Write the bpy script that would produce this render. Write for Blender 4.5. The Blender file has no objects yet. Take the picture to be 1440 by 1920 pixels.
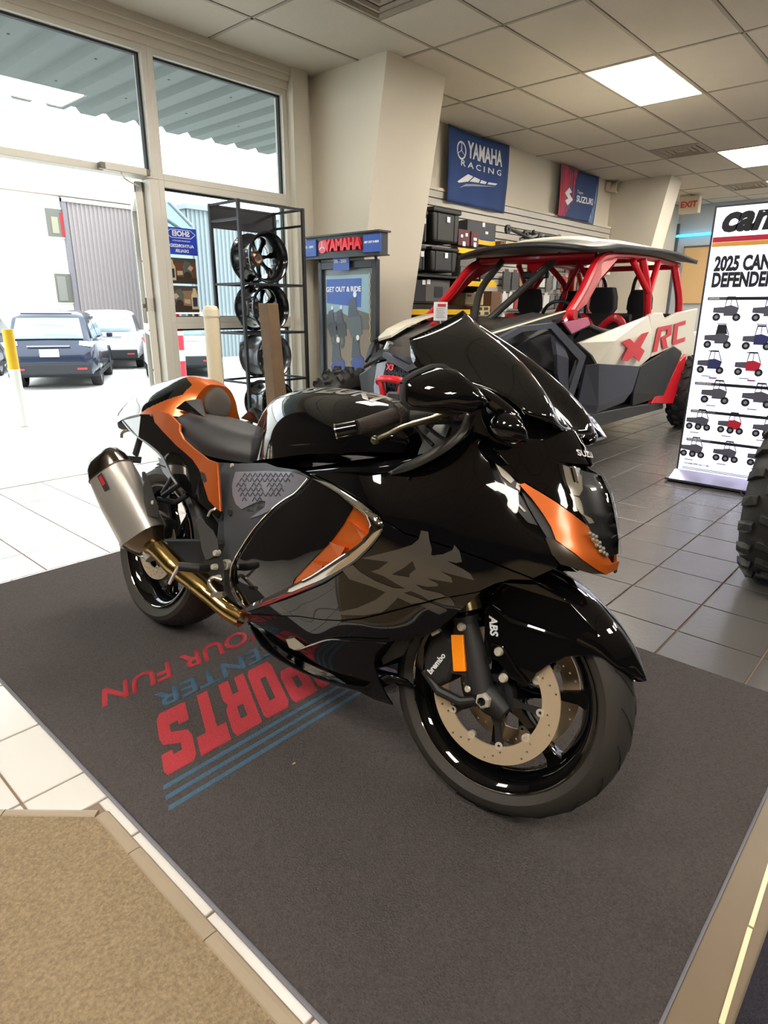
import bpy, bmesh, math, random
import numpy as np
from mathutils import Vector, Matrix, geometry
from mathutils.bvhtree import BVHTree
random.seed(7)
S = bpy.context.scene
COL = S.collection
# ------------------------------------------------------------------ camera
CAM_H, FPX = 1.182, 1190.0
_r, _p, _y = 0.00528938, 0.30850673, 0.73449544
def _rot():
    cr, sr = math.cos(_r), math.sin(_r); cp, sp = math.cos(_p), math.sin(_p); cy, sy = math.cos(_y), math.sin(_y)
    Ry = np.array([[cy, 0, sy], [0, 1, 0], [-sy, 0, cy]]); Rx = np.array([[1, 0, 0], [0, cp, -sp], [0, sp, cp]])
    Rz = np.array([[cr, -sr, 0], [sr, cr, 0], [0, 0, 1]])
    R = Rz @ Rx @ Ry
    return np.stack([R[:, 2], -R[:, 0], -R[:, 1]], 1)      # world -> (right, down, forward)
CM = _rot()
cam = bpy.data.cameras.new('camera'); camo = bpy.data.objects.new('camera', cam); COL.objects.link(camo)
cam.sensor_fit = 'VERTICAL'; cam.sensor_height = 24.0; cam.lens = 24.0 * FPX / 1920.0
cam.clip_start = 0.02; cam.clip_end = 200
camo.matrix_world = Matrix(((CM[0][0], -CM[1][0], -CM[2][0], 0), (CM[0][1], -CM[1][1], -CM[2][1], 0),
                            (CM[0][2], -CM[1][2], -CM[2][2], CAM_H), (0, 0, 0, 1)))
S.camera = camo
# ------------------------------------------------------------------ world, light, exposure
S.view_settings.view_transform = 'Standard'
S.view_settings.look = 'None'
S.view_settings.gamma = 1.0
S.view_settings.use_curve_mapping = False
S.view_settings.exposure = 0.7
W = bpy.data.worlds.new('overcast_sky'); S.world = W; W.use_nodes = True
bg = W.node_tree.nodes['Background']; bg.inputs['Color'].default_value = (0.86, 0.95, 1.0, 1); bg.inputs['Strength'].default_value = 3.0
PANEL_EMIT = 25.0
def portal(name, loc, rot, sx, sy):
    l = bpy.data.lights.new(name, 'AREA'); l.shape = 'RECTANGLE'; l.size = sx; l.size_y = sy; l.cycles.is_portal = True
    o = bpy.data.objects.new(name, l); o.location = loc; o.rotation_euler = rot; COL.objects.link(o)
portal('window_portal', (2.24, 4.80, 1.45), (math.pi/2, 0, math.pi), 3.5, 2.95)

# ------------------------------------------------------------------ helpers: tags
def tag(o, label=None, cat=None, group=None, kind=None):
    if label: o['label'] = label
    if cat: o['category'] = cat
    if group: o['group'] = group
    if kind: o['kind'] = kind
    return o
def empty(name, loc=(0, 0, 0), rz=0.0, label=None, cat=None, group=None, kind=None, parent=None):
    o = bpy.data.objects.new(name, None); COL.objects.link(o)
    o.location = loc; o.rotation_euler = (0, 0, rz); o.empty_display_size = 0.1
    if parent: o.parent = parent
    return tag(o, label, cat, group, kind)
def children(o, _c={}):
    return [c for c in bpy.data.objects if c.parent == o]
def copy_tree(o, parent=None):
    c = o.copy(); COL.objects.link(c)
    if parent: c.parent = parent
    for ch in list(o.children): copy_tree(ch, c)
    return c
# ------------------------------------------------------------------ helpers: materials
def srgb(r, g, b):
    f = lambda c: (c/255/12.92) if c/255 <= 0.04045 else ((c/255+0.055)/1.055)**2.4
    return (f(r), f(g), f(b), 1)
MATS = {}
def mat(name, col, rough=0.5, metal=0.0, spec=0.5, coat=0.0, bump=0.0, bscale=100.0, var=0.0, vscale=20.0, emit=None, estr=0.0, alpha=1.0, detail=2.0, trans=0.0, coatr=0.03):
    if name in MATS: return MATS[name]
    m = bpy.data.materials.new(name); m.use_nodes = True; nt = m.node_tree; N = nt.nodes; L = nt.links
    b = N['Principled BSDF']
    c = srgb(*col) if max(col[:3]) > 1.0 else (*col[:3], 1)
    b.inputs['Base Color'].default_value = c; b.inputs['Roughness'].default_value = rough; b.inputs['Metallic'].default_value = metal
    b.inputs['Specular IOR Level'].default_value = spec; b.inputs['Coat Weight'].default_value = coat; b.inputs['Coat Roughness'].default_value = coatr
    if trans: b.inputs['Transmission Weight'].default_value = trans
    if emit: b.inputs['Emission Color'].default_value = srgb(*emit); b.inputs['Emission Strength'].default_value = estr
    if alpha < 1: b.inputs['Alpha'].default_value = alpha
    if bump or var:
        tc = N.new('ShaderNodeTexCoord')
    if bump:
        n = N.new('ShaderNodeTexNoise'); n.inputs['Scale'].default_value = bscale; n.inputs['Detail'].default_value = detail
        L.new(tc.outputs['Object'], n.inputs['Vector'])
        bp = N.new('ShaderNodeBump'); bp.inputs['Strength'].default_value = bump; bp.inputs['Distance'].default_value = 0.01
        L.new(n.outputs['Fac'], bp.inputs['Height']); L.new(bp.outputs['Normal'], b.inputs['Normal'])
    if var:
        n2 = N.new('ShaderNodeTexNoise'); n2.inputs['Scale'].default_value = vscale; n2.inputs['Detail'].default_value = 4
        L.new(tc.outputs['Object'], n2.inputs['Vector'])
        mx = N.new('ShaderNodeMix'); mx.data_type = 'RGBA'; mx.inputs['A'].default_value = tuple(max(0, x*(1-var)) for x in c[:3]) + (1,)
        mx.inputs['B'].default_value = tuple(min(1, x*(1+var)) for x in c[:3]) + (1,)
        L.new(n2.outputs['Fac'], mx.inputs['Factor']); L.new(mx.outputs['Result'], b.inputs['Base Color'])
    MATS[name] = m
    return m
def glass(name, tint=(0.955, 0.98, 0.975), refl=1.0):
    if name in MATS: return MATS[name]
    m = bpy.data.materials.new(name); m.use_nodes = True; nt = m.node_tree; N = nt.nodes; L = nt.links
    N.remove(N['Principled BSDF']); out = N['Material Output']
    t = N.new('ShaderNodeBsdfTransparent'); t.inputs['Color'].default_value = (*tint, 1)
    g = N.new('ShaderNodeBsdfGlossy'); g.inputs['Roughness'].default_value = 0.01
    fr = N.new('ShaderNodeFresnel'); fr.inputs['IOR'].default_value = 1.45
    mu = N.new('ShaderNodeMath'); mu.operation = 'MULTIPLY'; mu.inputs[1].default_value = refl
    geo = N.new('ShaderNodeNewGeometry'); inv = N.new('ShaderNodeMath'); inv.operation = 'SUBTRACT'; inv.inputs[0].default_value = refl; L.new(geo.outputs['Backfacing'], inv.inputs[1]); inv.use_clamp = True; L.new(inv.outputs[0], mu.inputs[1])
    mx = N.new('ShaderNodeMixShader'); L.new(fr.outputs[0], mu.inputs[0]); L.new(mu.outputs[0], mx.inputs[0])
    L.new(t.outputs[0], mx.inputs[1]); L.new(g.outputs[0], mx.inputs[2]); L.new(mx.outputs[0], out.inputs['Surface'])
    MATS[name] = m
    return m
# ------------------------------------------------------------------ helpers: meshes
def V3(p): return Vector(p)
class MB:
    def __init__(s): s.v = []; s.f = []
    def add(s, vs, fs):
        n = len(s.v); s.v += [tuple(v) for v in vs]; s.f += [tuple(i+n for i in f) for f in fs]; return s
    def box(s, a, b):
        x0, x1 = sorted((a[0], b[0])); y0, y1 = sorted((a[1], b[1])); z0, z1 = sorted((a[2], b[2]))
        return s.add([(x0,y0,z0),(x1,y0,z0),(x1,y1,z0),(x0,y1,z0),(x0,y0,z1),(x1,y0,z1),(x1,y1,z1),(x0,y1,z1)],
              [(0,3,2,1),(4,5,6,7),(0,1,5,4),(1,2,6,5),(2,3,7,6),(3,0,4,7)])
    def obox(s, c, ex, ey, ez):
        c, ex, ey, ez = V3(c), V3(ex), V3(ey), V3(ez)
        P = [c+a*ex+b*ey+d*ez for d in (-1, 1) for a, b in ((-1,-1),(1,-1),(1,1),(-1,1))]
        return s.add(P, [(0,3,2,1),(4,5,6,7),(0,1,5,4),(1,2,6,5),(2,3,7,6),(3,0,4,7)])
    def rings(s, R, close=True, cap0=True, cap1=True):
        n = len(R[0]); vs = [p for r in R for p in r]; fs = []
        for i in range(len(R)-1):
            for j in range(n if close else n-1):
                k = (j+1) % n; fs.append((i*n+j, i*n+k, (i+1)*n+k, (i+1)*n+j))
        if cap0: fs.append(tuple(reversed(range(n))))
        if cap1: fs.append(tuple(range((len(R)-1)*n, len(R)*n)))
        return s.add(vs, fs)
    def tube(s, path, r, n=10, caps=True, flat=1.0, up=None):
        P = [V3(p) for p in path]; R = []
        rr = r if isinstance(r, (list, tuple)) else [r]*len(P)
        nrm = None
        for i, p in enumerate(P):
            t = (P[min(i+1, len(P)-1)] - P[max(i-1, 0)]).normalized()
            if nrm is None:
                a = V3(up) if up else (Vector((0, 0, 1)) if abs(t.z) < 0.9 else Vector((1, 0, 0)))
                nrm = (a - t*a.dot(t)).normalized()
            else: nrm = (nrm - t*nrm.dot(t)).normalized()
            b = t.cross(nrm)
            R.append([p + rr[i]*(math.cos(2*math.pi*k/n)*nrm + flat*math.sin(2*math.pi*k/n)*b) for k in range(n)])
        return s.rings(R, True, caps, caps)
    def cyl(s, a, b, r, n=16, r2=None): return s.tube([a, b], [r, r if r2 is None else r2], n)
    def lathe(s, prof, c, ax, n=32, arc=None, close=False):
        # prof: (radius, along axis); arc=(a0,a1) or None ; close -> closed profile loop
        ax = V3(ax).normalized(); a = Vector((0, 0, 1)) if abs(ax.z) < 0.9 else Vector((1, 0, 0))
        u = (a - ax*a.dot(ax)).normalized(); w = ax.cross(u); c = V3(c)
        full = arc is None; a0, a1 = (0, 2*math.pi) if full else arc; m = n if full else n+1
        R = []
        for k in range(m):
            t = a0+(a1-a0)*k/n; d = math.cos(t)*u + math.sin(t)*w
            R.append([c + d*r + ax*h for r, h in prof])
        if full: R.append(R[0])
        npf = len(prof); vs = [p for r in R[:m] for p in r]; fs = []
        for i in range(n):
            i2 = (i+1) % m
            for j in range(npf if close else npf-1):
                k = (j+1) % npf; fs.append((i*npf+j, i*npf+k, i2*npf+k, i2*npf+j))
        return s.add(vs, fs)
    def prism(s, poly, o, ex, ey, ez):
        # poly 2d list; o origin, ex/ey plane axes, ez extrusion vector
        o, ex, ey, ez = V3(o), V3(ex), V3(ey), V3(ez); n = len(poly)
        A = [o+ex*p[0]+ey*p[1] for p in poly]; B = [a+ez for a in A]
        return s.add(A+B, [tuple(reversed(range(n))), tuple(range(n, 2*n))] + [(i, (i+1) % n, (i+1) % n+n, i+n) for i in range(n)])
    def grid(s, G):
        m = len(G[0])
        return s.add([p for r in G for p in r], [(i*m+j, i*m+j+1, (i+1)*m+j+1, (i+1)*m+j) for i in range(len(G)-1) for j in range(m-1)])
    def sphere(s, c, r, n=12, m=8, sc=(1, 1, 1)):
        R = []
        for i in range(m+1):
            a = math.pi*(i/m) if 0 < i < m else (1e-3 if i == 0 else math.pi-1e-3)
            R.append([(c[0]+sc[0]*r*math.sin(a)*math.cos(2*math.pi*k/n), c[1]+sc[1]*r*math.sin(a)*math.sin(2*math.pi*k/n), c[2]+sc[2]*r*math.cos(a)) for k in range(n)])
        return s.rings(R[::-1])
    def build(s, name, m, parent=None, smooth=True, ang=35, bevel=0.0, solid=0.0, sub=0, mirror=False, off=-1, segs=2, fixn=False, kind=None):
        me = bpy.data.meshes.new(name); me.from_pydata(s.v, [], s.f); me.validate()
        if fixn or mirror:
            bm = bmesh.new(); bm.from_mesh(me)
            if mirror:
                g = bmesh.ops.duplicate(bm, geom=bm.verts[:]+bm.edges[:]+bm.faces[:])
                for e in g['geom']:
                    if isinstance(e, bmesh.types.BMVert): e.co.y = -e.co.y
                bmesh.ops.reverse_faces(bm, faces=[e for e in g['geom'] if isinstance(e, bmesh.types.BMFace)])
            if fixn: bmesh.ops.recalc_face_normals(bm, faces=bm.faces[:])
            bm.to_mesh(me); bm.free()
        me.materials.append(m if not isinstance(m, str) else MATS[m])
        if smooth:
            me.shade_smooth(); me.set_sharp_from_angle(angle=math.radians(ang))
        o = bpy.data.objects.new(name, me); COL.objects.link(o)
        if parent: o.parent = parent
        if solid:
            md = o.modifiers.new('solid', 'SOLIDIFY'); md.thickness = solid; md.offset = off
        if bevel:
            md = o.modifiers.new('bevel', 'BEVEL'); md.width = bevel; md.segments = segs; md.limit_method = 'ANGLE'; md.angle_limit = math.radians(40)
        if sub:
            md = o.modifiers.new('sub', 'SUBSURF'); md.levels = sub; md.render_levels = sub
        if kind: o['kind'] = kind
        return o
def crom(P, n):
    """Catmull-Rom resample of a list of points to n points."""
    P = [np.array(p, float) for p in P]; m = len(P); out = []
    if m == 2: return [tuple(P[0]+(P[1]-P[0])*i/(n-1)) for i in range(n)]
    Q = [2*P[0]-P[1]] + P + [2*P[-1]-P[-2]]
    for i in range(n):
        t = i/(n-1)*(m-1); k = min(int(t), m-2); u = t-k
        a, b, c, d = Q[k], Q[k+1], Q[k+2], Q[k+3]
        out.append(tuple(0.5*((2*b)+(-a+c)*u+(2*a-5*b+4*c-d)*u*u+(-a+3*b-3*c+d)*u**3)))
    return out
def patch(rows, nu=24, nv=24):
    R = [crom(r, nu) for r in rows]
    C = [crom([R[i][j] for i in range(len(R))], nv) for j in range(nu)]
    return [[C[j][i] for j in range(nu)] for i in range(nv)]
TXT = {}
def text_mesh(body, size, ext=0.0, bold=0.0, align='CENTER', shear=0.0, sx=1.0):
    key = (body, size, ext, bold, align, shear, sx)
    if key in TXT: return TXT[key]
    c = bpy.data.curves.new('txt', 'FONT'); c.body = body; c.size = size; c.extrude = ext; c.offset = bold; c.align_x = align; c.align_y = 'CENTER'; c.shear = shear
    c.resolution_u = 3
    o = bpy.data.objects.new('txt', c); COL.objects.link(o)
    dg = bpy.context.evaluated_depsgraph_get(); dg.update()
    me = bpy.data.meshes.new_from_object(o.evaluated_get(dg))
    bpy.data.objects.remove(o)
    if sx != 1.0:
        for v in me.vertices: v.co.x *= sx
    TXT[key] = me
    return me
def text(name, body, size, m, origin, ex, ey, parent=None, ext=0.0005, bold=0.0, align='CENTER', shear=0.0, sx=1.0):
    me = text_mesh(body, size, ext, bold, align, shear, sx).copy(); me.name = name
    ex = V3(ex).normalized(); ey = V3(ey).normalized(); ez = ex.cross(ey)
    M = Matrix((ex, ey, ez)).transposed()
    for v in me.vertices: v.co = M @ v.co + V3(origin)
    me.materials.clear(); me.materials.append(m if not isinstance(m, str) else MATS[m])
    o = bpy.data.objects.new(name, me); COL.objects.link(o)
    if parent: o.parent = parent
    return o
def mesh_obj(name, me, m, parent=None, loc=(0, 0, 0)):
    o = bpy.data.objects.new(name, me); COL.objects.link(o)
    if m is not None and not me.materials: me.materials.append(m)
    o.location = loc
    if parent: o.parent = parent
    return o
# pixel (1440x1920) -> point in the room
def _ray(x, y): return CM.T @ np.array([(x-720)/FPX, (y-960)/FPX, 1.0])
def onZ(x, y, z=0.0):
    d = _ray(x, y); t = (z-CAM_H)/d[2]; return Vector((d[0]*t, d[1]*t, z))
def onY(x, y, Y):
    d = _ray(x, y); t = Y/d[1]; return Vector((d[0]*t, Y, CAM_H+d[2]*t))
def onX(x, y, X):
    d = _ray(x, y); t = X/d[0]; return Vector((X, d[1]*t, CAM_H+d[2]*t))
# ================================================================== the room
HC, YW, YO, XF = 3.05, 4.66, 4.76, 13.4
m_wall = mat('wall_paint', (214, 206, 190), 0.75, bump=0.15, bscale=160)
m_jamb = mat('jamb_paint', (204, 197, 182), 0.7, bump=0.12, bscale=160)
m_bluewall = mat('far_wall_paint', (188, 196, 204), 0.75)
m_alu = mat('anodised_frame', (206, 202, 192), 0.42, 0.15)
m_gask = mat('black_gasket', (28, 30, 36), 0.6)
m_glass = glass('window_glass')
m_ctile = mat('ceiling_tile', (200, 192, 178), 0.9, bump=0.5, bscale=220, var=0.04, vscale=3)
m_cgrid = mat('ceiling_grid_paint', (158, 148, 132), 0.6)
m_white_tile = mat('white_floor_tile', (206, 203, 198), 0.16, spec=0.5, var=0.03, vscale=4, bump=0.03, bscale=30)
m_slate = mat('slate_floor_tile', (88, 86, 84), 0.27, bump=0.10, bscale=40, var=0.09, vscale=6, spec=0.5)
m_tan_tile = mat('worn_tan_tile', (118, 102, 82), 0.45, var=0.1, vscale=12)
m_grout = mat('grout', (128, 110, 94), 0.9)
m_concrete = mat('concrete', (205, 203, 198), 0.9, var=0.06, vscale=1.2)
# --- floor: screed slab + tiles as pieces
floor = MB().box((-6.5, -6.5, -0.12), (XF+0.2, YO+0.02, -0.006)).build('floor', m_grout, smooth=False); tag(floor, kind='structure')
def tile_mesh(w, d, m, name, th=0.006, bev=0.0015):
    b = MB(); x, y = w/2, d/2; q = bev
    b.v = [(-x,-y,-th),(x,-y,-th),(x,y,-th),(-x,y,-th),(-x,-y,-q),(x,-y,-q),(x,y,-q),(-x,y,-q),(-x+q,-y+q,0),(x-q,-y+q,0),(x-q,y-q,0),(-x+q,y-q,0)]
    b.f = [(0,1,5,4),(1,2,6,5),(2,3,7,6),(3,0,4,7),(4,5,9,8),(5,6,10,9),(6,7,11,10),(7,4,8,11),(8,9,10,11)]
    me = bpy.data.meshes.new(name); me.from_pydata(b.v, [], b.f); me.materials.append(m); return me
T = 0.3073
tiles = []
def in_carpet(x0, x1, y0, y1): return x1 < 0.46 and y1 < 1.45
gx0, gy0 = 0.507-0.02, 4.74                  # tile lattice origin
ni0, ni1 = -9, 42
def add_tile(x0, x1, y0, y1, m):
    if x1-x0 < 0.015 or y1-y0 < 0.015: return
    cx, cy = (x0+x1)/2, (y0+y1)/2
    P = CM @ np.array([cx, cy, -CAM_H]); vis = P[2] > 0.05
    if vis:
        px, py = 720+FPX*P[0]/P[2], 960+FPX*P[1]/P[2]; vis = -120 < px < 1560 and -50 < py < 2050
    # under the entrance mat nothing shows
    if x0 > 0.53 and x1 < 2.14 and y0 > 0.12 and y1 < 2.99: vis = False
    tiles.append((P[2] if vis else 1e3+abs(P[2]), x0, x1, y0, y1, m))
g = 0.0035
# white tiles by the door and the strip at the left of the mat
WX = 2.78
xs_w = [1.30-T*k for k in range(26, -1, -1)] + [1.30+T*k for k in range(1, 6)]
ys_w = [4.74, 4.583]+[4.583-T*k for k in range(1, 6)]+[3.045-.001]
for i in range(len(xs_w)-1):
    for j in range(len(ys_w)-1):
        x0, x1, y1, y0 = xs_w[i], min(xs_w[i+1], WX), ys_w[j], ys_w[j+1]
        if x0 > WX: continue
        if y1 < 3.1 and y1 > 3.03 or y0 < 2.96: continue
        add_tile(x0+g, x1-g, y0+g, y1-g, m_white_tile)
xl_ = [0.535, 0.353]+[0.353-0.305*k for k in range(1, 23)]; yl_ = [3.045+0.0, 2.755, 2.45, 2.145, 1.84, 1.536, 1.40]
for a, b in zip(xl_[:-1], xl_[1:]):
    for c, d in zip(yl_[:-1], yl_[1:]):
        if a+c > 1.83: add_tile(b+g, a-g, d+g, c-g, m_white_tile)
for k in range(8): add_tile(0.535+0.3*k+g, 0.535+0.3*(k+1)-g, 3.006, 3.045-g, m_white_tile) if 0.535+0.3*(k+1) < WX else None
yy = [1.40, 1.235, 0.925, 0.618, 0.31, 0.003]
for a, b in zip(yy[:-1], yy[1:]): add_tile(0.484, 0.535, b+g, a-g, m_white_tile)
# slate tiles
xs_s = [2.098 + 0.3077*(k) for k in range(0, 38)]
ys_s = [0.635+0.295*k for k in range(-24, 15)]
for i in range(len(xs_s)-1):
    for j in range(len(ys_s)-1):
        x0, x1, y0, y1 = xs_s[i], xs_s[i+1], ys_s[j], min(ys_s[j+1], 4.72)
        if y0 > 4.7: continue
        if y0 > 2.9 and x1 < WX: continue
        if y0 > 2.9 and x0 < WX: x0 = WX
        add_tile(x0+g, x1-g, y0+g, y1-g, m_slate)
tiles.sort(key=lambda t: t[0])
cache = {}
stuff = {}
for k, (d, x0, x1, y0, y1, m) in enumerate(tiles):
    if k < 296 and d < 900:
        key = (round(x1-x0, 3), round(y1-y0, 3), m.name)
        if key not in cache: cache[key] = tile_mesh(x1-x0, y1-y0, m, 'tile')
        o = bpy.data.objects.new('tile', cache[key]); COL.objects.link(o); o.parent = floor
        o.location = ((x0+x1)/2, (y0+y1)/2, random.uniform(-0.0004, 0.0004))
    else:
        stuff.setdefault(m.name, MB()).box((x0, y0, -0.006), (x1, y1, 0.0))
for n, b in stuff.items():
    o = b.build('tiles_beyond', MATS[n], floor, smooth=False); o['kind'] = 'stuff'
# tan strip between the two mats, with its white divider in two lengths
MB().box((0.535, -0.02, -0.006), (2.6, 0.1595, 0.0003)).build('worn_tile_band', m_tan_tile, floor, smooth=False)
m_div = mat('divider_strip', (236, 222, 180), 0.35)
for a, b in ((onZ(1352, 1922), onZ(1406, 1742)), (onZ(1408, 1738), onZ(1500, 1440))):
    d = (b-a).normalized(); n = Vector((-d.y, d.x, 0))
    MB().obox((a+b)/2+Vector((0, 0, 0.001)), (b-a)/2, n*0.0045, Vector((0, 0, 0.0022))).build('divider_strip', m_div, floor, smooth=False)
# carpet in the lower left, its rounded tan border
m_carpet = mat('beige_carpet', (150, 132, 106), 0.95, bump=1.0, bscale=170, var=0.62, vscale=150, spec=0.1, detail=5)
ca = [(0.478, -3.5), (0.452, 0.0), (0.452, 1.345), (0.30, 1.515), (-0.6, 2.42), (-6.4, 8.2), (-6.4, -3.5)]
ca = [(0.452, -3.5), (0.452, 1.345), (0.30, 1.515), (-0.6, 2.42), (-2.7, 4.5), (-6.4, 4.5), (-6.4, -3.5)]
cp = MB().prism(ca, (0, 0, 0.0), (1, 0, 0), (0, 1, 0), (0, 0, 0.010)).build('carpet', m_carpet, smooth=False)
tag(cp, kind='structure'); cp.name = 'floor_carpet'
m_bull = mat('tan_border_tile', (150, 134, 112), 0.42, var=0.12, vscale=9, bump=0.05, bscale=30)
def bull(a, b, w=0.034, h=0.012):
    a, b = Vector((*a, 0)), Vector((*b, 0)); d = (b-a).normalized(); n = Vector((-d.y, d.x, 0))
    pr = [(0, 0), (w, 0), (w, h*0.45), (w*0.86, h*0.85), (w*0.6, h), (0.003, h), (0, h*0.8)]
    R = [[p + n*q[0] + Vector((0, 0, q[1])) for q in pr] for p in (a, b)]
    MB().rings(R).build('border_tile', m_bull, floor, smooth=False)
e = 0.0012
for a, b in ((1.344, 1.18), (1.18, 0.875), (0.875, 0.57), (0.57, 0.265), (0.265, -0.04)):
    bull((0.452, a-e), (0.452, b+e))
D1 = Vector((-0.152, 0.17)).normalized()
for k in range(10):
    p = Vector((0.452, 1.3445))+D1*(0.228 if k else 0)+D1*0.305*max(0, k-1); q = Vector((0.452, 1.3445))+D1*(0.228+0.305*k)
    bull(tuple(q-D1*e), tuple(p+D1*e), 0.026)
# --- ceiling: slab above, tiles as pieces, T-grid, light panels and vents
ceil = MB().box((-6.5, -6.5, HC+0.03), (XF+0.3, YW+0.4, HC+0.12)).build('ceiling', m_cgrid, smooth=False); tag(ceil, kind='structure')
CX = [4.385+1.2135*k for k in range(-9, 9)]; CY = [2.885+0.602*k for k in range(-15, 4)]
LIGHTS = {(10, 8-0)}
def lat_i(x): return round((x-4.385)/1.2135)+9
def lat_j(y): return round((y-2.885)/0.602)+15
light_cells = set()
for X in (5.60, 9.24, 12.88, 1.96, -1.68):
    for Y in (2.283, -0.125, -2.533):
        if not (1 < X < 2.5 and -1 < Y < 0): light_cells.add((lat_i(X), lat_j(Y)))
light_cells.add((lat_i(11.67), lat_j(2.283))); light_cells.discard((lat_i(12.88), lat_j(2.283)))
vents = {(lat_i(3.17), lat_j(2.885)): 'h', (lat_i(8.03), lat_j(2.885)): 'h2', (lat_i(11.67), lat_j(2.885)): 'h'}
ctm = tile_mesh(1.2135-0.024, 0.602-0.024, m_ctile, 'ceiling_tile', 0.012, 0.006)
n_c = 0; far = MB()
for i in range(len(CX)-1):
    for j in range(len(CY)-1):
        x0, x1, y0, y1 = CX[i], CX[i+1], CY[j], min(CY[j+1], YW-0.0)
        if (i, j) in light_cells or x0 > XF: continue
        x1 = min(x1, XF)
        if y0 > YW-0.05: continue
        cx, cy = (x0+x1)/2, (y0+y1)/2
        full = (x1-x0 > 1.2 and y1-y0 > 0.6)
        P = CM @ np.array([cx, cy, HC-CAM_H])
        vis = P[2] > 0.3 and -500 < 720+FPX*P[0]/P[2] < 1900 and 960+FPX*P[1]/P[2] > -400
        xa, xb, ya, yb = x0+0.012, x1-0.012, y0+0.012, y1-0.012
        if (i, j) in vents:
            xm = (x0+x1)/2
            far.box((x0+0.012, ya, HC+0.004), (xm, yb, HC+0.02)) if vents[(i, j)] == 'h2' else far.box((xm, ya, HC+0.004), (xb, yb, HC+0.02))
            continue
        if vis:
            key = ('c', round(xb-xa, 3), round(yb-ya, 3))
            if key not in cache:
                me = tile_mesh(xb-xa, yb-ya, m_ctile, 'ceiling_tile', 0.012, 0.006)
                for v in me.vertices: v.co.z = -v.co.z
                me.flip_normals(); cache[key] = me
            o = bpy.data.objects.new('ceiling_tile', cache[key]); COL.objects.link(o); o.parent = ceil; o.location = (cx, cy, HC+0.004)
        else: far.box((xa, ya, HC+0.004), (xb, yb, HC+0.02))
o = far.build('ceiling_tiles_beyond', m_ctile, ceil, smooth=False); o['kind'] = 'stuff'
gr = MB()
for x in CX:
    if x < XF: gr.box((x-0.012, CY[0], HC), (x+0.012, YW, HC+0.03))
for y in CY:
    if y < YW: gr.box((CX[0], y-0.012, HC), (XF, y+0.012, HC+0.0298))
gr.build('ceiling_grid', m_cgrid, ceil, smooth=False)
m_panel = mat('light_diffuser', (255, 250, 235), 0.6, emit=(255, 247, 234), estr=PANEL_EMIT)
m_lframe = mat('light_frame', (225, 220, 205), 0.5)
LBL = {}
for (i, j) in sorted(light_cells):
    x0, y0 = CX[i], CY[j]; x1, y1 = x0+1.2135, y0+0.602
    lab = 'recessed ceiling light panel over the shop floor, glowing warm white'
    if abs(x0-5.6) < .1 and abs(y0-2.28) < .1: lab = 'large bright rectangular ceiling light panel, nearest one in view'
    elif abs(x0-9.24) < .1 and abs(y0-2.28) < .1: lab = 'bright rectangular ceiling light panel above the glowing banner stand, cut by the right edge'
    elif abs(x0-11.67) < .1 and abs(y0-2.28) < .1: lab = 'small far ceiling light panel just above the banner stand at the right edge'
    t = empty('ceiling_light', ((x0+x1)/2, (y0+y1)/2, HC), label=lab, cat='ceiling light', group='recessed ceiling light panels')
    b = MB(); w, h = 0.595, 0.289
    for a, c in (((-w, -h), (w, -h+0.012)), ((-w, h-0.012), (w, h)), ((-w, -h+0.012), (-w+0.012, h-0.012)), ((w-0.012, -h+0.012), (w, h-0.012))):
        b.box((*a, -0.002), (*c, 0.02))
    b.build('frame', m_lframe, t, smooth=False)
    MB().box((-w+0.012, -h+0.012, 0.006), (w-0.012, h-0.012, 0.012)).build('diffuser', m_panel, t, smooth=False)
m_vent = mat('vent_metal', (150, 138, 120), 0.55, bump=0.1, bscale=60)
m_ventd = mat('vent_dark', (72, 66, 60), 0.8)
for (i, j), k in vents.items():
    x0 = CX[i] if k == 'h' else (CX[i]+0.607); y0 = CY[j]
    lab = {lat_i(3.17): 'square stepped air vent at the top edge of the ceiling, nearest', lat_i(8.03): 'square stepped air vent between the two bright ceiling lights', lat_i(11.67): 'small far air vent above the banner stand'}[i]
    t = empty('ceiling_vent', (x0+0.3035, y0+0.301, HC), label=lab, cat='air vent', group='ceiling vents')
    MB().box((-0.285, -0.285, 0.018), (0.285, 0.285, 0.026)).build('back_plate', m_ventd, t, smooth=False)
    for q, s in enumerate((0.285, 0.215, 0.145, 0.08)):
        pr = [(s, 0.002+0.003*q), (s-0.035, -0.006+0.003*q), (s-0.05, 0.012)]
        R = [[(sx*p[0], sy*p[0], p[1]) for p in pr] for sx, sy in ((-1, -1), (1, -1), (1, 1), (-1, 1), (-1, -1))]
        MB().rings(R, close=False, cap0=False, cap1=False).build('vent_ring', m_vent, t, smooth=False, solid=0.003)
    MB().box((-0.045, -0.045, 0.0), (0.045, 0.045, 0.012)).build('vent_centre', m_vent, t, smooth=False)
# --- walls
def wallbox(name, a, b, m=m_wall):
    o = MB().box(a, b).build(name, m, smooth=False); return tag(o, kind='structure')
wallbox('wall_back', (4.10, YW-0.0, 0), (XF+0.2, YW+0.25, HC+0.03))            # slatwall side
wallbox('wall_far', (XF, -6.4, 0), (XF+0.2, YW-0.001, HC+0.03), m_bluewall)
m_rearwall = mat('unseen_wall_dark', (58, 52, 46), 0.8)  # unseen walls coloured dark so the black bodywork mirrors a dark room
wallbox('wall_rear', (-6.5, -6.5, 0), (XF+0.2, -6.4, HC+0.03), m_rearwall)
wallbox('wall_left', (-6.5, -6.399, 0), (-6.4, YW, HC+0.03), m_rearwall)
wallbox('wall_window_end', (-6.4, YW, 0), (0.55, YW+0.2, HC+0.03), m_rearwall)
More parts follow.
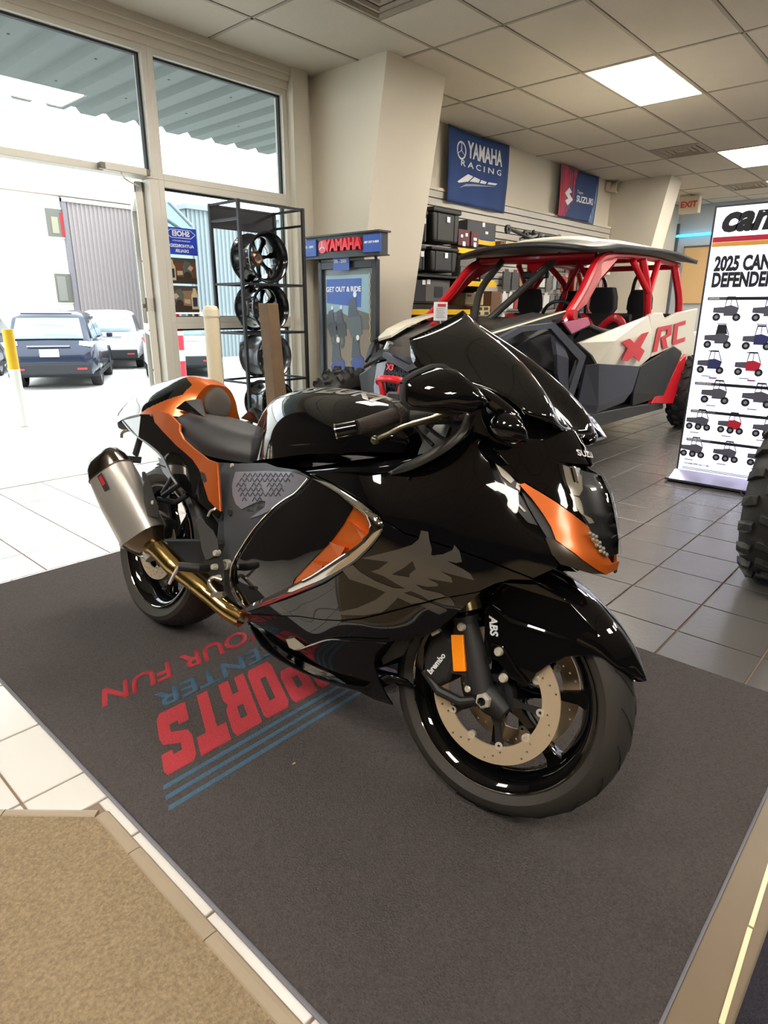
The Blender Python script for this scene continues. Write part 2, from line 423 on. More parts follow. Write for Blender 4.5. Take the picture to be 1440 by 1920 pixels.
# header box over the storefront (stepped)
h = MB()
h.box((0.55, YW-0.02, 2.90), (3.93, YW+0.16, HC+0.03))
h.box((0.55, YW-0.045, 2.955), (3.93, YW-0.02, HC+0.03))
h.box((0.55, YW-0.065, 3.0), (3.93, YW-0.045, HC+0.03))
tag(h.build('trim_1', m_jamb, smooth=False, bevel=0.004), kind='structure')
# jamb right of the window and the leaning wrapped columns
tag(MB().box((3.93, YW-0.08, 0), (4.10, YW+0.16, HC+0.02)).build('trim_2', m_jamb, smooth=False, bevel=0.004), kind='structure')
def column(name, x0, x1, m):
    R = []
    for z, y in ((0.0, 4.30), (HC+0.01, 3.775)):
        R.append([(x0, y, z), (x1, y, z), (x1, YW+0.02, z), (x0, YW+0.02, z)])
    o = MB().rings(R).build(name, m, smooth=False, bevel=0.003); return tag(o, kind='structure')
column('wall_column_near', 4.19, 4.93, m_wall)
column('wall_column_far', 10.32, 10.78, m_wall)
# skirting
tag(MB().box((4.935, YW-0.015, 0), (10.3, YW, 0.10)).build('baseboard_back', mat('skirting', (70, 62, 56), 0.6), smooth=False), kind='structure')
# --- storefront: aluminium frame as window structures
def bar(name, a, b, parent, m=m_alu): return MB().box(a, b).build(name, m, parent, smooth=False, bevel=0.002)
YF0, YF1, YG = YW-0.0, YW+0.11, YW+0.055
def win(idx, x0, x1, z0, z1, fw=0.045, glassit=True):
    f = MB()
    f.box((x0, YF0, z0), (x0+fw, YF1, z1)); f.box((x1-fw, YF0, z0), (x1, YF1, z1))
    f.box((x0+fw, YF0, z0), (x1-fw, YF1, z0+fw)); f.box((x0+fw, YF0, z1-fw), (x1-fw, YF1, z1))
    t = f.build('window_%d' % idx, m_alu, smooth=False, bevel=0.003); tag(t, kind='structure')
    gk = MB(); q = fw
    for a, b in (((x0+q, z0+q), (x0+q+0.014, z1-q)), ((x1-q-0.014, z0+q), (x1-q, z1-q)), ((x0+q+0.014, z0+q), (x1-q-0.014, z0+q+0.006)), ((x0+q+0.014, z1-q-0.014), (x1-q-0.014, z1-q))):
        gk.box((a[0], YG-0.016, a[1]), (b[0], YG+0.016, b[1]))
    gk.build('gasket', m_gask, t, smooth=False)
    MB().box((x0+q, YG-0.003, z0+q), (x1-q, YG+0.003, z1-q)).build('pane', m_glass, t, smooth=False)
    return t
win(1, 0.55, 2.695, 2.075, 2.905)              # transom over the doorway
win(2, 2.695, 3.93, 2.075, 2.905)              # transom over the side light
win(3, 2.695, 3.93, 1.075, 2.075)              # side light, upper pane
win(4, 2.695, 3.93, 0.06, 1.075)               # side light, lower pane

tag(MB().box((2.62, YF0-0.001, 0), (2.6949, YF1, 2.074)).build('trim_3', m_alu, smooth=False, bevel=0.003), kind='structure')
# open door leaf, swung outwards (seen nearly edge-on), with closer
door = empty('door_1', (2.56, YF1-0.01, 0), label=None, kind='structure')
def dbar(nm, a, b, m=m_alu, bev=0.002): return MB().box(a, b).build(nm, m, door, smooth=False, bevel=bev)
LW = 1.0
dfr = MB(); 
dfr.box((0.0, 0.0, 0.01), (0.05, 0.06, 2.06)); dfr.box((0, LW-0.09, 0.01), (0.05, LW, 2.06)); dfr.box((0, 0.06, 0.01), (0.05, LW-0.09, 0.24)); dfr.box((0, 0.06, 1.97), (0.05, LW-0.09, 2.06)); dfr.box((0, 0.06, 0.98), (0.05, LW-0.09, 1.06))
dfr.build('door_frame', m_alu, door, smooth=False, bevel=0.002)
MB().box((0.02, 0.06, 0.24), (0.028, LW-0.09, 0.98)).build('door_pane', m_glass, door, smooth=False)
MB().box((0.02, 0.06, 1.06), (0.028, LW-0.09, 1.97)).build('door_pane', m_glass, door, smooth=False)
door.rotation_euler[2] = math.radians(-25.5)
m_lock = mat('lock_metal', (120, 112, 100), 0.35, 0.6)
MB().box((-0.012, 0.0, 1.16), (0.062, 0.03, 1.26)).box((-0.03, 0.0, 1.185), (-0.012, 0.02, 1.215)).build('lock_plate', m_lock, door, smooth=False, bevel=0.003)
MB().cyl((-0.004, 0.02, 0.72), (0.004, 0.02, 0.72), 0.008).cyl((-0.004, 0.02, 1.52), (0.004, 0.02, 1.52), 0.008).cyl((-0.004, 0.02, 1.02), (0.004, 0.02, 1.02), 0.008).build('screw', m_gask, door)
MB().box((-0.004, 0.0, 1.99), (0.055, 0.05, 2.055)).build('top_pivot', m_gask, door, smooth=False, bevel=0.003)
clo = empty('door_closer', (2.42, YF0, 2.10), label='grey hydraulic door closer fixed on the transom bar above the doorway', cat='door closer')
MB().box((-0.14, -0.055, -0.025), (0.16, 0.0, 0.025)).build('closer_body', m_alu, clo, smooth=False, bevel=0.006)
MB().box((-0.17, -0.05, -0.02), (-0.14, -0.004, 0.022)).build('end_cap', m_lock, clo, smooth=False, bevel=0.004)
MB().box((0.16, -0.05, -0.02), (0.19, -0.004, 0.022)).build('end_cap', m_lock, clo, smooth=False, bevel=0.004)
MB().tube(crom([(-0.02, -0.03, -0.025), (0.0, -0.035, -0.06), (0.08, -0.02, -0.085), (0.16, 0.07, -0.08)], 12), 0.007, 8).build('closer_arm', m_alu, clo)
# far-end window wall and wall beyond the far column
win(7, 10.82, 12.6, 0.5, 2.70) if False else None
# ================================================================== outside
m_ground = mat('bleached_concrete', (214, 212, 206), 0.92, var=0.10, vscale=0.9, bump=0.1, bscale=25)
gz = [(YO+0.02, -0.012), (7.6, -0.012), (14.5, -0.55), (60, -0.55)]
gb = MB(); R = []
for y, z in gz: R.append([(-30, y, z), (60, y, z)])
gb.grid(R)
tag(gb.build('parking_ground', m_ground, smooth=False), kind='structure')
m_line = mat('parking_line', (245, 244, 240), 0.8)
LN = MB()
th = math.radians(30); hd = Vector((math.sin(th), math.cos(th), 0)); rt = Vector((math.cos(th), -math.sin(th), 0))
for k in (-1, 0, 1, 2, 3):
    c = Vector((6.1, 15.7, 0)) + rt*(1.45+2.9*k) + hd*1.6
    MB().obox((c.x, c.y, -0.546), hd*2.6, rt*0.06, (0, 0, 0.002)).build('parking_line', m_line, bpy.data.objects['parking_ground'], smooth=False)
# canopy with trapezoidal sheet soffit
m_sheet = mat('painted_steel_sheet', (92, 100, 98), 0.5, 0.15, var=0.05, vscale=1.5)
m_sheet_d = mat('steel_edge', (92, 100, 102), 0.5, 0.2)
prof = []
x = -6.0
while x < 12:
    prof += [(x, 3.02), (x+0.15, 3.02), (x+0.19, 3.065), (x+0.27, 3.065)]; x += 0.31
CAN = empty('canopy', (0, YO, 0), label='corrugated grey metal canopy roof hanging outside above the shop windows', cat='canopy')
MB().grid([[(px, 0.02, pz) for px, pz in prof], [(px, 2.30, pz) for px, pz in prof]]).build('soffit_sheet', m_sheet, CAN, smooth=False, solid=0.002)
MB().box((-6, 2.28, 3.075), (12, 2.34, 3.22)).build('fascia', m_sheet_d, CAN, smooth=False)
MB().box((-6, 0.0, 3.07), (12, 2.3, 3.2)).build('canopy_deck', m_sheet_d, CAN, smooth=False)
m_pur = mat('purlin', (120, 128, 126), 0.6)
for y in (0.75, 1.5):
    n = MB()
    for k in range(30):
        xx = -5.85+0.62*k
        n.cyl((xx-0.08, y, 3.016), (xx-0.08, y, 3.021), 0.012, 6)
    o = n.build('rivets', m_gask, CAN); o['kind'] = 'stuff'
tag(MB().box((-6.5, YW+0.2, 2.905), (12.5, YO, 3.30)).build('wall_outside_header', m_jamb, smooth=False), kind='structure')
# white warehouse
BY = 24.0; m_bw = mat('white_render', (246, 244, 238), 0.85); m_corr = mat('corrugated_door', (150, 140, 138), 0.6, 0.1)
m_corr2 = mat('corrugated_bluegrey', (140, 148, 152), 0.6, 0.1)
m_dkwin = mat('dark_window', (98, 96, 86), 0.25); m_wf = mat('window_surround', (190, 186, 172), 0.6)
def far(px, py): return onY(px, py, BY)
BLD = empty('warehouse', (8, BY, -0.55), label='long white warehouse across the parking lot with two square windows', cat='building')
def bl(v): return (v[0]-8, v[1]-BY, v[2]+0.55)
top = far(60, 362).z; xl = far(128, 500).x
MB().box(bl((-14, BY, -0.55)), bl((xl, BY+8, top))).build('wall', m_bw, BLD, smooth=False)
MB().box(bl((-14.2, BY-0.25, top)), bl((xl+4.8, BY+8, top+0.14))).build('roof_edge', mat('roof_edge', (176, 160, 150), 0.6), BLD, smooth=False)
def corr(x0, x1, z0, z1, m, pitch, nm, par, fn, y0=BY):
    P = []; x = x0
    while x < x1:
        P += [(x, y0), (x+pitch*0.35, y0), (x+pitch*0.5, y0+pitch*0.3), (x+pitch*0.85, y0+pitch*0.3)]; x += pitch
    return MB().grid([[fn((a, b, z)) for a, b in P] for z in (z0, z1)]).build(nm, m, par, smooth=False, fixn=False)
corr(xl+0.05, xl+4.6, -0.5, top-0.12, m_corr, 0.15, 'sliding_door', BLD, bl, BY-0.12)
MB().box(bl((xl, BY-0.16, -0.55)), bl((xl+0.14, BY-0.02, top-0.05))).build('door_post', mat('door_post', (120, 116, 120), 0.6), BLD, smooth=False)
MB().box(bl((xl, BY-0.2, top-0.16)), bl((xl+4.6, BY, top-0.02))).build('door_track', m_wf, BLD, smooth=False)
MB().box(bl((xl+0.1, BY+0.1, -0.55)), bl((xl+4.8, BY+8, top))).build('wall', m_bw, BLD, smooth=False)
for k, (a, b) in enumerate((((82, 390), (131, 446)), ((100, 513), (147, 567)))):
    p, q = far(*a), far(*b); q2 = far(b[0]-6 if k else b[0]-5, b[1])
    x0, x1, z1, z0 = p.x, q.x, p.z, q.z
    w = MB().box(bl((x0-0.06, BY-0.06, z0-0.06)), bl((x1+0.06, BY-0.01, z1+0.06))).build('window', m_wf, BLD, smooth=False)
    MB().box(bl((x0, BY-0.08, z0)), bl((x1, BY-0.06, z1))).build('pane', m_dkwin, w, smooth=False)
    if k == 0:
        MB().box(bl((x0+(x1-x0)*0.62, BY-0.1, z0+0.03)), bl((x1-0.03, BY-0.08, z1-0.1))).build('red_panel', mat('red_door_paint', (196, 34, 40), 0.5), w, smooth=False)
        MB().box(bl((x0+0.15, BY-0.1, z0+0.1)), bl((x0+(x1-x0)*0.5, BY-0.08, z1-0.25))).build('inner_blind', mat('inner_blind', (150, 146, 120), 0.5), w, smooth=False)
    else:
        MB().box(bl((x0+0.05, BY-0.1, z0+0.05)), bl((x0+(x1-x0)*0.48, BY-0.08, z1-0.08))).build('inner_blind', mat('inner_blind2', (126, 124, 116), 0.5), w, smooth=False)
# blue-grey shed seen through the side light
p = onY(326, 420, 21.0)
SHD = empty('metal_shed', (13, 21, -0.55), label='blue-grey corrugated metal shed seen through the pane behind the wheel rack', cat='building')
def sl(v): return (v[0]-13, v[1]-21, v[2]+0.55)
sx0 = onY(352, 420, 21).x; zt = onY(400, 398, 21).z
corr(sx0, sx0+12, -0.55, zt, m_corr2, 0.17, 'cladding', SHD, sl, 21.0)
MB().box(sl((sx0-0.1, 20.85, zt)), sl((sx0+12, 23.5, zt+0.15))).build('eave', m_corr2, SHD, smooth=False)
MB().box(sl((sx0, 21.1, -0.55)), sl((sx0+12, 23.8, zt))).build('shed_core', m_corr2, SHD, smooth=False)
# teal gable shape in front of it
m_teal = mat('teal_gable_face', (128, 152, 158), 0.12, 0.2)
LT = empty('teal_gable', (10, 19, -0.55), label='sloping teal porch roof beyond the window, above the blue helmet sign', cat='gable')
A = [onY(302, 378, 20.3), onY(316, 378, 20.3), onY(360, 424, 20.3), onY(360, 640, 20.3), onY(302, 640, 20.3)]
R = [[(v.x-10, v.y-19, v.z+0.55) for v in A], [(v.x-10, v.y-19+0.5, v.z+0.55) for v in A]]
MB().rings(R).build('gable_block', m_teal, LT, smooth=False)
MB().tube([(A[1].x-10, 1.26, A[1].z+0.55), (A[2].x-10, 1.26, A[2].z+0.55)], 0.05, 6).build('gable_bar', m_corr2, LT)
MB().tube([(A[0].x-10, 1.26, A[0].z+0.1), (A[2].x-10, 1.26, A[2].z+0.2)], 0.04, 6).build('gable_bar', mat('dark_bar', (70, 84, 92), 0.5), LT)
# --- cars
m_tyre = mat('tyre_rubber', (34, 33, 33), 0.75, bump=0.05, bscale=60)
m_rimS = mat('alloy_silver', (170, 172, 176), 0.3, 0.7)
m_tail = mat('tail_lamp_red', (190, 26, 34), 0.2, coat=0.5); m_lampw = mat('clear_lamp', (225, 228, 232), 0.12, coat=0.5)
m_cglass = mat('car_glass', (150, 168, 178), 0.08, spec=0.9); m_cglassd = mat('car_glass_dark', (44, 52, 60), 0.06, spec=0.9)
m_trimk = mat('black_car_trim', (30, 31, 34), 0.6); m_plate = mat('number_plate', (235, 232, 226), 0.5)
def carwheel(par, x, y, r=0.345, s=1):
    ty = MB().lathe([(r-0.10, -0.1), (r-0.02, -0.11), (r, -0.08), (r, 0.08), (r-0.02, 0.11), (r-0.10, 0.1)], (x, y, r), (0, 1, 0), 24, close=True).build('wheel', m_tyre, par)
    b = MB(); b.lathe([(0.0, 0.085*s), (0.07, 0.09*s), (0.09, 0.07*s), (r-0.12, 0.085*s), (r-0.09, 0.10*s)], (x, y, r), (0, 1, 0), 24)
    b.build('rim', m_rimS, ty)
    return ty
def make_car(label, m_body, loc, ang, group=None, glass=m_cglass, L=4.6, H=1.68, lampw=True, cat='car', red=False):
    # car space: x forward from the rear bumper, y left, z up
    t = empty('car', loc, ang, label=label, cat=cat, group=group)
    st = [(-0.02, .70, .42, .62, .62), (0.0, .84, .36, .86, .86), (0.12, .90, .33, 1.02, 1.04), (0.5, .92, .30, 1.04, 1.06), (1.6, .92, .28, 1.03, 1.05), (2.9, .92, .28, 1.0, 1.04), (3.4, .91, .30, .97, 1.0), (4.2, .88, .33, .86, .90), (4.5, .80, .38, .72, .74), (4.6, .62, .44, .60, .60)]
    k = L/4.6; R = []
    for x, w, z0, zb, zc in st:
        R.append([(x*k, y, z) for y, z in ((-w*.9, z0), (-w, z0+.14), (-w*1.0, (z0+zb)/2+.05), (-w*.965, zb-.03), (-w*.8, zb+.02), (0, zc+.01), (w*.8, zb+.02), (w*.965, zb-.03), (w, (z0+zb)/2+.05), (w, z0+.14), (w*.9, z0))])
    MB().rings(R).build('body', m_body, t, ang=50)
    # greenhouse
    G = []
    for x, w, z in ((0.10, .82, 1.02), (0.22, .80, 1.12), (0.52, .70, H-.13), (0.72, .66, H-.04), (1.6, .67, H), (2.5, .66, H-.05), (3.35, .78, 1.06), (3.45, .80, 1.0)):
        G.append([(x*k, y, zz) for y, zz in ((-.84, .98), (-w-.02 if z > 1.2 else -w, z-.05), (-w*.8, z), (0, z+.015), (w*.8, z), (w+.02 if z > 1.2 else w, z-.05), (.84, .98))])
    MB().rings(G).build('cabin', m_body, t, ang=60)
    # glazing
    MB().grid([[(0.115*k, -.70, 1.10), (0.115*k, 0, 1.10), (0.115*k, .70, 1.10)], [(0.45*k, -.62, H-.17), (0.45*k, 0, H-.16), (0.45*k, .62, H-.17)]]).build('rear_window', glass, t, solid=0.03, off=0)
    MB().grid([[(2.62*k, -.60, H-.09), (2.62*k, .60, H-.09)], [(3.38*k, -.72, 1.08), (3.38*k, .72, 1.08)]]).build('windscreen', m_cglassd, t, solid=0.03, off=0)
    for s in (-1, 1):
        for a, b in (((0.62, 1.60), (0.74, 1.55)), ((1.68, 2.45), (1.66, 2.40))):
            pts = [(a[0]*k, s*.845, 1.06), (a[1]*k, s*.845, 1.06), (b[1]*k, s*.70, H-.14), (b[0]*k, s*.70, H-.14)]
            if a[0] < 1: pts[0] = (0.42*k, s*.845, 1.10); pts[3] = (0.78*k, s*.70, H-.15)
            else: pts[1] = (3.0*k, s*.845, 1.05)
            MB().add(pts, [(0, 1, 2, 3)]).build('side_window', m_cglassd, t, smooth=False, solid=0.03, off=0)
    MB().box((0.3*k, -0.93, .26), (4.2*k, 0.93, .36)).build('sill', m_trimk, t, smooth=False, bevel=0.02)
    rb = MB().box((-0.05, -.80, .34), (0.06, .80, .58)).build('rear_bumper', m_trimk, t, smooth=False, bevel=0.03)
    MB().box((-.062, -.72, .44), (-.045, -.52, .48)).build('reflector', m_tail, rb, smooth=False); MB().box((-.062, .52, .44), (-.045, .72, .48)).build('reflector', m_tail, rb, smooth=False)
    for s in (-1, 1):
        tl = MB().rings([[(0.03, s*.60, .96), (0.03, s*.86, .92), (0.10, s*.93, 1.02), (0.06, s*.62, 1.05)], [(0.10, s*.60, .96), (0.5, s*.90, .98), (0.55, s*.915, 1.03), (0.14, s*.62, 1.05)]]).build('tail_lamp', m_tail if red else m_lampw, t, fixn=True)
        MB().box((4.3*k, s*.45, .62), (4.5*k, s*.82, .74)).build('headlight', m_lampw, t, smooth=False, bevel=0.02)
        MB().box((3.0*k, s*.93, 1.02), (3.18*k, s*1.08, 1.14)).build('door_mirror', m_body, t, bevel=0.03, smooth=False)
    MB().box((-.035, -.42, .93), (0.02, .42, .96)).build('chrome_strip', m_rimS, t, smooth=False)
    MB().box((-.04, -.19, .72), (-0.01, .19, .88)).build('number_plate', m_plate, t, smooth=False)
    MB().box((0.30*k, -.5, H-.08), (0.44*k, .5, H-.05)).build('spoiler', m_body, t, smooth=False, bevel=0.01)
    MB().tube([(0.20*k, 0.05, 1.16), (0.22*k, -0.3, 1.19)], 0.012, 6).build('wiper', m_trimk, t)
    wx = (0.95*k, 3.65*k)
    for x in wx:
        for s in (-1, 1):
            carwheel(t, x, s*.80, s=s)
            MB().lathe([(.37, -.02), (.42, -.02), (.42, .035), (.37, .035)], (x, s*.905, .36), (0, 1, 0), 20, arc=(-1.7, 1.7), close=True).build('wheel_arch', m_trimk, t)
    return t
m_navy = mat('navy_paint', (34, 42, 62), 0.25, 0.3, coat=0.6); m_wcar = mat('white_paint', (232, 232, 232), 0.3, coat=0.5); m_grcar = mat('dark_blue_paint', (52, 64, 84), 0.3, 0.2, coat=0.5)
def park(px, py, ang, z=-0.55, dx=0):   # rear axle centre under a pixel -> car origin
    p = onZ(px, py, z); h = Vector((math.sin(ang), math.cos(ang), 0)); o = p - h*0.95
    return (o.x, o.y, z), math.pi/2-ang
a30 = math.radians(30)
H30 = Vector((math.sin(a30), math.cos(a30), 0)); R30 = Vector((math.cos(a30), -math.sin(a30), 0)); C0 = Vector((6.1, 15.7, -0.55))
def slot(lat, fwd): return tuple(C0 + R30*lat + H30*(fwd-0.95)), math.pi/2-a30
for lab, m, lat, fwd, kw in (
    ('dark navy SUV seen from behind, parked beyond the yellow and white bollard', m_navy, 0, 0, dict(L=4.4)),
    ('grey-blue SUV cut by the left edge, left of the navy SUV', m_grcar, -2.75, 3.0, dict(L=4.5)),
    ('white SUV parked farther off, just right of the navy SUV', m_wcar, 0.75, 4.9, dict(L=4.7)),
    ('white car with red tail lamps behind the open door and lower side pane', m_wcar, 2.75, 1.7, dict(L=4.5, red=True)),
    ('blue-grey car seen through the bars of the wheel rack', m_grcar, 5.45, 1.0, dict(L=4.5, H=1.6, red=True))):
    l, r = slot(lat, fwd); make_car(lab, m, l, r, group='cars parked outside', **kw)
# --- bollards
def bollard(label, x, y, z0, h, r, cols, cat='bollard', group=None, cap=True):
    t = empty('bollard', (x, y, z0), label=label, cat=cat, group=group)
    z = 0.0
    for k, (frac, m) in enumerate(cols):
        z2 = z+h*frac
        pr = [(0.0, z), (r, z), (r, z2), (0.0, z2)]
        if k == len(cols)-1 and cap: pr = [(0.0, z), (r, z), (r, z2-r*0.5), (r*0.8, z2-r*0.12), (r*0.4, z2), (0.0, z2)]
        MB().lathe(pr, (0, 0, 0), (0, 0, 1), 20).build('post_sleeve', m, t)
        z = z2
    return t
m_wh = mat('bollard_white', (240, 240, 234), 0.5); m_yl = mat('bollard_yellow', (238, 186, 24), 0.5); m_rd = mat('bollard_red', (214, 34, 52), 0.5)
bollard('white steel bollard with a yellow top section at the left edge outside', 2.39, 7.3, -0.01, 0.985, 0.052, [(0.60, m_wh), (0.40, m_yl)], cap=False)
def boll_at(px, py0, py1, z0, label):
    b = onZ(px, py1, z0); t = onY(px, py0, b.y); h = t.z-z0
    bollard(label, b.x, b.y, z0, h, 0.07, [(0.08, m_wh), (0.24, m_rd), (0.16, m_wh), (0.22, m_rd), (0.06, m_wh), (0.20, m_rd), (0.04, m_wh)])
boll_at(294, 580, 722, -0.25, 'red and white striped bollard outside, seen beside the open door edge')
boll_at(345, 590, 716, -0.3, 'red and white striped bollard outside, seen through the lower side pane')
# ================================================================== entrance mats
m_mat = mat('charcoal_mat', (86, 81, 80), 0.97, bump=1.0, bscale=230, detail=5, var=0.42, vscale=170, spec=0.08)
m_mred = mat('mat_red', (204, 74, 82), 0.97, bump=1.0, bscale=330, var=0.2, vscale=170, spec=0.08)
m_mblue = mat('mat_blue', (84, 116, 142), 0.97, bump=1.0, bscale=330, var=0.2, vscale=170, spec=0.08)
m_medge = mat('mat_edge_rubber', (112, 112, 120), 0.8)
mt = empty('entrance_mat', (1.336, 1.58, 0.0), label='large charcoal entrance mat with red and blue sports lettering under the black motorcycle', cat='mat')
mx0, mx1, my0, my1 = 0.507-1.336, 2.166-1.336, 0.16-1.58, 3.018-1.58
MB().box((mx0, my0, 0.0006), (mx1, my1, 0.004)).build('rubber_border', m_medge, mt, smooth=False)
MB().box((mx0+0.008, my0+0.006, 0.004), (mx1-0.006, my1-0.008, 0.0095)).build('pile', m_mat, mt, smooth=False, bevel=0.003)
def cdt(polys, step):
    """triangulate 2D outer polygon with optional holes, with interior grid points"""
    vs = []; es = []; 
    for P in polys:
        n0 = len(vs); n = len(P); k0 = len(vs)
        pts = []
        for i in range(n):
            a, b = Vector(P[i]), Vector(P[(i+1) % n]); m = max(1, int((b-a).length/step))
            pts += [a+(b-a)*j/m for j in range(m)]
        vs += pts; es += [(k0+i, k0+(i+1) % len(pts)) for i in range(len(pts))]
    xs = [p[0] for p in polys[0]]; ys = [p[1] for p in polys[0]]
    def inside(x, y):
        c = False
        for P in polys:
            n = len(P)
            for i in range(n):
                x1, y1 = P[i]; x2, y2 = P[(i+1) % n]
                if (y1 > y) != (y2 > y) and x < (x2-x1)*(y-y1)/(y2-y1)+x1: c = not c
        return c
    bd = np.array([(v[0], v[1]) for v in vs])
    x = min(xs)+step/2
    while x < max(xs):
        y = min(ys)+step/2
        while y < max(ys):
            if inside(x, y) and ((bd-[x, y])**2).sum(1).min() > (step*0.45)**2: vs.append(Vector((x, y)))
            y += step
        x += step
    r = geometry.delaunay_2d_cdt([Vector((v[0], v[1])) for v in vs], es, [], 0, 1e-7)
    V, F = r[0], r[2]; F2 = []
    for f in F:
        cx = sum(V[i][0] for i in f)/len(f); cy = sum(V[i][1] for i in f)/len(f)
        if inside(cx, cy): F2.append(tuple(f))
    return [(v[0], v[1]) for v in V], F2
SHR = .46
def mtext(name, s, size, m, xr, y0, y1, xw, bold):
    """letters read from the door side: run towards -X, tops towards -Y; xr = end of the word"""
    me = text_mesh(s, 1.0, 0.0, bold, 'LEFT').copy()
    xs = [v.co.x for v in me.vertices]; ys = [v.co.y for v in me.vertices]
    sx = xw/(max(xs)-min(xs)); sy = (y1-y0)/(max(ys)-min(ys)); ax, ay = max(xs), min(ys)
    bm = bmesh.new(); bm.from_mesh(me)
    for v in bm.verts: v.co = Vector((xr-1.336 - (v.co.x-ax)*sx + SHR*(y1-y0-(v.co.y-ay)*sy), y1-1.58 - (v.co.y-ay)*sy, 0.0096))
    ex = bmesh.ops.extrude_face_region(bm, geom=bm.faces[:])
    for e in ex['geom']:
        if isinstance(e, bmesh.types.BMVert): e.co.z += 0.0014
    bmesh.ops.recalc_face_normals(bm, faces=bm.faces[:]); bm.to_mesh(me); bm.free(); me.name = name
    return mesh_obj(name, me, m, mt)
BL = {'S': [[(0, .02), (0, .34), (.34, .34), (.34, .26), (.62, .26), (.62, .40), (.10, .50), (0, .62), (0, .92), (.10, 1), (.90, 1), (1, .92), (1, .68), (.66, .68), (.66, .76), (.38, .76), (.38, .64), (.90, .54), (1, .42), (1, .10), (.90, 0), (.10, 0)]],
      'P': [[(0, 0), (0, 1), (.90, 1), (1, .90), (1, .42), (.90, .32), (.38, .32), (.38, 0)], [(.38, .78), (.38, .54), (.62, .54), (.62, .78)]],
      'O': [[(0, .1), (0, .9), (.1, 1), (.9, 1), (1, .9), (1, .1), (.9, 0), (.1, 0)], [(.38, .26), (.62, .26), (.62, .74), (.38, .74)]],
      'R': [[(0, 0), (0, 1), (.90, 1), (1, .90), (1, .52), (.88, .43), (1, .32), (1, 0), (.62, 0), (.62, .30), (.38, .30), (.38, 0)], [(.38, .78), (.38, .54), (.62, .54), (.62, .78)]],
      'T': [[(.31, 0), (.31, .70), (0, .70), (0, 1), (1, 1), (1, .70), (.69, .70), (.69, 0)]]}
def block_word(word, x_first, x_last, y_top, y_bot, m, gap=0.012):
    n = len(word); cw = (x_first-x_last-gap*(n-1))/n
    for k, ch in enumerate(word):
        P = BL[ch]; xx = x_first-k*(cw+gap)
        V, F = cdt([[(p[0], p[1]) for p in Q] for Q in P], 5.0)
        b = MB(); nn = len(V)
        b.v = [(xx-v[0]*cw-1.336+SHR*(1-v[1])*(y_bot-y_top), y_bot-(v[1])*(y_bot-y_top)-1.58, zz) for zz in (.0096, .0112) for v in V]
        b.f = [tuple(reversed(f)) for f in F]+[tuple(i+nn for i in f) for f in F]
        b.build('lettering', m, mt, smooth=False)
block_word('SPORTS', 1.285, 0.637, 1.347, 1.607, m_mred)
mtext('lettering', 'CENTER', 1, m_mblue, 0.770, 1.628, 1.712, 0.50, 0.022).data.materials[0] = m_mblue
mtext('lettering', 'YOUR FUN', 1, m_mred, 0.665, 1.765, 1.862, 0.64, 0.022).data.materials[0] = m_mred
for k in range(3):
    y = 1.232+0.037*k
    MB().prism([(0.583+0.014*k, y), (1.62, y), (1.625, y+.014), (0.589+.014*k, y+.014)], (-1.336, -1.58, .0095), (1, 0, 0), (0, 1, 0), (0, 0, .0013)).build('stripe', m_mblue, mt, smooth=False)
m2 = empty('entrance_mat', (1.5, -0.5, 0), label='second charcoal mat at the bottom right corner beyond the tan strip', cat='mat')
m_mat2 = mat('charcoal_mat_cool', (60, 58, 66), 0.97, bump=1.0, bscale=330, var=0.28, vscale=170, spec=0.08)
MB().box((-0.99, -1.2, 0.0006), (0.9, 0.568, 0.008)).build('pile', m_mat2, m2, smooth=False, bevel=0.003)
leaf = MB().prism([(0, 0), (0.006, 0.004), (0.013, 0.002), (0.008, -0.003)], onZ(548, 1434, 0.0105), (1, 0, 0), (0, 1, 0), (0, 0, 0.001)).build('leaf_scrap', mat('dry_leaf', (176, 160, 96), 0.8), smooth=False)
tag(leaf, 'tiny dry leaf scrap lying on the mat near the blue stripes', 'leaf')
# ================================================================== slatwall, its goods, flags
m_slat = mat('slatwall_grey', (192, 188, 178), 0.45); m_slatg = mat('slat_groove', (84, 78, 70), 0.8)
SW = empty('slatwall', (4.94, 4.60, 0.1), label='grey slatwall panelling with horizontal grooves behind the red and white buggy', cat='slatwall')
MB().box((0, 0.03, 0), (5.37, 0.058, 2.30)).build('backing', m_slatg, SW, smooth=False)
for k in range(30):
    z = 0.0+0.0765*k
    MB().box((0, 0.0, z+0.006), (5.37, 0.03, z+0.0705)).build('slat', m_slat, SW, smooth=False)
MB().box((0, -0.008, 2.295), (5.37, 0.05, 2.325)).build('top_trim', m_wall, SW, smooth=False)
# flags
m_flagb = mat('flag_blue', (24, 58, 116), 0.7, bump=0.2, bscale=8); m_flagr = mat('flag_red', (206, 40, 52), 0.7); m_flagn = mat('flag_navy', (34, 60, 110), 0.7); m_flagl = mat('flag_lightblue', (130, 170, 205), 0.7)
m_prw = mat('print_white', (226, 228, 232), 0.6); m_prg = mat('print_grey', (150, 154, 164), 0.6)
def flag(label, x0, x1, z0, z1, m, drape=0.03, sag=0.02):
    t = empty('flag', ((x0+x1)/2, 4.575, z1), label=label, cat='flag', group='cloth flags on the back wall')
    nx, nz = 24, 20; w = x1-x0; h = z1-z0
    def F(u, v, o=0.0):
        u_, v_ = u, v
        y = -0.012 - 0.012*math.sin(u_*9+v_*2)*v_ - 0.008*math.sin(u_*17+1)*(0.2+v_) - o
        z = -v_*h - sag*math.sin(math.pi*u_)*(1-v_)*1.0
        return (-w/2+u_*w + 0.01*math.sin(v_*4), y, z)
    MB().grid([[F(i/nx, j/nz) for i in range(nx+1)] for j in range(nz+1)]).build('cloth', m, t, solid=0.002)
    return t, F, w, h
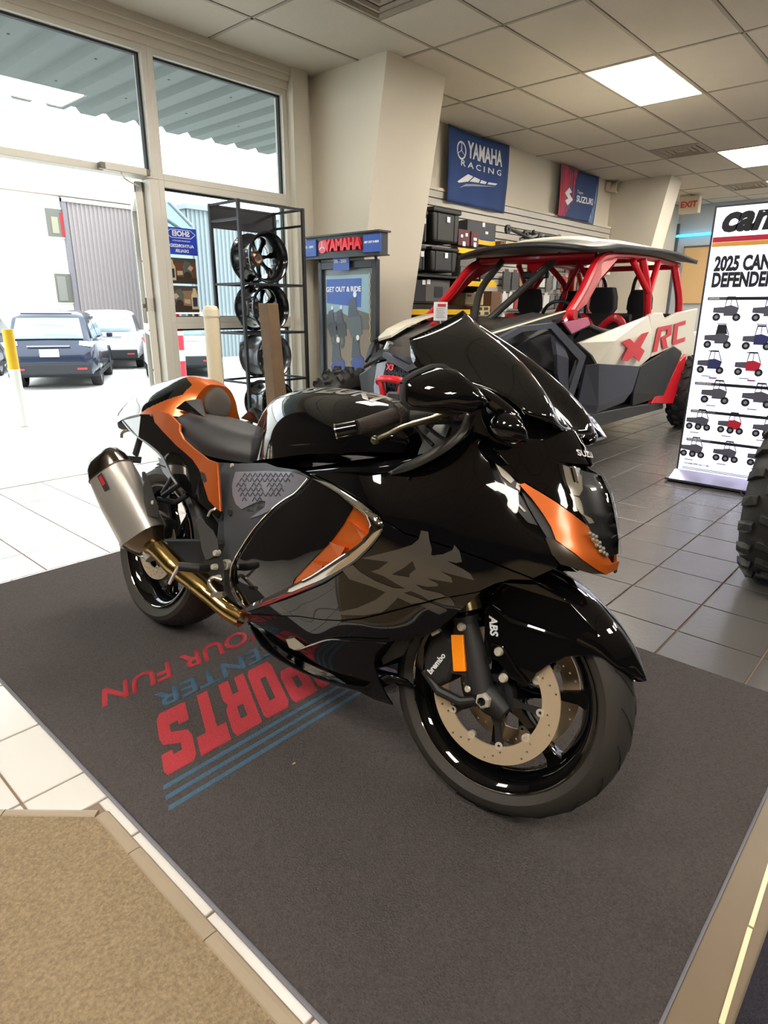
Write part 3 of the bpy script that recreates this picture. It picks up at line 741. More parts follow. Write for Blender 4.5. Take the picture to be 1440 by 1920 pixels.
def fprint(t, F, poly, m, nm='print', o=0.003, dens=None):
    """polygon in flag uv (u right, v down) laid on the cloth"""
    me = drape_poly(poly, lambda u, v: F(u, v, o), 0.04)
    me.name = nm; return mesh_obj(nm, me, m, t)
def drape_poly(poly, fn, step, holes=()):
    V, F = cdt([poly]+list(holes), step)
    me = bpy.data.meshes.new('drape'); me.from_pydata([fn(*v) for v in V], [], F); me.validate(); me.shade_smooth(); return me
def drape_text(t, F, s, size, m, u0, v0, w, asp, bold=0.02, shear=0.0, o=0.004, xs=1.0):
    me = text_mesh(s, 1.0, 0.0, bold, 'LEFT', shear).copy(); X = [v.co.x for v in me.vertices]; a, b = min(X), max(X); Y = [v.co.y for v in me.vertices]; c = min(Y)
    for v in me.vertices:
        u = u0+(v.co.x-a)/(b-a)*w; vv = v0-(v.co.y-c)*size/asp
        v.co = Vector(F(u, vv, o))
    return mesh_obj('lettering', me, m, t)
def circle(cx, cy, r, n=20, asp=1.0): return [(cx+r*math.cos(2*math.pi*k/n), cy+r*asp*math.sin(2*math.pi*k/n)) for k in range(n)]
t, F, w, h = flag('blue flag with white racing lettering hanging on the wall beside the near column', 6.02, 7.22, 2.30, 3.03, m_flagb)
asp = h/w
ring = drape_poly(circle(.20, .27, .075, 24, w/h), lambda u, v: F(u, v, .003), 0.03, [circle(.20, .27, .060, 24, w/h)]); mesh_obj('emblem_ring', ring, m_prw, t)
for k in range(3):
    a = math.pi/2+k*2*math.pi/3
    d = (math.cos(a), math.sin(a)*w/h); n_ = (-math.sin(a)*.008, math.cos(a)*.008*w/h)
    P = [(.20+n_[0], .27+n_[1]), (.20+d[0]*.062+n_[0]*.5, .27-d[1]*.062+n_[1]*.5), (.20+d[0]*.062-n_[0]*.5, .27-d[1]*.062-n_[1]*.5), (.20-n_[0], .27-n_[1])]
    fprint(t, F, P, m_prw, 'emblem_fork')
drape_text(t, F, 'YAMAHA', .185, m_prw, .29, .335, .58, asp, .03)
drape_text(t, F, 'R A C I N G', .07, m_prw, .20, .47, .66, asp, .01)
fprint(t, F, [(.16, .70), (.32, .56), (.40, .575), (.33, .66), (.19, .71)], m_prw); fprint(t, F, [(.35, .655), (.42, .575), (.52, .59), (.50, .64)], m_prw)
fprint(t, F, [(.52, .64), (.54, .59), (.63, .60), (.61, .635)], m_prw); fprint(t, F, [(.64, .632), (.655, .60), (.80, .595), (.76, .625)], m_prw)
fprint(t, F, [(.20, .78), (.30, .70), (.46, .67), (.78, .64), (.40, .71), (.28, .74)], m_prg)
t, F, w, h = flag('red and navy flag with a white angular emblem, further along the wall', 8.50, 9.66, 2.40, 3.03, m_flagn)
fprint(t, F, [(0, 0), (.42, 0), (.36, .3), (.38, .6), (.22, .98), (0, .99)], m_flagr, 'red_field', .002)
fprint(t, F, [(.97, .02), (1.0, .02), (1.0, .99), (.80, .99), (.92, .6)], m_flagl, 'light_edge', .002)
E1 = [(.14, .50), (.24, .36), (.28, .42), (.24, .46), (.34, .56), (.22, .72), (.18, .67), (.24, .61), (.13, .53)]
fprint(t, F, [(.13, .52), (.24, .38), (.31, .46), (.25, .50), (.35, .60), (.25, .74), (.16, .66), (.24, .60)], m_prw, 'emblem', .004)
drape_text(t, F, 'SUZUKI', .10, m_prw, .44, .62, .44, h/w, .03); drape_text(t, F, 'Team', .05, m_prw, .44, .44, .16, h/w, .0)
# ---- goods on the slatwall
GY = 4.60
def lab_stick(par, x, z, w, h, y, m=None): return MB().box((x-w/2, y-0.002, z-h/2), (x+w/2, y, z+h/2)).build('price_label', m or m_prw, par, smooth=False)
def goods_box(label, pa, pb, Y, depth, m, top=None, cat='box', group=None, band=None, stick=None, nm='product_box', art=None):
    """box whose front face spans two pixels (top-left, bottom-right) at depth Y"""
    a, b = onY(*pa, Y), onY(*pb, Y); x0, x1, z1, z0 = a.x, b.x, a.z, b.z
    t = empty(nm, ((x0+x1)/2, Y, z0), label=label, cat=cat, group=group); w = (x1-x0)/2; h = z1-z0
    MB().box((-w, 0, 0), (w, depth, h)).build('carton', m, t, smooth=False, bevel=0.004)
    MB().box((-w-0.0006, -0.001, h-0.02), (w+0.0006, depth*0.5, h+0.001)).build('lid_flap', top or m, t, smooth=False)
    if band: MB().box((-w, -0.0025, 0.0), (w, -0.0005, h*0.22)).build('printed_band', band, t, smooth=False)
    if art:
        for (u0, v0, u1, v1, mm) in art: MB().box((-w+2*w*u0, -0.004, h*v0), (-w+2*w*u1, -0.002, h*v1)).build('print', mm, t, smooth=False)
    if stick: lab_stick(t, -w+2*w*stick[0], h*stick[1], 0.05, 0.045, -0.002)
    return t
m_blkpl = mat('black_plastic', (34, 35, 36), 0.5, bump=0.05, bscale=80); m_dkbox = mat('dark_carton', (44, 46, 52), 0.5); m_marn = mat('maroon_carton', (84, 26, 36), 0.5)
m_yellow = mat('yellow_print', (226, 182, 20), 0.5); m_gry = mat('grey_pack', (96, 94, 92), 0.5); m_beig = mat('cream_card', (200, 180, 130), 0.6); m_brn = mat('brown_card', (110, 78, 52), 0.7)
def tote(label, pa, pb, Y):
    a, b = onY(*pa, Y), onY(*pb, Y); cx = (a.x+b.x)/2; w = (b.x-a.x)/2; h = a.z-b.z
    t = empty('storage_tote', (cx, Y, b.z), label=label, cat='storage tote', group='black totes on the slatwall shelf')
    R = [[(-w*q, 0.02*(1-q), z), (w*q, 0.02*(1-q), z), (w*q, .30-0.02*(1-q), z), (-w*q, .30-0.02*(1-q), z)] for q, z in ((.86, 0), (.95, h*.86))]
    MB().rings(R).build('tub', m_blkpl, t, smooth=False, bevel=0.02)
    MB().box((-w, -.015, h*.86), (w, .315, h)).build('lid', m_blkpl, t, smooth=False, bevel=0.012)
    for s in (-.5, .5): MB().box((w*s*1.2-.012, -0.004, h*.05), (w*s*1.2+.012, 0.01, h*.84)).build('rib', m_blkpl, t, smooth=False)
    lab_stick(t, 0.02, h*.68, .05, .05, -0.005)
    return t
tote('tall black storage tote with a white sticker, topmost on the slatwall shelf', (812, 386), (862, 458), 4.18)
tote('shorter black storage tote with a yellowish sticker, below the tall one', (808, 461), (858, 512), 4.18)
tote('black storage tote half hidden behind the near column, upper row', (784, 392), (800, 456), 4.22)
tote('black storage tote half hidden behind the near column, lower row', (780, 460), (797, 508), 4.22)
def shelf(label, pa, pb, Y, m=None, strip=None):
    a, b = onY(*pa, Y), onY(*pb, Y)
    t = empty('wall_shelf', (a.x, GY, a.z), label=label, cat='shelf', group='shelves on the slatwall'); L = b.x-a.x
    MB().box((0, Y-GY, -0.02), (L, -0.001, 0)).build('shelf_board', m or m_blkpl, t, smooth=False)
    for x in (0.04, L/2, L-0.04): MB().prism([(0, -0.02), (0, -0.16), (Y-GY+0.03, -0.02)], (x-0.004, 0, 0), (0, 1, 0), (0, 0, 1), (0.008, 0, 0)).build('bracket', m_gry, t, smooth=False)
    if strip: MB().box((0, Y-GY-0.006, -0.05), (L, Y-GY, 0.002)).build('price_strip', strip, t, smooth=False)
    return t
shelf('black shelf carrying the storage totes', (778, 513), (880, 522), 4.16)
shelf('shelf with a yellow price strip right of the totes, behind the buggy screen', (862, 526), (930, 540), 4.16, m_gry, m_yellow)
shelf('lowest shelf with a yellow price strip beside the column', (768, 580), (880, 596), 4.16, m_gry, m_yellow)
shelf('top shelf holding the maroon and dark cartons', (858, 464), (930, 472), 4.22, m_gry, m_yellow)
goods_box('large dark printed carton with a yellow base band right of the totes', (877, 412), (928, 462), 4.38, .20, m_dkbox, band=m_yellow, stick=(.55, .9), art=[(.62, .50, .72, .62, m_prw), (.45, .2, .9, .26, m_flagb)])
goods_box('maroon carton with two round lamps on the front, beside the tall tote', (860, 429), (880, 462), 4.24, .10, m_marn, stick=(.5, .12), art=[(.2, .5, .38, .68, m_prw), (.6, .6, .8, .8, m_prw)])
goods_box('narrow maroon carton tucked beside the large dark carton', (884, 434), (897, 463), 4.24, .10, m_marn, stick=(.5, .12), art=[(.3, .4, .7, .6, m_prw)])
goods_box('grey printed box below the maroon cartons', (864, 474), (892, 502), 4.24, .15, m_gry)
goods_box('cream card pack on the wall behind the roll bars, larger', (873, 549), (906, 572), 4.40, .199, m_beig, art=[(.1, .7, .3, .85, m_brn), (.6, .7, .8, .85, m_brn)], cat='pack')
goods_box('cream card pack with black lettering blocks, below the larger cream one', (893, 574), (918, 592), 4.40, .199, m_beig, art=[(.1, .6, .4, .9, m_blkpl), (.55, .6, .85, .9, m_blkpl), (.1, .1, .3, .4, m_blkpl), (.6, .1, .9, .4, m_blkpl)], cat='pack')
goods_box('dark seat-cover pack on the lower shelf beside the column', (776, 524), (798, 566), 4.2, .2, m_dkbox, stick=(.8, .9), cat='pack')
goods_box('dark grey pack with a round print, right of the seat-cover pack', (799, 524), (842, 566), 4.2, .2, m_gry, stick=(.1, .9), art=[(.35, .2, .7, .7, m_dkbox)], cat='pack')
goods_box('clear-fronted grey pack on the upper right shelf', (864, 500), (898, 524), 4.24, .12, m_gry, cat='pack')
goods_box('small dark box with a yellow label behind the front roll bar', (902, 506), (926, 530), 4.3, .12, m_dkbox, band=m_yellow)
goods_box('tan carton under the tubular rack', (939, 452), (944, 470), 4.32, .15, m_brn); goods_box('white-labelled carton under the tubular rack', (949, 452), (976, 470), 4.3, .15, m_beig, art=[(.3, .2, .9, .8, m_prw)])
goods_box('brown hooded bag hanging behind the roll bars', (922, 546), (938, 586), 4.42, .179, m_brn, cat='bag')
# silver tubular rack lying on pegs above the buggy roof
TR = empty('tubular_rack', tuple(onY(1000, 455, 4.4)), label='silver tubular carrier rack clipped to the slatwall above the buggy roof', cat='carrier rack')
m_steel = mat('bright_steel', (190, 188, 180), 0.25, 0.9)
for k, (a, b) in enumerate((((952, 428), (1000, 450)), ((962, 430), (1030, 460)), ((985, 436), (1045, 446)), ((975, 448), (1020, 440)), ((1000, 432), (1008, 462)), ((1020, 450), (1050, 442)))):
    p, q = onY(*a, 4.35+.03*(k % 3))-TR.location, onY(*b, 4.30+.04*(k % 2))-TR.location
    MB().tube([p, q], 0.018, 8).build('rack_tube', m_steel if k % 2 else m_blkpl, TR)
for a in ((952, 430), (985, 440), (1012, 446)):
    p = onY(*a, 4.33)-TR.location; MB().lathe([(.02, -.015), (.05, -.015), (.05, .015), (.02, .015)], p, (0, 1, 0), 14, close=True).build('clamp', m_blkpl, TR)
# hanging packs in rows
m_pk = [mat('pack_white', (206, 206, 202), 0.35), mat('pack_silver', (160, 160, 160), 0.25, 0.3), mat('pack_dark', (58, 56, 58), 0.4), mat('pack_tan', (150, 118, 88), 0.5), m_gry, mat('pack_red', (150, 40, 40), 0.5)]
pkm = {}
def pack_mesh(w, h, m):
    k = (w, h, m.name)
    if k not in pkm:
        b = MB().box((-w/2, -.02, -h), (w/2, 0, 0)).box((-w/4, -.012, 0), (w/4, -.008, .03)); me = bpy.data.meshes.new('hanging_pack'); me.from_pydata(b.v, [], b.f); me.materials.append(m); pkm[k] = me
    return pkm[k]
rr = random.Random(4); ROWN = ('topmost', 'second', 'third', 'lowest'); pcount = {}
PKN = dict((m.name, n) for m, n in zip(m_pk, ('white', 'silver', 'dark', 'tan', 'grey', 'red')))
for row, z in enumerate((1.90, 1.64, 1.38, 1.12)):
    x = 7.15 if row else 7.9
    while x < 10.1:
        w = rr.choice((.09, .11, .13, .16)); h = rr.choice((.16, .18, .21))
        m = rr.choice(m_pk)
        o = bpy.data.objects.new('hanging_pack', pack_mesh(w, h, m)); COL.objects.link(o); o.location = (x+w/2, GY-.086, z)
        pg = MB().cyl((0, 0, .02), (0, .0855, .02), .003, 6).build('peg', m_steel, o)
        tag(o, 'small %s accessory pack hanging in the %s row of pegs behind the buggy cage' % (PKN[m.name], ROWN[row]), 'pack', 'hanging packs on the slatwall')
        x += w+rr.uniform(.02, .06)
# ---- emergency light, exit sign, neon, far window
p = onY(1147, 353, 4.64)
EL = empty('emergency_light', tuple(p), label='twin-lamp emergency light high on the wall beside the far column', cat='emergency light')
m_cream = mat('cream_plastic', (206, 196, 172), 0.5)
MB().box((-.2, -.06, -.06), (.2, .018, .06)).build('housing', m_cream, EL, smooth=False, bevel=0.01)
for s in (-1, 1):
    l = MB().lathe([(0.0, .0), (.05, 0), (.085, -.08), (.08, -.09), (.0, -.09)], (s*.12, -.06, 0), (0.1*s, 1, .1), 16).build('lamp_head', m_cream, EL)
    MB().lathe([(0.0, -.005), (.07, 0)], (s*.12-.01*s, -.152, -.01), (0.1*s, 1, .1), 16).build('lens', m_steel, l)
XS = empty('exit_sign', (11.6, 4.05, 2.62), label='cream exit sign box with red letters high up beyond the far column', cat='exit sign')
pX = onY(1295, 385, 4.1); XS.location = pX
MB().box((-.10, -.16, -.13), (.04, .16, .13)).build('housing', m_cream, XS, smooth=False, bevel=0.008)
text('lettering', 'EXIT', .13, mat('exit_red', (206, 60, 44), 0.5), (-.102, 0, 0), (0, -1, 0), (0, 0, 1), XS, 0.001, 0.004)
MB().box((-.03, -.02, .13), (0, .02, max(.2, HC-pX.z))).build('mount', m_cream, XS, smooth=False)
NE = empty('neon_tube', (XF-.05, 3.2, 1.85), label='thin glowing light-blue neon tube on the far wall', cat='neon tube')
za, zb = onX(1268, 443, XF-.06), onX(1345, 437, XF-.06)
MB().tube([(0, za.y-3.2, za.z-1.85), (0, zb.y-3.6, zb.z-1.85+.01)], .022, 8).build('tube', mat('neon_blue', (90, 200, 235), 0.4, emit=(60, 190, 235), estr=2.2), NE)
MB().cyl((0, za.y-3.2, za.z-1.85), (.05, za.y-3.2, za.z-1.85), .02, 8).build('end_bracket', m_steel, NE)
m_fwin = mat('daylit_pane', (150, 178, 196), 0.1, emit=(168, 196, 212), estr=0.35)
a = onX(1236, 400, XF-.02); b = onX(1278, 400, XF-.02)
fw = MB().box((XF-.05, b.y, .5), (XF-.001, b.y+.12, 2.75)).box((XF-.05, b.y+.55, .5), (XF-.001, b.y+.62, 2.75)).box((XF-.05, b.y+.12, 2.6), (XF-.001, b.y+1.2, 2.75)).build('window_8', mat('dark_alu', (96, 100, 108), 0.4, 0.4), smooth=False); tag(fw, kind='structure')
MB().box((XF-.03, b.y+.12, .5), (XF-.012, b.y+.55, 2.6)).build('pane', m_fwin, fw, smooth=False); MB().box((XF-.03, b.y+.62, .5), (XF-.012, b.y+1.2, 2.6)).build('pane', m_fwin, fw, smooth=False)
a, b = onX(1276, 462, XF-.3), onX(1350, 462, XF-.3)
cb = empty('notice_board', (XF-.02, (a.y+b.y)/2, a.z), label='plain tan board standing against the far wall behind the buggy', cat='board')
MB().box((-.03, -1.2, -1.0), (0, (a.y-b.y)/2, 0)).build('board', mat('tan_board', (206, 172, 124), 0.7), cb, smooth=False)
MB().box((-.035, -1.22, -.01), (0, (a.y-b.y)/2+.02, .02)).build('edge_trim', m_gry, cb, smooth=False)
# ================================================================== wheel rack by the window
RK = empty('wheel_rack', (3.16, 4.125, 0), label='tall thin black steel rack holding four alloy wheels by the window', cat='rack')
m_rack = mat('rack_black', (30, 31, 36), 0.45, 0.4)
hx, hy, rz_ = .29, .17, 1.90
for sx in (-1, 1):
    for sy in (-1, 1): MB().box((sx*hx-.011, sy*hy-.011, 0), (sx*hx+.011, sy*hy+.011, rz_)).build('upright', m_rack, RK, smooth=False)
SH = [0.02, 0.30, 0.655, 1.010, 1.355, 1.78, 1.89]
for k, z in enumerate(SH):
    if z not in (1.78,):
        for sy in (-1, 1): MB().box((-hx+.011, sy*hy-.008, z-.008), (hx-.011, sy*hy+.008, z+.008)).build('rail', m_rack, RK, smooth=False)
    for sx in (-1, 1): MB().box((sx*hx-.008, -hy+.011, z-.008), (sx*hx+.008, hy-.011, z+.008)).build('rail', m_rack, RK, smooth=False)
MB().box((-hx+.011, hy-.004, 1.74), (hx-.011, hy+.004, 1.885)).build('name_panel', m_rack, RK, smooth=False)
m_rimk = mat('gloss_black_alloy', (20, 21, 24), 0.18, 0.3, coat=0.8); m_bronze = mat('bronze_hub', (120, 96, 78), 0.3, 0.8); m_rimd = mat('machined_grey', (96, 98, 102), 0.25, 0.8)
def alloy(label, z, R, hubm, m1, nsp=8, yoff=0.0, rot=0.0, x=0.0):
    t = empty('alloy_wheel', (3.16+x, 4.125, z+R+.009), label=label, cat='alloy wheel', group='alloy wheels on the black rack')
    d = .115
    MB().lathe([(R, -d), (R, -d+.012), (R-.016, -d+.02), (R-.03, -d+.05), (R-.035, 0.02), (R-.016, d-.02), (R, d-.012), (R, d), (R-.012, d), (R-.024, d-.02), (R-.043, .02), (R-.038, -d+.05), (R-.024, -d+.012), (R-.008, -d)], (0, 0, 0), (0, 1, 0), 40, close=True).build('barrel', m1, t)
    yf = .045+yoff
    for k in range(nsp):
        a = rot+2*math.pi*k/nsp; c, s = math.cos(a), math.sin(a); u = Vector((c, 0, s)); n = Vector((-s, 0, c))
        R0, R1 = .045, R-.036
        pts = []
        for r, w, y in ((R0, .016, yf-.012), ((R0+R1)/2, .011, yf-.004), (R1*.88, .016, yf+.002), (R1, .026, yf+.01)):
            pts.append([u*r+n*w+Vector((0, y-.008, 0)), u*r+n*w+Vector((0, y+.01, 0)), u*r-n*w+Vector((0, y+.01, 0)), u*r-n*w+Vector((0, y-.008, 0))])
        MB().rings(pts).build('spoke', m1, t, ang=50)
    MB().lathe([(.018, yf-.03), (.034, yf-.032), (.052, yf-.02), (.058, yf), (.05, yf+.02), (.018, yf+.02)], (0, 0, 0), (0, 1, 0), 24, close=True).build('hub', hubm, t)
    for k in range(6):
        a = 2*math.pi*k/6; MB().cyl((.043*math.cos(a), yf-.034, .043*math.sin(a)), (.043*math.cos(a), yf-.02, .043*math.sin(a)), .004, 6).build('lug_hole', m_gask if hubm is m_bronze else m_steel, t)
    return t
alloy('top black alloy wheel on the rack, with a bronze hub', SH[4], .180, m_bronze, m_rimk, 8, rot=.2)
alloy('second black alloy wheel from the top, partly behind the wooden post', SH[3], .172, mat('grey_hub', (84, 80, 76), 0.3, 0.8), m_rimk, 8, rot=.4)
alloy('third wheel from the top, dark grey machined rim with silver bolts', SH[2], .168, m_rimd, m_rimd, 10, rot=.1, x=.01)
alloy('lowest visible alloy wheel, black with ten slim spokes', SH[1], .165, m_rimk, m_rimk, 10, rot=0.0, x=.03)
WP = MB(); m_wood = mat('rough_timber', (104, 82, 58), 0.8, bump=0.3, bscale=40, var=0.22, vscale=14)
WPo = empty('timber_post', (2.655, 3.4, 0), label='rough square timber post standing in front of the wheel rack', cat='post')
R = []
for z, o, s in ((0, .055, .048), (.3, .045, .052), (.42, .04, .058), (.55, .035, .050), (.9, .018, .046), (1.217, 0, .045)):
    R.append([(o-s, -s, z), (o+s, -s, z), (o+s, s, z), (o-s, s, z)])
MB().rings(R).build('timber', m_wood, WPo, smooth=False, bevel=0.004)
o = bollard('cream capped pipe post standing inside by the window, left of the wheel rack', 2.655, 4.05, 0, 1.205, .054, [(0.94, mat('cream_pipe', (204, 192, 164), 0.5)), (0.06, mat('cream_pipe_cap', (208, 198, 174), 0.45))], cat='pipe post')
MB().lathe([(.054, 1.13), (.060, 1.13), (.060, 1.175), (.054, 1.175)], (0, 0, 0), (0, 0, 1), 20, close=True).build('cap_collar', mat('cream_pipe_cap', (208, 198, 174), 0.45), o)
# ================================================================== window stickers
m_sblue = mat('sign_blue', (18, 60, 190), 0.4); m_pbrown = mat('poster_brown', (104, 62, 36), 0.4)
def sheet(nm, label, cat, pts, m, Y=YW+0.045):
    a, b = onY(*pts[0], Y), onY(*pts[1], Y)
    t = empty(nm, ((a.x+b.x)/2, Y, (a.z+b.z)/2), label=label, cat=cat); w, h = abs(b.x-a.x)/2, abs(a.z-b.z)/2
    MB().box((-w, -0.001, -h), (w, 0.001, h)).build('sheet', m, t, smooth=False)
    return t, w, h
def pol(t, w, h, P, m, o=0.0016, nm='print'):
    return MB().prism([(x*w, y*h) for x, y in P], (0, -o, 0), (1, 0, 0), (0, 0, 1), (0, -0.0004, 0)).build(nm, m, t, smooth=False)
t, w, h = sheet('window_sign', 'blue window sign with white reversed helmet-dealer lettering', 'sign', ((307, 424), (371, 480)), m_sblue)
out = [(-.92, .55), (-.62, .85), (.62, .85), (.92, .55), (.62, .25), (-.62, .25)]
for i in range(6):
    a, b = Vector(out[i]), Vector(out[(i+1) % 6]); a = Vector((a.x*w, 0, a.y*h)); b = Vector((b.x*w, 0, b.y*h)); dd = (b-a).normalized()
    MB().obox((a+b)/2+Vector((0, -.002, 0)), (b-a)/2+dd*.001, dd.cross(Vector((0, 1, 0)))*.002, Vector((0, .0004, 0))).build('outline', m_prw, t, smooth=False)
def mtxt(t, s, size, m, x, z, sx=1.0, bold=.0): text('lettering', s, size, m, (x, -.0022, z), (-1, 0, 0), (0, 0, 1), t, 0.0003, bold, sx=sx)
mtxt(t, 'SHOEI', .052, m_prw, 0, h*.55, 1.05, .002); mtxt(t, 'PREMIUM HELMETS', .014, m_prw, 0, h*.02, 1.3); mtxt(t, 'AUTHORIZED', .030, m_prw, 0, -h*.35, 1.1, .001); mtxt(t, 'DEALER', .030, m_prw, 0, -h*.72, 1.1, .001)
for q, (lab, pts, flip) in enumerate((('brown motocross oil poster on the window, just below the blue sign', ((313, 482), (370, 533)), 1), ('lower tan motocross oil poster on the window', ((316, 535), (374, 586)), -1))):
    t, w, h = sheet('window_poster', lab, 'poster', pts, m_pbrown if q == 0 else mat('poster_tan', (140, 112, 84), 0.4))
    s = flip
    pol(t, w, h, [(-1, -1), (1, -1), (1, -.55), (-1, -.4)], mat('dirt_dark', (52, 40, 32), 0.5)); pol(t, w, h, [(-1, .55), (1, .7), (1, 1), (-1, 1)], mat('sky_smoke', (70, 62, 58), 0.5))
    m_bott = mat('oil_bottle', (206, 190, 150), 0.4); m_blab = mat('oil_label', (44, 48, 84), 0.4)
    pol(t, w, h, [(s*-.98, -.75), (s*-.50, -.75), (s*-.50, .3), (s*-.62, .55), (s*-.66, .85), (s*-.84, .85), (s*-.88, .55), (s*-.98, .3)][::s], m_bott, .0022, 'bottle_print')
    pol(t, w, h, [(s*-.90, -.55), (s*-.58, -.55), (s*-.58, .15), (s*-.90, .15)][::s], m_blab, .003, 'label_print')
    m_rid = mat('rider_print', (92, 96, 90), 0.5); m_ridl = mat('rider_light', (190, 176, 150), 0.5)
    pol(t, w, h, [(s*.0, .3), (s*.2, .8), (s*.5, .7), (s*.75, .4), (s*.6, .1), (s*.8, -.3), (s*.5, -.2), (s*.35, -.5), (s*.1, -.2)][::s], m_rid, .0022, 'rider_print')
    pol(t, w, h, [(s*.35, .2), (s*.55, .45), (s*.8, .3), (s*.6, 0)][::s], m_ridl, .003, 'rider_print'); pol(t, w, h, [(s*-.4, -.35), (s*.0, -.3), (s*.0, .0), (s*-.4, .0)][::s], m_ridl, .003, 'caption_print')
    for ang in range(1): 
        ring_ = [(s*.35+.28*math.cos(a)*1, -.35+.32*math.sin(a)) for a in [2*math.pi*i/14 for i in range(14)]]
        pol(t, w, h, ring_, mat('dirt_dark', (52, 40, 32), 0.5), .0026, 'tyre_print')
t, w, h = sheet('window_sticker_strip', 'narrow strip of small card stickers on the window above the sill rail', 'sticker', ((322, 588), (376, 594)), m_prw)
for k, m in enumerate((m_flagr, m_flagl, m_gry, m_dkbox)): pol(t, w, h, [(-.8+k*.45, -.7), (-.5+k*.45, -.7), (-.5+k*.45, .7), (-.8+k*.45, .7)], m)
# ================================================================== blue/grey poster display stand
DS = empty('poster_display_stand', (4.0, 4.06, 0), label='dark grey poster display stand with red brand letters on its header, before the near column', cat='display stand')
m_dgr = mat('charcoal_metal', (60, 62, 68), 0.45, 0.3); m_dgl = mat('mid_grey_metal', (112, 114, 116), 0.4, 0.3); m_ybl = mat('brand_blue', (52, 86, 170), 0.45); m_yred = mat('brand_red', (214, 24, 44), 0.35)
# y positive is left in the view
MB().box((0, .30, 0), (.05, .345, 1.57)).build('frame_post', m_dgr, DS, smooth=False, bevel=.004); MB().box((0, -.345, 0), (.05, -.30, 1.57)).build('frame_post', m_dgr, DS, smooth=False, bevel=.004)
MB().box((.0, -.30, 1.51), (.05, .30, 1.57)).build('frame_rail', m_dgr, DS, smooth=False, bevel=.004); MB().box((0, -.30, 0.0), (.05, .30, .12)).build('frame_rail', m_dgr, DS, smooth=False, bevel=.004)
MB().box((.03, -.30, .12), (.06, .30, 1.51)).build('back_panel', m_dgl, DS, smooth=False)
hdr = MB().box((-.05, -.43, 1.60), (.05, .43, 1.765)).build('header', m_dgr, DS, smooth=False, bevel=.003)
MB().box((-.075, -.445, 1.762), (.07, .445, 1.775)).build('header_lip', m_dgr, hdr, smooth=False); MB().box((-.065, -.44, 1.592), (.06, .44, 1.602)).build('header_lip', m_dgr, hdr, smooth=False)
text('lettering', 'YAMAHA', .118, m_yred, (-.062, -.035, 1.685), (0, -1, 0), (0, 0, 1), hdr, .012, .006, sx=.86)
MB().lathe([(.0, .0), (.052, 0), (.055, -.008), (.05, -.012), (0, -.012)], (-.05, .215, 1.685), (1, 0, 0), 24).build('emblem', mat('emblem_rose', (196, 70, 84), 0.3, 0.3), hdr)
for k in range(3):
    a = math.pi/2+k*2*math.pi/3; MB().obox((-.064, .215+.02*math.cos(a), 1.685+.02*math.sin(a)), (.001, 0, 0), (0, .02*math.cos(a), .02*math.sin(a)), (0, -.004*math.sin(a), .004*math.cos(a))).build('emblem_fork', m_prw, hdr, smooth=False)
for y0, y1, s in ((.29, .455, 1), (-.455, -.27, -1)):
    o = MB().box((-.068, y0, 1.615), (-.055, y1, 1.745)).build('blue_banner', m_ybl, hdr, smooth=False, bevel=.003)
    text('lettering', '0% - 2000' if s > 0 else 'GET OUT & RIDE', .026 if s > 0 else .021, m_prw, (-.07, (y0+y1)/2, 1.69), (0, -1, 0), (0, 0, 1), hdr, .0006, .001)
for y in (.33, -.33): MB().tube([(.03, y, 1.55), (0, y*1.02, 1.60)], .012, 6).build('strut', m_dgr, DS)
tg = MB().box((-.03, -.07, 1.495), (-.022, .12, 1.60)).build('blue_tab', m_ybl, DS, smooth=False)
text('lettering', '0% - 2000', .036, m_prw, (-.032, .03, 1.565), (0, -1, 0), (0, 0, 1), DS, .0006, .001)
pst = MB().box((.018, -.255, .20), (.03, .265, 1.46)).build('poster', mat('poster_field', (128, 120, 112), 0.35), DS, smooth=False)
def pp(P, m, o=.0, nm='print'): return MB().prism([(y, z) for y, z in P], (.0175-o, 0, 0), (0, 1, 0), (0, 0, 1), (-.0006, 0, 0)).build(nm, m, pst, smooth=False)
m_psky = mat('poster_sky', (132, 164, 180), 0.35); m_phill = mat('poster_hills', (92, 92, 84), 0.35); m_psand = mat('poster_sand', (128, 112, 96), 0.35); m_pdk = mat('poster_dark', (58, 60, 68), 0.35); m_pblu = mat('poster_blue', (44, 62, 140), 0.35)
pp([(-.255, 1.12), (.265, 1.12), (.265, 1.46), (-.255, 1.46)], m_psky, 0, 'print'); pp([(-.255, 1.02), (.265, 1.02), (.265, 1.14), (.1, 1.17), (0, 1.13), (-.12, 1.18), (-.255, 1.15)], m_phill, .001)
pp([(-.255, .48), (.265, .48), (.265, 1.02), (-.255, 1.02)], m_psand, 0); pp([(-.255, .20), (.265, .20), (.265, .50), (-.255, .50)], m_pdk, .001); pp([(-.255, .49), (.20, .49), (.1, .53), (-.255, .55)], m_pblu, .0018)
pp([(-.16, 1.20), (.255, 1.235), (.255, 1.43), (-.17, 1.43)], m_ybl, .0018, 'title_field')
text('lettering', 'GET OUT & RIDE', .056, m_prw, (.014, .05, 1.345), (0, -1, 0), (0, 0, 1), pst, .0005, .002)
text('lettering', 'YAMAHA', .03, m_prw, (.014, .15, .33), (0, -1, 0), (0, 0, 1), pst, .0005, .001)
m_rtorso = mat('rider_torso_print', (66, 72, 86), 0.4); m_rbike = mat('rider_bike_print', (84, 92, 98), 0.4)
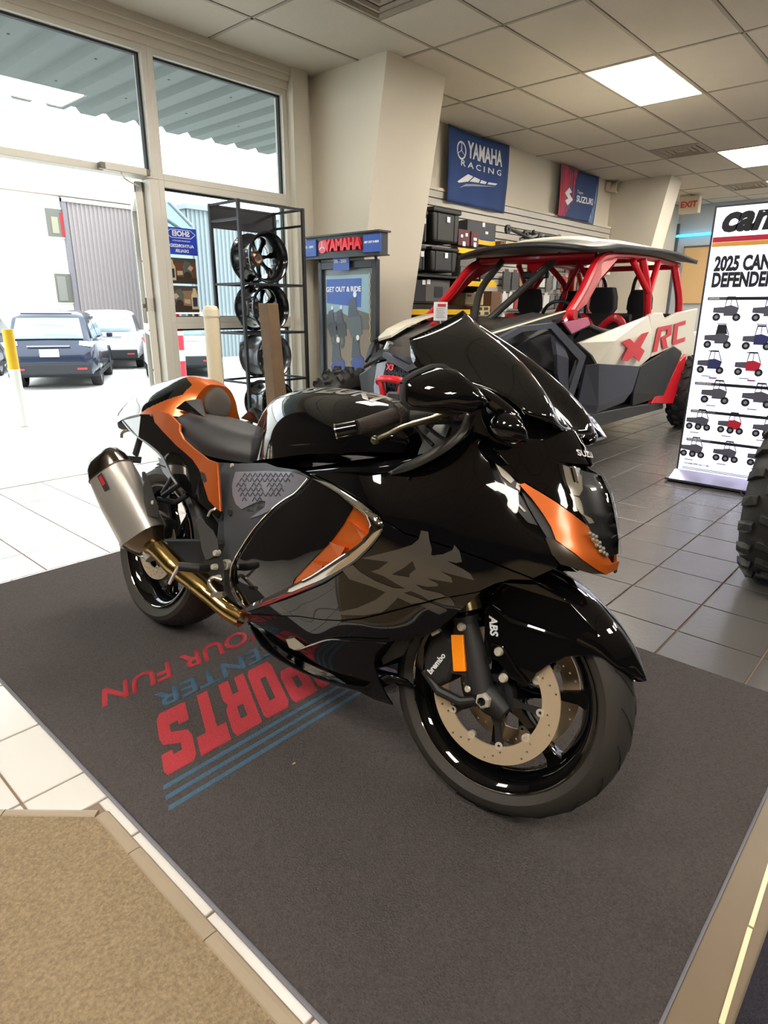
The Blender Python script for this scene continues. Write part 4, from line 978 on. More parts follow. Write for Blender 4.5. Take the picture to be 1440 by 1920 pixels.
def rider(cy, cz, s, mb, lean=0.0):
    """small printed motorcyclist: wheel, body, rider"""
    W_ = [(cy+.045*s*math.cos(a)*.7, cz+.07*s*math.sin(a)) for a in [2*math.pi*i/16 for i in range(16)]]
    pp(W_, m_pdk, .0024, 'rider_print'); pp([(cy+.02*s*math.cos(a)*.7, cz+.04*s*math.sin(a)) for a in [2*math.pi*i/12 for i in range(12)]], m_phill, .0032, 'rider_print')
    pp([(cy-.06*s, cz+.05*s), (cy+.04*s, cz+.02*s), (cy+.08*s, cz+.12*s), (cy+.02*s, cz+.2*s), (cy-.05*s, cz+.16*s)], mb, .0038, 'rider_print')
    pp([(cy-.02*s, cz+.16*s), (cy+.07*s, cz+.15*s), (cy+.06*s, cz+.26*s), (cy+.0*s, cz+.28*s)], m_rtorso, .0046, 'rider_print')
    pp([(cy+.005*s+.016*s*math.cos(a), cz+.295*s+.019*s*math.sin(a)) for a in [2*math.pi*i/10 for i in range(10)]], m_prw, .0054, 'rider_print')
rider(.18, .93, .9, m_pdk); rider(.07, .92, .95, m_pdk); rider(-.10, .92, 1.3, m_rbike); rider(.11, .53, 1.35, m_pblu); rider(-.13, .60, 1.2, m_pblu)
zz = [(-.285+.008*(k % 2), .2+.0325*k) for k in range(40)]
MB().tube([(-.003, y, z) for y, z in zz], .004, 5).build('zigzag_edge_cord', m_beig, DS)
# ================================================================== lit banner box
m_lbox = mat('lit_fabric', (236, 238, 252), 0.6, emit=(226, 230, 255), estr=0.85)
m_ink = mat('banner_ink', (22, 22, 30), 0.6); m_inkg = mat('banner_grey_ink', (92, 92, 108), 0.6); m_inkr = mat('banner_red', (206, 30, 60), 0.6); m_inky = mat('banner_orange', (244, 178, 76), 0.6); m_inkb = mat('banner_blue_ink', (52, 56, 116), 0.6)
LB = empty('lightbox_banner', (4.87, 0.98, 0), label='tall glowing white lightbox banner with off-road vehicle pictures at the right edge', cat='banner stand')
by0, by1, bz0, bz1 = -.50, .485, .052, 1.842
fr = MB()
MB().box((-.02, by1-.012, bz0), (.05, by1, bz1)).build('frame_edge', m_dgr, LB, smooth=False); MB().box((-.02, by0, bz0), (.05, by0+.012, bz1)).build('frame_edge', m_dgr, LB, smooth=False)
MB().box((-.02, by0+.012, bz1-.012), (.05, by1-.012, bz1)).build('frame_edge', m_dgr, LB, smooth=False); MB().box((-.02, by0+.012, bz0), (.05, by1-.012, bz0+.02)).build('frame_edge', m_dgr, LB, smooth=False)
face = MB().box((-.018, by0+.012, bz0+.02), (.045, by1-.012, bz1-.012)).build('lit_face', m_lbox, LB, smooth=False)
bs = MB().box((-.16, by0-.06, .012), (.17, by1+.03, .028)).build('base_plate', m_dgr, LB, smooth=False, bevel=.003)
MB().prism([(-.16, .028), (-.022, .028), (-.022, .075), (-.05, .075)], (0, by0, 0), (1, 0, 0), (0, 0, 1), (0, by1-by0, 0)).build('sloped_skirt', mat('brushed_lilac', (176, 174, 200), 0.3, 0.4), LB, smooth=False)
MB().cyl((-.12, by1-.02, .012), (-.12, by1+.01, .012), .012, 10).build('foot', m_gask, LB); MB().cyl((-.12, by0+.0, .012), (-.12, by0+.03, .012), .012, 10).build('foot', m_gask, LB)
MB().tube(crom([(-.14, .02, .02), (-.22, -.04, .006), (-.2, -.2, .006), (-.25, -.4, .006)], 16), .004, 6).build('power_cord', m_gask, LB)
BX = -.0186
def bq(P, m, nm='print', o=0.0): return MB().prism([(y, z) for y, z in P], (BX-o, 0, 0), (0, 1, 0), (0, 0, 1), (-.0005, 0, 0)).build(nm, m, face, smooth=False)
def btx(s, size, m, y, z, align='LEFT', bold=0.0, sx=1.0, shear=0.0): return text('lettering', s, size, m, (BX-.001, y, z), (0, -1, 0), (0, 0, 1), face, .0004, bold, align, shear, sx)
btx('can-am', .215, m_ink, by1-.05, 1.752, bold=.011, sx=1.0, shear=.25)
bq([(by1-.015, 1.618), (by0+.015, 1.618), (by0+.015, 1.650), (by1-.015, 1.650)][::-1], m_inkr); bq([(by1-.015, 1.590), (by0+.015, 1.590), (by0+.015, 1.617), (by1-.015, 1.617)][::-1], m_inky)
btx('2025 CAN-AM', .122, m_ink, by1-.050, 1.480, bold=.006, sx=.62); btx('DEFENDER', .122, m_ink, by1-.048, 1.378, bold=.006, sx=.62)
def hbar(z, w=.11):
    bq([(by1-.04, z-.010), (by0+.02, z-.010), (by0+.02, z+.010), (by1-.04, z+.010)][::-1], m_ink); bq([(by1-.04, z-.010), (by1-.04-w, z-.010), (by1-.04-w, z+.010), (by1-.04, z+.010)][::-1], m_inkg, o=.0006)
Hh = {}
for z, s in ((1.265, 'DEFENDER'), (.70, 'DEFENDER MAX'), (.505, 'DEFENDER 6x6'), (.30, 'DEFENDER PRO')):
    hbar(z, .012*len(s)+.02); btx(s, .017, m_prw, by1-.048, z, sx=.8, bold=.0004).location.x -= .0012
def miniutv(y, z, s=1.0, m=None, bed=True, doors=False):
    """side silhouette of a small utility vehicle, nose to the right"""
    m = m or m_inkg; K = lambda P: [(y-px*s, z+pz*s) for px, pz in P][::-1]
    bq(K([(-.085, .0), (-.02, -.005), (-.02, .035), (-.085, .03)]), m_inkg)                          # bed
    bq(K([(-.02, -.02), (.055, -.02), (.065, .03), (.02, .045), (-.02, .04)]), m, o=.0004)           # tub and nose
    bq(K([(-.02, .04), (-.016, .04), (-.008, .092), (-.014, .094)]), m_ink, o=.0006); bq(K([(-.014, .088), (.038, .088), (.036, .098), (-.012, .098)]), m_ink, o=.0006)
    bq(K([(.034, .092), (.038, .092), (.062, .034), (.056, .034)]), m_ink, o=.0006); bq(K([(.012, .04), (.016, .04), (.016, .09), (.012, .09)]), m_ink, o=.0006)
    if doors: bq(K([(-.018, .04), (.05, .04), (.036, .088), (-.012, .088)]), m_ink, o=.0002)
    for cx in (-.06, .0, .058) if s < 1.02 else (-.06, .058):
        r = .024
        bq(K([(cx+r*math.cos(a), -.028+r*math.sin(a)) for a in [2*math.pi*i/12 for i in range(12)]]), m_ink, o=.0010); bq(K([(cx+.011*math.cos(a), -.028+.011*math.sin(a)) for a in [2*math.pi*i/8 for i in range(8)]]), m_prg, o=.0014)
    bq([(y+.05, z-.075), (y-.01, z-.075), (y-.01, z-.069), (y+.05, z-.069)][::-1], m_inkg)
rows = [(1.165, (.31, .07, -.17, -.38), m_inkg, 0, 1.05), (.985, (.34, .10, -.14, -.37), m_inkg, 1, 1.05), (.815, (.36, .12, -.12, -.36), m_inkb, 0, 1.05), (.615, (.30, .04, -.24), m_inkg, 0, 1.1), (.415, (.38, .17, -.05, -.28), m_inkg, 0, 1.0), (.215, (.39, .17, -.05, -.28), m_inkg, 0, 1.0)]
for ri, (z, ys, m, dr, s) in enumerate(rows):
    for ci, y in enumerate(ys):
        mm = m_inkr if (ri, ci) in ((2, 1), (4, 1)) else (m_inkb if (ri, ci) in ((1, 1),) else m)
        miniutv(y, z+.01, s, mm, doors=(dr and ci == 0))
        if ri == 2: bq([(y-.0, z-.078), (y-.05, z-.078), (y-.05, z-.068), (y-.0, z-.068)][::-1], mat('print_magenta', (170, 60, 130), 0.6))
btx('CANAMOFFROAD.COM', .016, m_ink, by1-.045, .125, bold=.0006); 
for k in range(2): bq([(by1-.04, .092-.010*k), (by0+.05, .092-.010*k), (by0+.05, .098-.010*k), (by1-.04, .098-.010*k)][::-1], m_prg)
# ================================================================== knobby tyre at the right edge
m_knob = mat('knobby_rubber', (44, 43, 41), 0.62, bump=0.15, bscale=60, var=0.15, vscale=8)
def knobby(label, c, R, w, ax, nlug=18, name='off_road_tyre', parent=None, rim=None, seed=3, cat='tyre'):
    """tyre with separate tread blocks, axis along y"""
    t = empty(name, c, label=label, cat=cat) if parent is None else empty(name, c, parent=parent)
    h = w/2; Ri = R-.028
    MB().lathe([(R*.55, -h*.75), (R*.62, -h*.95), (R*.82, -h*1.0), (Ri-.02, -h*.93), (Ri, -h*.7), (Ri+.004, 0), (Ri, h*.7), (Ri-.02, h*.93), (R*.82, h*1.0), (R*.62, h*.95), (R*.55, h*.75)], (0, 0, 0), (0, 1, 0), 40, close=True).build('carcass', m_knob, t)
    rr = random.Random(seed); L = {}
    for k in range(nlug):
        a0 = 2*math.pi*k/nlug
        for row, (y0, y1, da, ln) in enumerate(((-h*1.02, -h*.58, 0, .30), (-h*.50, -h*.05, .5, .26), (h*.02, h*.48, 0.15, .26), (h*.56, h*1.02, .55, .30))):
            a = a0+da*2*math.pi/nlug; dA = ln*2*math.pi/nlug*1.25
            skew = (0.10 if row in (1, 3) else -0.10)
            P = []
            edge = row in (0, 3)
            for rad, sh in ((Ri-.012, 1.0), (R, .84)):
                q = []
                for (yy, aa) in ((y0, a-dA/2-skew*.3), ((y0+y1)/2, a-dA*.62), (y1, a-dA/2+skew*.3), (y1, a+dA/2+skew*.3), ((y0+y1)/2, a+dA*.40), (y0, a+dA/2-skew*.3)):
                    yc = (y0+y1)/2; ym = yc+(yy-yc)*sh; am = a+(aa-a)*sh
                    rd = rad
                    if edge: rd = rad-(.03 if abs(yy) > h*.9 else 0)*(1 if rad > Ri else .5)
                    q.append((rd*math.cos(am), ym, rd*math.sin(am)))
                P.append(q)
            MB().rings(P).build('tread_block', m_knob, t, smooth=False, bevel=.003, segs=1, fixn=True)
    if rim:
        MB().lathe([(R*.57, -h*.8), (R*.57, h*.8), (R*.50, h*.6), (R*.45, -h*.2), (R*.5, -h*.6)], (0, 0, 0), (0, 1, 0), 32, close=True).build('rim', rim, t)
        MB().lathe([(0, -h*.5), (R*.14, -h*.5), (R*.2, -h*.35), (R*.5, -h*.45), (R*.5, -h*.38), (0, -h*.3)], (0, 0, 0), (0, 1, 0), 24).build('rim_face', rim, t)
    return t
knobby('large black knobby off-road tyre at the right edge of the floor', (3.235, .445, .385), .385, .30, None, 20, rim=m_rimk)
# ================================================================== four-seat side-by-side buggy
m_bwhite = mat('buggy_ivory', (232, 226, 208), 0.3, coat=0.5); m_bred = mat('buggy_red', (206, 18, 34), 0.32, coat=0.3); m_bblk = mat('buggy_black', (24, 24, 27), 0.35, coat=0.2)
m_bgrey = mat('buggy_slate_plastic', (62, 64, 76), 0.42, bump=0.03, bscale=200); m_bdk = mat('buggy_dark_plastic', (38, 38, 40), 0.5, bump=0.03, bscale=200); m_tubek = mat('satin_black_tube', (48, 48, 48), 0.45); m_seat = mat('seat_fabric', (30, 31, 34), 0.85)
m_silv = mat('grey_blue_shield', (146, 156, 172), 0.35, 0.2)
BC = 2.92; NC = 2.84
BG = empty('buggy', (5.4, BC, 0), label='red, white and black four-seat off-road buggy with a red roll cage behind the motorcycle', cat='buggy')
def rb(p): return Vector((p[0]-5.4, p[1]-BC, p[2]))
def mir(P): return [Vector((p[0], -p[1], p[2])) for p in P]
def ns(px, py, Y=2.2): return rb(onY(px, py, Y))
def pan(name, pts, Y=2.2, th=.03, m=None, both=True, bevel=.006, shape=None):
    """side panel outlined at plane Y; per-vertex extra offset in shape (towards the viewer)"""
    P = [ns(x, y, Y) for x, y in pts]
    if shape:
        for p, s in zip(P, shape): p.y -= s
    out = []
    for sd in ((0, 1) if both else (0,)):
        Q = mir(P) if sd else P; d = Vector((0, th, 0)) if not sd else Vector((0, -th, 0))
        out.append(MB().rings([Q, [q+d for q in Q]]).build(name, m, BG, smooth=False, bevel=bevel, segs=1, fixn=True))
    return out
def facet(name, pts, faces, m, Y=2.2, both=True, th=.02):
    P = []
    for q in pts:
        v = ns(q[0], q[1], Y-(q[2] if len(q) > 2 else 0)); P.append(v)
    for sd in ((0, 1) if both else (0,)):
        Q = mir(P) if sd else P
        MB().add(Q, faces if not sd else [tuple(reversed(f)) for f in faces]).build(name, m, BG, smooth=False, solid=th, off=0, fixn=False)
# wheels
for k, (x, y) in enumerate(((3.62, 2.15), (3.62, 3.68), (7.20, 2.15), (7.20, 3.68))):
    knobby(None, (x-5.4, y-BC, .375), .375, .27, None, 18, name='wheel', parent=BG, rim=m_rimk, seed=k)
# chassis core, floor and dark tub (hidden depth behind the panels)
MB().box(rb((3.55, 2.62, .24)), rb((7.35, 3.22, .42))).build('chassis', m_bdk, BG, smooth=False, bevel=.02)
MB().box(rb((4.55, 2.27, .27)), rb((6.75, 3.57, .36))).build('floor_pan', m_bdk, BG, smooth=False, bevel=.02)
MB().rings([[rb((x, y, z)) for y, z in ((2.55, .4), (3.29, .4), (3.35, zt-.08), (3.2, zt), (2.64, zt), (2.49, zt-.08))] for x, zt in ((3.42, .80), (3.8, .95), (4.45, 1.05), (4.7, 1.08))]).build('nose_core', m_bblk, BG, bevel=.01)
MB().rings([[rb((x, y, z)) for y, z in ((2.45, .45), (3.39, .45), (3.45, zt-.08), (3.2, zt), (2.64, zt), (2.39, zt-.08))] for x, zt in ((6.7, .95), (7.3, 1.0), (7.6, .9))]).build('rear_core', m_bblk, BG, bevel=.01)
for sd in (-1, 1): MB().box((6.6-5.4, sd*.72, .62), (7.62-5.4, sd*.50, .98)).build('rear_fender', m_bwhite, BG, smooth=False, bevel=.04)
# side panels
facet('rear_door_skin', [(1083, 643, .0), (1213.5, 592, .03), (1221, 625, .05), (1216.5, 669.6, .03), (1197, 687, .02), (1118, 682, .02), (1109, 666, .01), (1150, 640, .05)], [(0, 7, 1), (1, 7, 2), (2, 7, 3), (3, 7, 4), (4, 7, 5), (5, 7, 6), (6, 7, 0)], m_bwhite)
pan('rear_quarter_panel', [(1218, 591), (1228, 587), (1243, 587), (1248, 598), (1273, 586), (1309, 578), (1300, 631), (1279, 660), (1263, 650), (1221, 670), (1223, 640)], 2.18, .04, m_bwhite)
facet('lower_door', [(1097, 685, .0), (1121, 682, .05), (1198, 687, .06), (1184, 732, .05), (1168, 753, .02), (1115, 774, .0), (1094, 774, -.03), (1082, 756, -.03), (1120, 760, .03)], [(0, 1, 8, 7), (1, 2, 3, 8), (3, 4, 8), (4, 5, 8), (5, 6, 7, 8)], m_bgrey)
facet('lower_rear_door', [(1199, 688, .06), (1263, 650, .05), (1277, 662, .03), (1242, 741, .02), (1184, 761, .0), (1186, 735, .04)], [(0, 1, 2, 3, 4, 5)], m_bdk)
pan('red_flank', [(1288, 664), (1276, 676), (1255, 716), (1229, 742), (1222, 757), (1262, 757), (1270, 730), (1283, 690)], 2.17, .04, m_bred)
pan('rocker_sill', [(1080, 770), (1115, 776), (1184, 762), (1243, 753), (1244, 766), (1110, 803), (1092, 800)], 2.19, .05, m_bblk)
facet('front_arch_trim', [(920, 640, 0), (974, 612, .02), (1036, 605, .03), (1096, 667, .02), (1068, 756, 0), (1058, 748, 0), (1082, 675, .02), (1029, 616, .03), (976, 622, .02), (930, 648, 0)], [(0, 1, 8, 9), (1, 2, 7, 8), (2, 3, 6, 7), (3, 4, 5, 6)], m_bgrey, th=.03, both=False)
facet('arch_strut', [(1036, 630, .0), (1048, 634, .0), (1063, 672, .02), (1062, 712, .01), (1064, 752, 0), (1053, 740, 0), (1042, 700, .0), (1041, 665, .02)], [(0, 1, 2, 7), (2, 3, 6, 7), (3, 4, 5, 6)], m_bgrey, th=.03)
pan('wheel_housing', [(925, 650), (976, 622), (1029, 616), (1082, 675), (1060, 748), (1046, 700), (1000, 680)], 2.36, .03, m_bblk, bevel=0)
pan('hood_side', [(905, 632), (921, 624), (1063, 583), (1075, 600), (1040, 608), (974, 614), (920, 644)], 2.28, .06, m_bgrey, both=False)
pan('hood_edge_highlight', [(921, 625), (1062, 582), (1063, 585), (922, 629)], 2.25, .02, mat('highlight_ivory', (238, 230, 190), 0.25, coat=0.5), both=False)  # yellowish highlight along the hood edge, painted in as a pale strip
pan('shoulder_pod', [(1062, 615), (1073, 628), (1108, 612), (1106, 600), (1100, 600), (1060, 606)], 2.24, .10, m_bblk); pan('shoulder_glare', [(1057, 604), (1103, 595), (1107, 609), (1073, 626)], 2.22, .02, mat('rose_glare', (226, 110, 150), 0.15, coat=0.8), bevel=.003)  # rose piece paints the red and white glare on the shoulder cover
MB().lathe([(0, 0), (.035, 0), (.038, -.06), (0, -.06)], ns(1065, 590, 2.28), (0, 1, 0), 14).build('red_cap', m_bred, BG)
# lettering on the flank
for P, Y in (([(1166, 641), (1181, 635), (1191, 644), (1204, 626), (1217, 622), (1201.5, 651), (1209, 658), (1198.5, 678), (1188, 668), (1176, 678), (1166, 675), (1177.5, 653)], 2.125),
             ([(1224, 661), (1234, 614), (1260, 608.5), (1259, 628), (1249, 634), (1252, 652), (1243, 654), (1240, 634), (1242, 631), (1251, 627), (1252, 618), (1241, 620), (1232, 659)], 2.165),
             ([(1261, 644), (1266, 607), (1286, 601), (1285, 608.5), (1272, 611.5), (1269, 637), (1285, 632), (1284, 640), (1263, 647)], 2.165)):
    pts = [ns(x, y, Y) for x, y in P]
    V, F = cdt([[(p.x, p.z) for p in pts]], 3.0)
    for s in (1, -1):
        MB().add([(v[0], s*(Y-BC), v[1]) for v in V], F).build('lettering', m_bred, BG, smooth=False, solid=.003)
# roll cage
def cage(name, pts, r, m, both=True):
    P = [rb(p) for p in pts]
    MB().tube(crom(P, max(8, len(P)*5)) if len(P) > 2 else P, r, 10).build(name, m, BG)
    if both:
        Q = mir(P); MB().tube(crom(Q, max(8, len(Q)*5)) if len(Q) > 2 else Q, r, 10).build(name, m, BG)
YN = 2.30
cage('front_pillar', [(4.45, YN-.02, 1.09), (4.75, YN, 1.30), (5.05, YN+.03, 1.55), (5.35, YN+.06, 1.61)], .036, m_bred)
cage('roof_rail', [(5.2, YN+.06, 1.60), (5.7, YN+.08, 1.63), (6.3, YN+.08, 1.64), (7.0, YN+.08, 1.62)], .026, m_bred)
cage('middle_pillar', [(6.15, YN, 1.05), (6.12, YN+.02, 1.35), (6.02, YN+.06, 1.62)], .034, m_bred); cage('pillar_fork', [(6.13, YN+.01, 1.33), (6.4, YN+.06, 1.62)], .028, m_bred); cage('pillar_fork', [(6.13, YN+.01, 1.33), (5.8, YN+.06, 1.60)], .028, m_bred)
cage('rear_pillar', [(7.02, YN+.02, 1.02), (7.0, YN+.03, 1.3), (6.88, YN+.08, 1.62)], .036, m_bred); cage('rear_brace', [(7.5, YN+.1, .95), (7.2, YN+.1, 1.3), (7.0, YN+.1, 1.58)], .028, m_bred)
cage('grab_hoop', [(6.85, YN+.3, 1.10), (6.83, YN+.3, 1.45), (6.9, YN+.45, 1.5), (6.93, YN+.5, 1.10)], .018, m_bblk)
pts = [ns(*p, Y) for p, Y in (((1078, 588), 2.26), ((1128, 488), 2.34), ((1165, 478), 2.36), ((1128, 520), 2.30), ((1100, 570), 2.27))]
for s in (1, -1):
    Q = pts if s > 0 else mir(pts); MB().rings([Q, [q+Vector((0, .012*s, 0)) for q in Q]]).build('pillar_gusset', m_bred, BG, smooth=False, fixn=True)
def across(name, x, z, r, m, y0=YN+.08, sag=0): 
    P = [rb((x, y0, z)), rb((x-sag, BC, z)), rb((x, 2*BC-y0, z))]; MB().tube(crom(P, 12), r, 10).build(name, m, BG)
across('cross_tube', 5.12, 1.60, .03, m_bred, sag=.05); across('cross_tube', 6.0, 1.62, .026, m_bred); across('cross_tube', 6.9, 1.60, .026, m_bred); across('dash_tube', 4.72, 1.10, .03, m_tubek, YN+.0); across('seat_tube', 5.95, 1.12, .035, m_tubek); across('rear_tube', 6.95, 1.13, .03, m_tubek)
cage('windscreen_brace', [(4.60, 3.02, 1.10), (4.9, 2.85, 1.38), (5.15, 2.70, 1.62)], .030, m_tubek, False); cage('windscreen_brace', [(4.55, 3.12, 1.10), (4.75, 3.20, 1.35), (5.1, 3.22, 1.60)], .030, m_tubek, False)
cage('intrusion_bar', [(4.62, YN+.0, 1.13), (5.2, YN-.02, 1.02), (5.75, YN, 1.02), (6.15, YN, 1.06)], .024, m_tubek)
pr = [rb(p) for p in ((5.13, 2.82, 1.585), (5.13, 3.02, 1.585), (5.10, 2.92, 1.48))]
MB().rings([pr, [p+Vector((.02, 0, 0)) for p in pr]]).build('front_gusset', m_bred, BG, smooth=False, fixn=True)
MB().box(rb((5.12, 2.80, 1.44)), rb((5.17, 3.04, 1.50))).build('rear_view_mirror', m_bblk, BG, smooth=False, bevel=.012)
# rear interior Y braces
cage('interior_brace', [(5.98, 2.70, 1.12), (5.98, 2.78, 1.38), (5.95, 2.6, 1.60)], .026, m_bred); cage('interior_brace', [(5.98, 2.78, 1.36), (5.95, 2.92, 1.60)], .022, m_bred)
# roof: crowned panel with black rim, ivory top
def roof_z(x, y):
    u = abs(y-BC)/.70
    crown = .075*(1-u**2.2)
    wave = {5.0: 1.600, 5.3: 1.645, 5.7: 1.650, 6.1: 1.665, 6.6: 1.665, 7.1: 1.625}
    ks = sorted(wave); 
    for a, b in zip(ks[:-1], ks[1:]):
        if a <= x <= b: return wave[a]+(wave[b]-wave[a])*(x-a)/(b-a)+crown
    return wave[ks[0] if x < ks[0] else ks[-1]]+crown
xs = [4.86+.12*i for i in range(20)]; xs = [x for x in xs if x <= 7.14]+[7.14]
G = []
for x in xs:
    hw = .67 if x > 5.0 else .60+.07*(x-4.86)/.14
    G.append([rb((x-(.10*(1-abs(t)**2) if x < 5.1 else 0), BC+hw*t, roof_z(x, BC+hw*t)-(.02 if x < 4.95 else 0))) for t in [-1+2*i/14 for i in range(15)]])
MB().grid(G).build('roof_panel', m_bdk, BG, solid=.035, fixn=False)
G = [[rb((x, BC+.50*t, roof_z(x, BC+.50*t)+.012+.05*(1-t**4)*min(1, (x-5.1)/.3, (7.05-x)/.3))) for t in [-1+2*i/10 for i in range(11)]] for x in xs if 5.15 < x < 7.0]
MB().grid(G).build('roof_skin', m_bwhite, BG, solid=.012)
MB().prism([(0, 0), (.25, .02), (.32, .08), (.08, .09)], rb((5.55, 2.62, 1.728)), (1, 0, 0), (0, 1, 0), (0, 0, .006)).build('roof_vent', m_bblk, BG, smooth=False)
# seats
for sx, rows_ in ((5.72, 1), (6.55, 2)):
    for sy in (2.55, 3.29):
        x = sx; s_ = MB().rings([[rb((x+dx, sy+sg*w, z)) for dx, sg in ((-.06, -1), (-.09, 0), (-.06, 1), (.05, 1), (.07, 0), (.05, -1))] for z, w in ((.55, .23), (.8, .25), (1.0, .24), (1.12, .17), (1.16, .12))]).build('seat', m_seat, BG, ang=60)
        MB().rings([[rb((x+.02+dx, sy+sg*w, z)) for dx, sg in ((-.05, -1), (-.07, 0), (-.05, 1), (.04, 1), (.05, 0), (.04, -1))] for z, w in ((1.14, .07), (1.2, .115), (1.30, .11), (1.38, .085))]).build('headrest', m_seat, s_, ang=60, bevel=.01)
        for sg in (-1, 1):
            P = [rb((x-.08, sy+sg*.02, 1.02)), rb((x-.085, sy+sg*.13, 1.12)), rb((x-.07, sy+sg*.22, 1.08)), rb((x-.07, sy+sg*.25, .9))]
            MB().tube(crom(P, 12), .035, 8, flat=.5).build('seat_bolster', m_bred, s_)
        MB().box(rb((x-.55, sy-.22, .42)), rb((x-.05, sy+.22, .55))).build('seat_cushion', m_seat, s_, smooth=False, bevel=.03)
# dash, steering wheel
MB().box(rb((4.62, 2.36, .85)), rb((4.85, 3.48, 1.08))).build('dashboard', m_bdk, BG, smooth=False, bevel=.03)
MB().lathe([(.17+.014*math.cos(a), .014*math.sin(a)) for a in [2*math.pi*i/8 for i in range(8)]], rb((5.02, 2.58, 1.10)), (-1, 0, -.45), 28, close=True).build('steering_wheel', m_bblk, BG)
# hood and fenders
for s in (1, -1):
    H_ = [[(3.42, .0, .88), (3.42, .22, .86), (3.46, .42, .78)], [(3.75, .0, 1.0), (3.75, .30, .99), (3.78, .50, .93)], [(4.15, .0, 1.08), (4.15, .40, 1.08), (4.2, .60, 1.03)], [(4.60, .0, 1.12), (4.60, .42, 1.13), (4.62, .68, 1.10)]]
    MB().grid([[rb((x, BC+s*y, z)) for x, y, z in r] for r in H_]).build('hood_half', m_bblk, BG, smooth=False, solid=.02, fixn=True)
    F_ = [[(3.74, .40, .98), (3.74, .56, .94)], [(3.90, .38, 1.05), (3.90, .58, 1.02)], [(4.12, .38, 1.11), (4.15, .62, 1.08)], [(4.40, .42, 1.15), (4.42, .66, 1.12)]]
    MB().grid([[rb((x, BC+s*y, z+.02)) for x, y, z in r] for r in F_]).build('front_fender', m_bwhite if s > 0 else m_bblk, BG, smooth=False, solid=.02, fixn=True)
    MB().grid([[rb((x, BC+s*y, z)) for x, y, z in r] for r in [[(3.62, .50, .86), (3.62, .56, .80)], [(3.74, .56, .95), (3.74, .62, .92)], [(3.95, .60, 1.04), (3.97, .66, 1.0)], [(4.3, .62, 1.12), (4.32, .68, 1.08)]]]).build('fender_flare', m_bdk, BG, smooth=False, solid=.02, fixn=True)
    # side shield of the nose
    P = [(3.40, .21, .84), (3.36, .27, .82), (3.35, .29, .66), (3.33, .26, .52), (3.33, .21, .50), (3.35, .23, .66)]
    A = [rb((x, NC+s*y, z)) for x, y, z in P]
    MB().rings([A, [a+Vector((.05, 0, 0)) for a in A]]).build('nose_shield', m_silv, BG, smooth=False, fixn=True)
    P = [(3.335, .15, .54), (3.335, .22, .54), (3.35, .23, .66), (3.34, .17, .70)]
    MB().rings([[rb((x, NC+s*y, z)) for x, y, z in P], [rb((x+.02, NC+s*y, z)) for x, y, z in P]]).build('headlight_pod', m_bblk, BG, smooth=False, fixn=True)
MB().rings([[rb((3.40, NC+y, z)) for y, z in ((-.22, .50), (.22, .50), (.27, .68), (.20, .88), (-.20, .88), (-.27, .68))], [rb((3.55, NC+y, z)) for y, z in ((-.30, .46), (.30, .46), (.40, .68), (.32, .93), (-.32, .93), (-.40, .68))]]).build('front_fascia', m_bblk, BG, smooth=False)
hc = MB()
for i in range(11):
    for j in range(8):
        y = -.20+.038*i; z = .58+.033*j
        if abs(y)+max(0, z-.75)*.5 < .22:
            c = rb((3.395, NC+y+(.019 if j % 2 else 0), z))
            R_ = [(c.x, c.y+.018*math.cos(a), c.z+.018*math.sin(a)) for a in [math.pi/6+math.pi/3*q for q in range(6)]]; r2 = [(c.x, c.y+.013*math.cos(a), c.z+.013*math.sin(a)) for a in [math.pi/6+math.pi/3*q for q in range(6)]]
            hc.add(R_+r2, [(q, (q+1) % 6, (q+1) % 6+6, q+6) for q in range(6)])
o = hc.build('honeycomb_grille', m_bgrey, BG, smooth=False, solid=.006); o['kind'] = 'stuff'
for P in ([(.23, .87), (.0, .78), (-.23, .87), (-.22, .90), (0, .82), (.22, .90)],): MB().rings([[rb((3.37, NC+y, z)) for y, z in P], [rb((3.42, NC+y, z)) for y, z in P]]).build('brow_bar', m_bgrey, BG, smooth=False, fixn=True)
text('lettering', 'X3', .055, m_bred, tuple(rb((3.365, NC+.15, .80))), (0, -1, 0), (0, 0, 1), BG, .004, .002, shear=.2)
# red front bumper hoop
hp = [(3.26, NC+.085, .48), (3.22, NC+.07, .57), (3.21, NC+.08, .67), (3.21, NC+.10, .72)]
MB().tube(crom([rb(p) for p in hp], 12), .020, 10).build('bumper_leg', m_bred, BG); MB().tube(crom([rb((p[0], 2*NC-p[1], p[2])) for p in hp], 12), .020, 10).build('bumper_leg', m_bred, BG)
MB().tube(crom([rb(p) for p in ((3.25, NC+.15, .71), (3.21, NC+.10, .735), (3.20, NC, .745), (3.21, NC-.10, .735), (3.25, NC-.15, .71))], 20), .024, 10).build('bumper_hoop', m_bred, BG)
MB().box(rb((3.22, NC-.16, .40))  , rb((3.50, NC+.16, .49))).build('skid_plate', m_bdk, BG, smooth=False, bevel=.02)
# suspension arms
for s in (1, -1):
    for x in (3.55, 7.15):
        MB().tube([rb((x, BC+s*.25, .34)), rb((x+.02, BC+s*.66, .36))], .022, 8).build('suspension_arm', m_bred, BG); MB().tube([rb((x+.15, BC+s*.25, .44)), rb((x+.06, BC+s*.66, .44))], .022, 8).build('suspension_arm', m_bred, BG)
        MB().tube([rb((x+.08, BC+s*.30, .95)), rb((x+.04, BC+s*.58, .42))], .03, 10).build('shock_absorber', m_steel, BG)
for z in (.42, .36): MB().tube([rb((6.62, 2.25, z)), rb((6.95, 2.22, z-.03))], .014, 8).build('exhaust_rail', m_steel, BG)
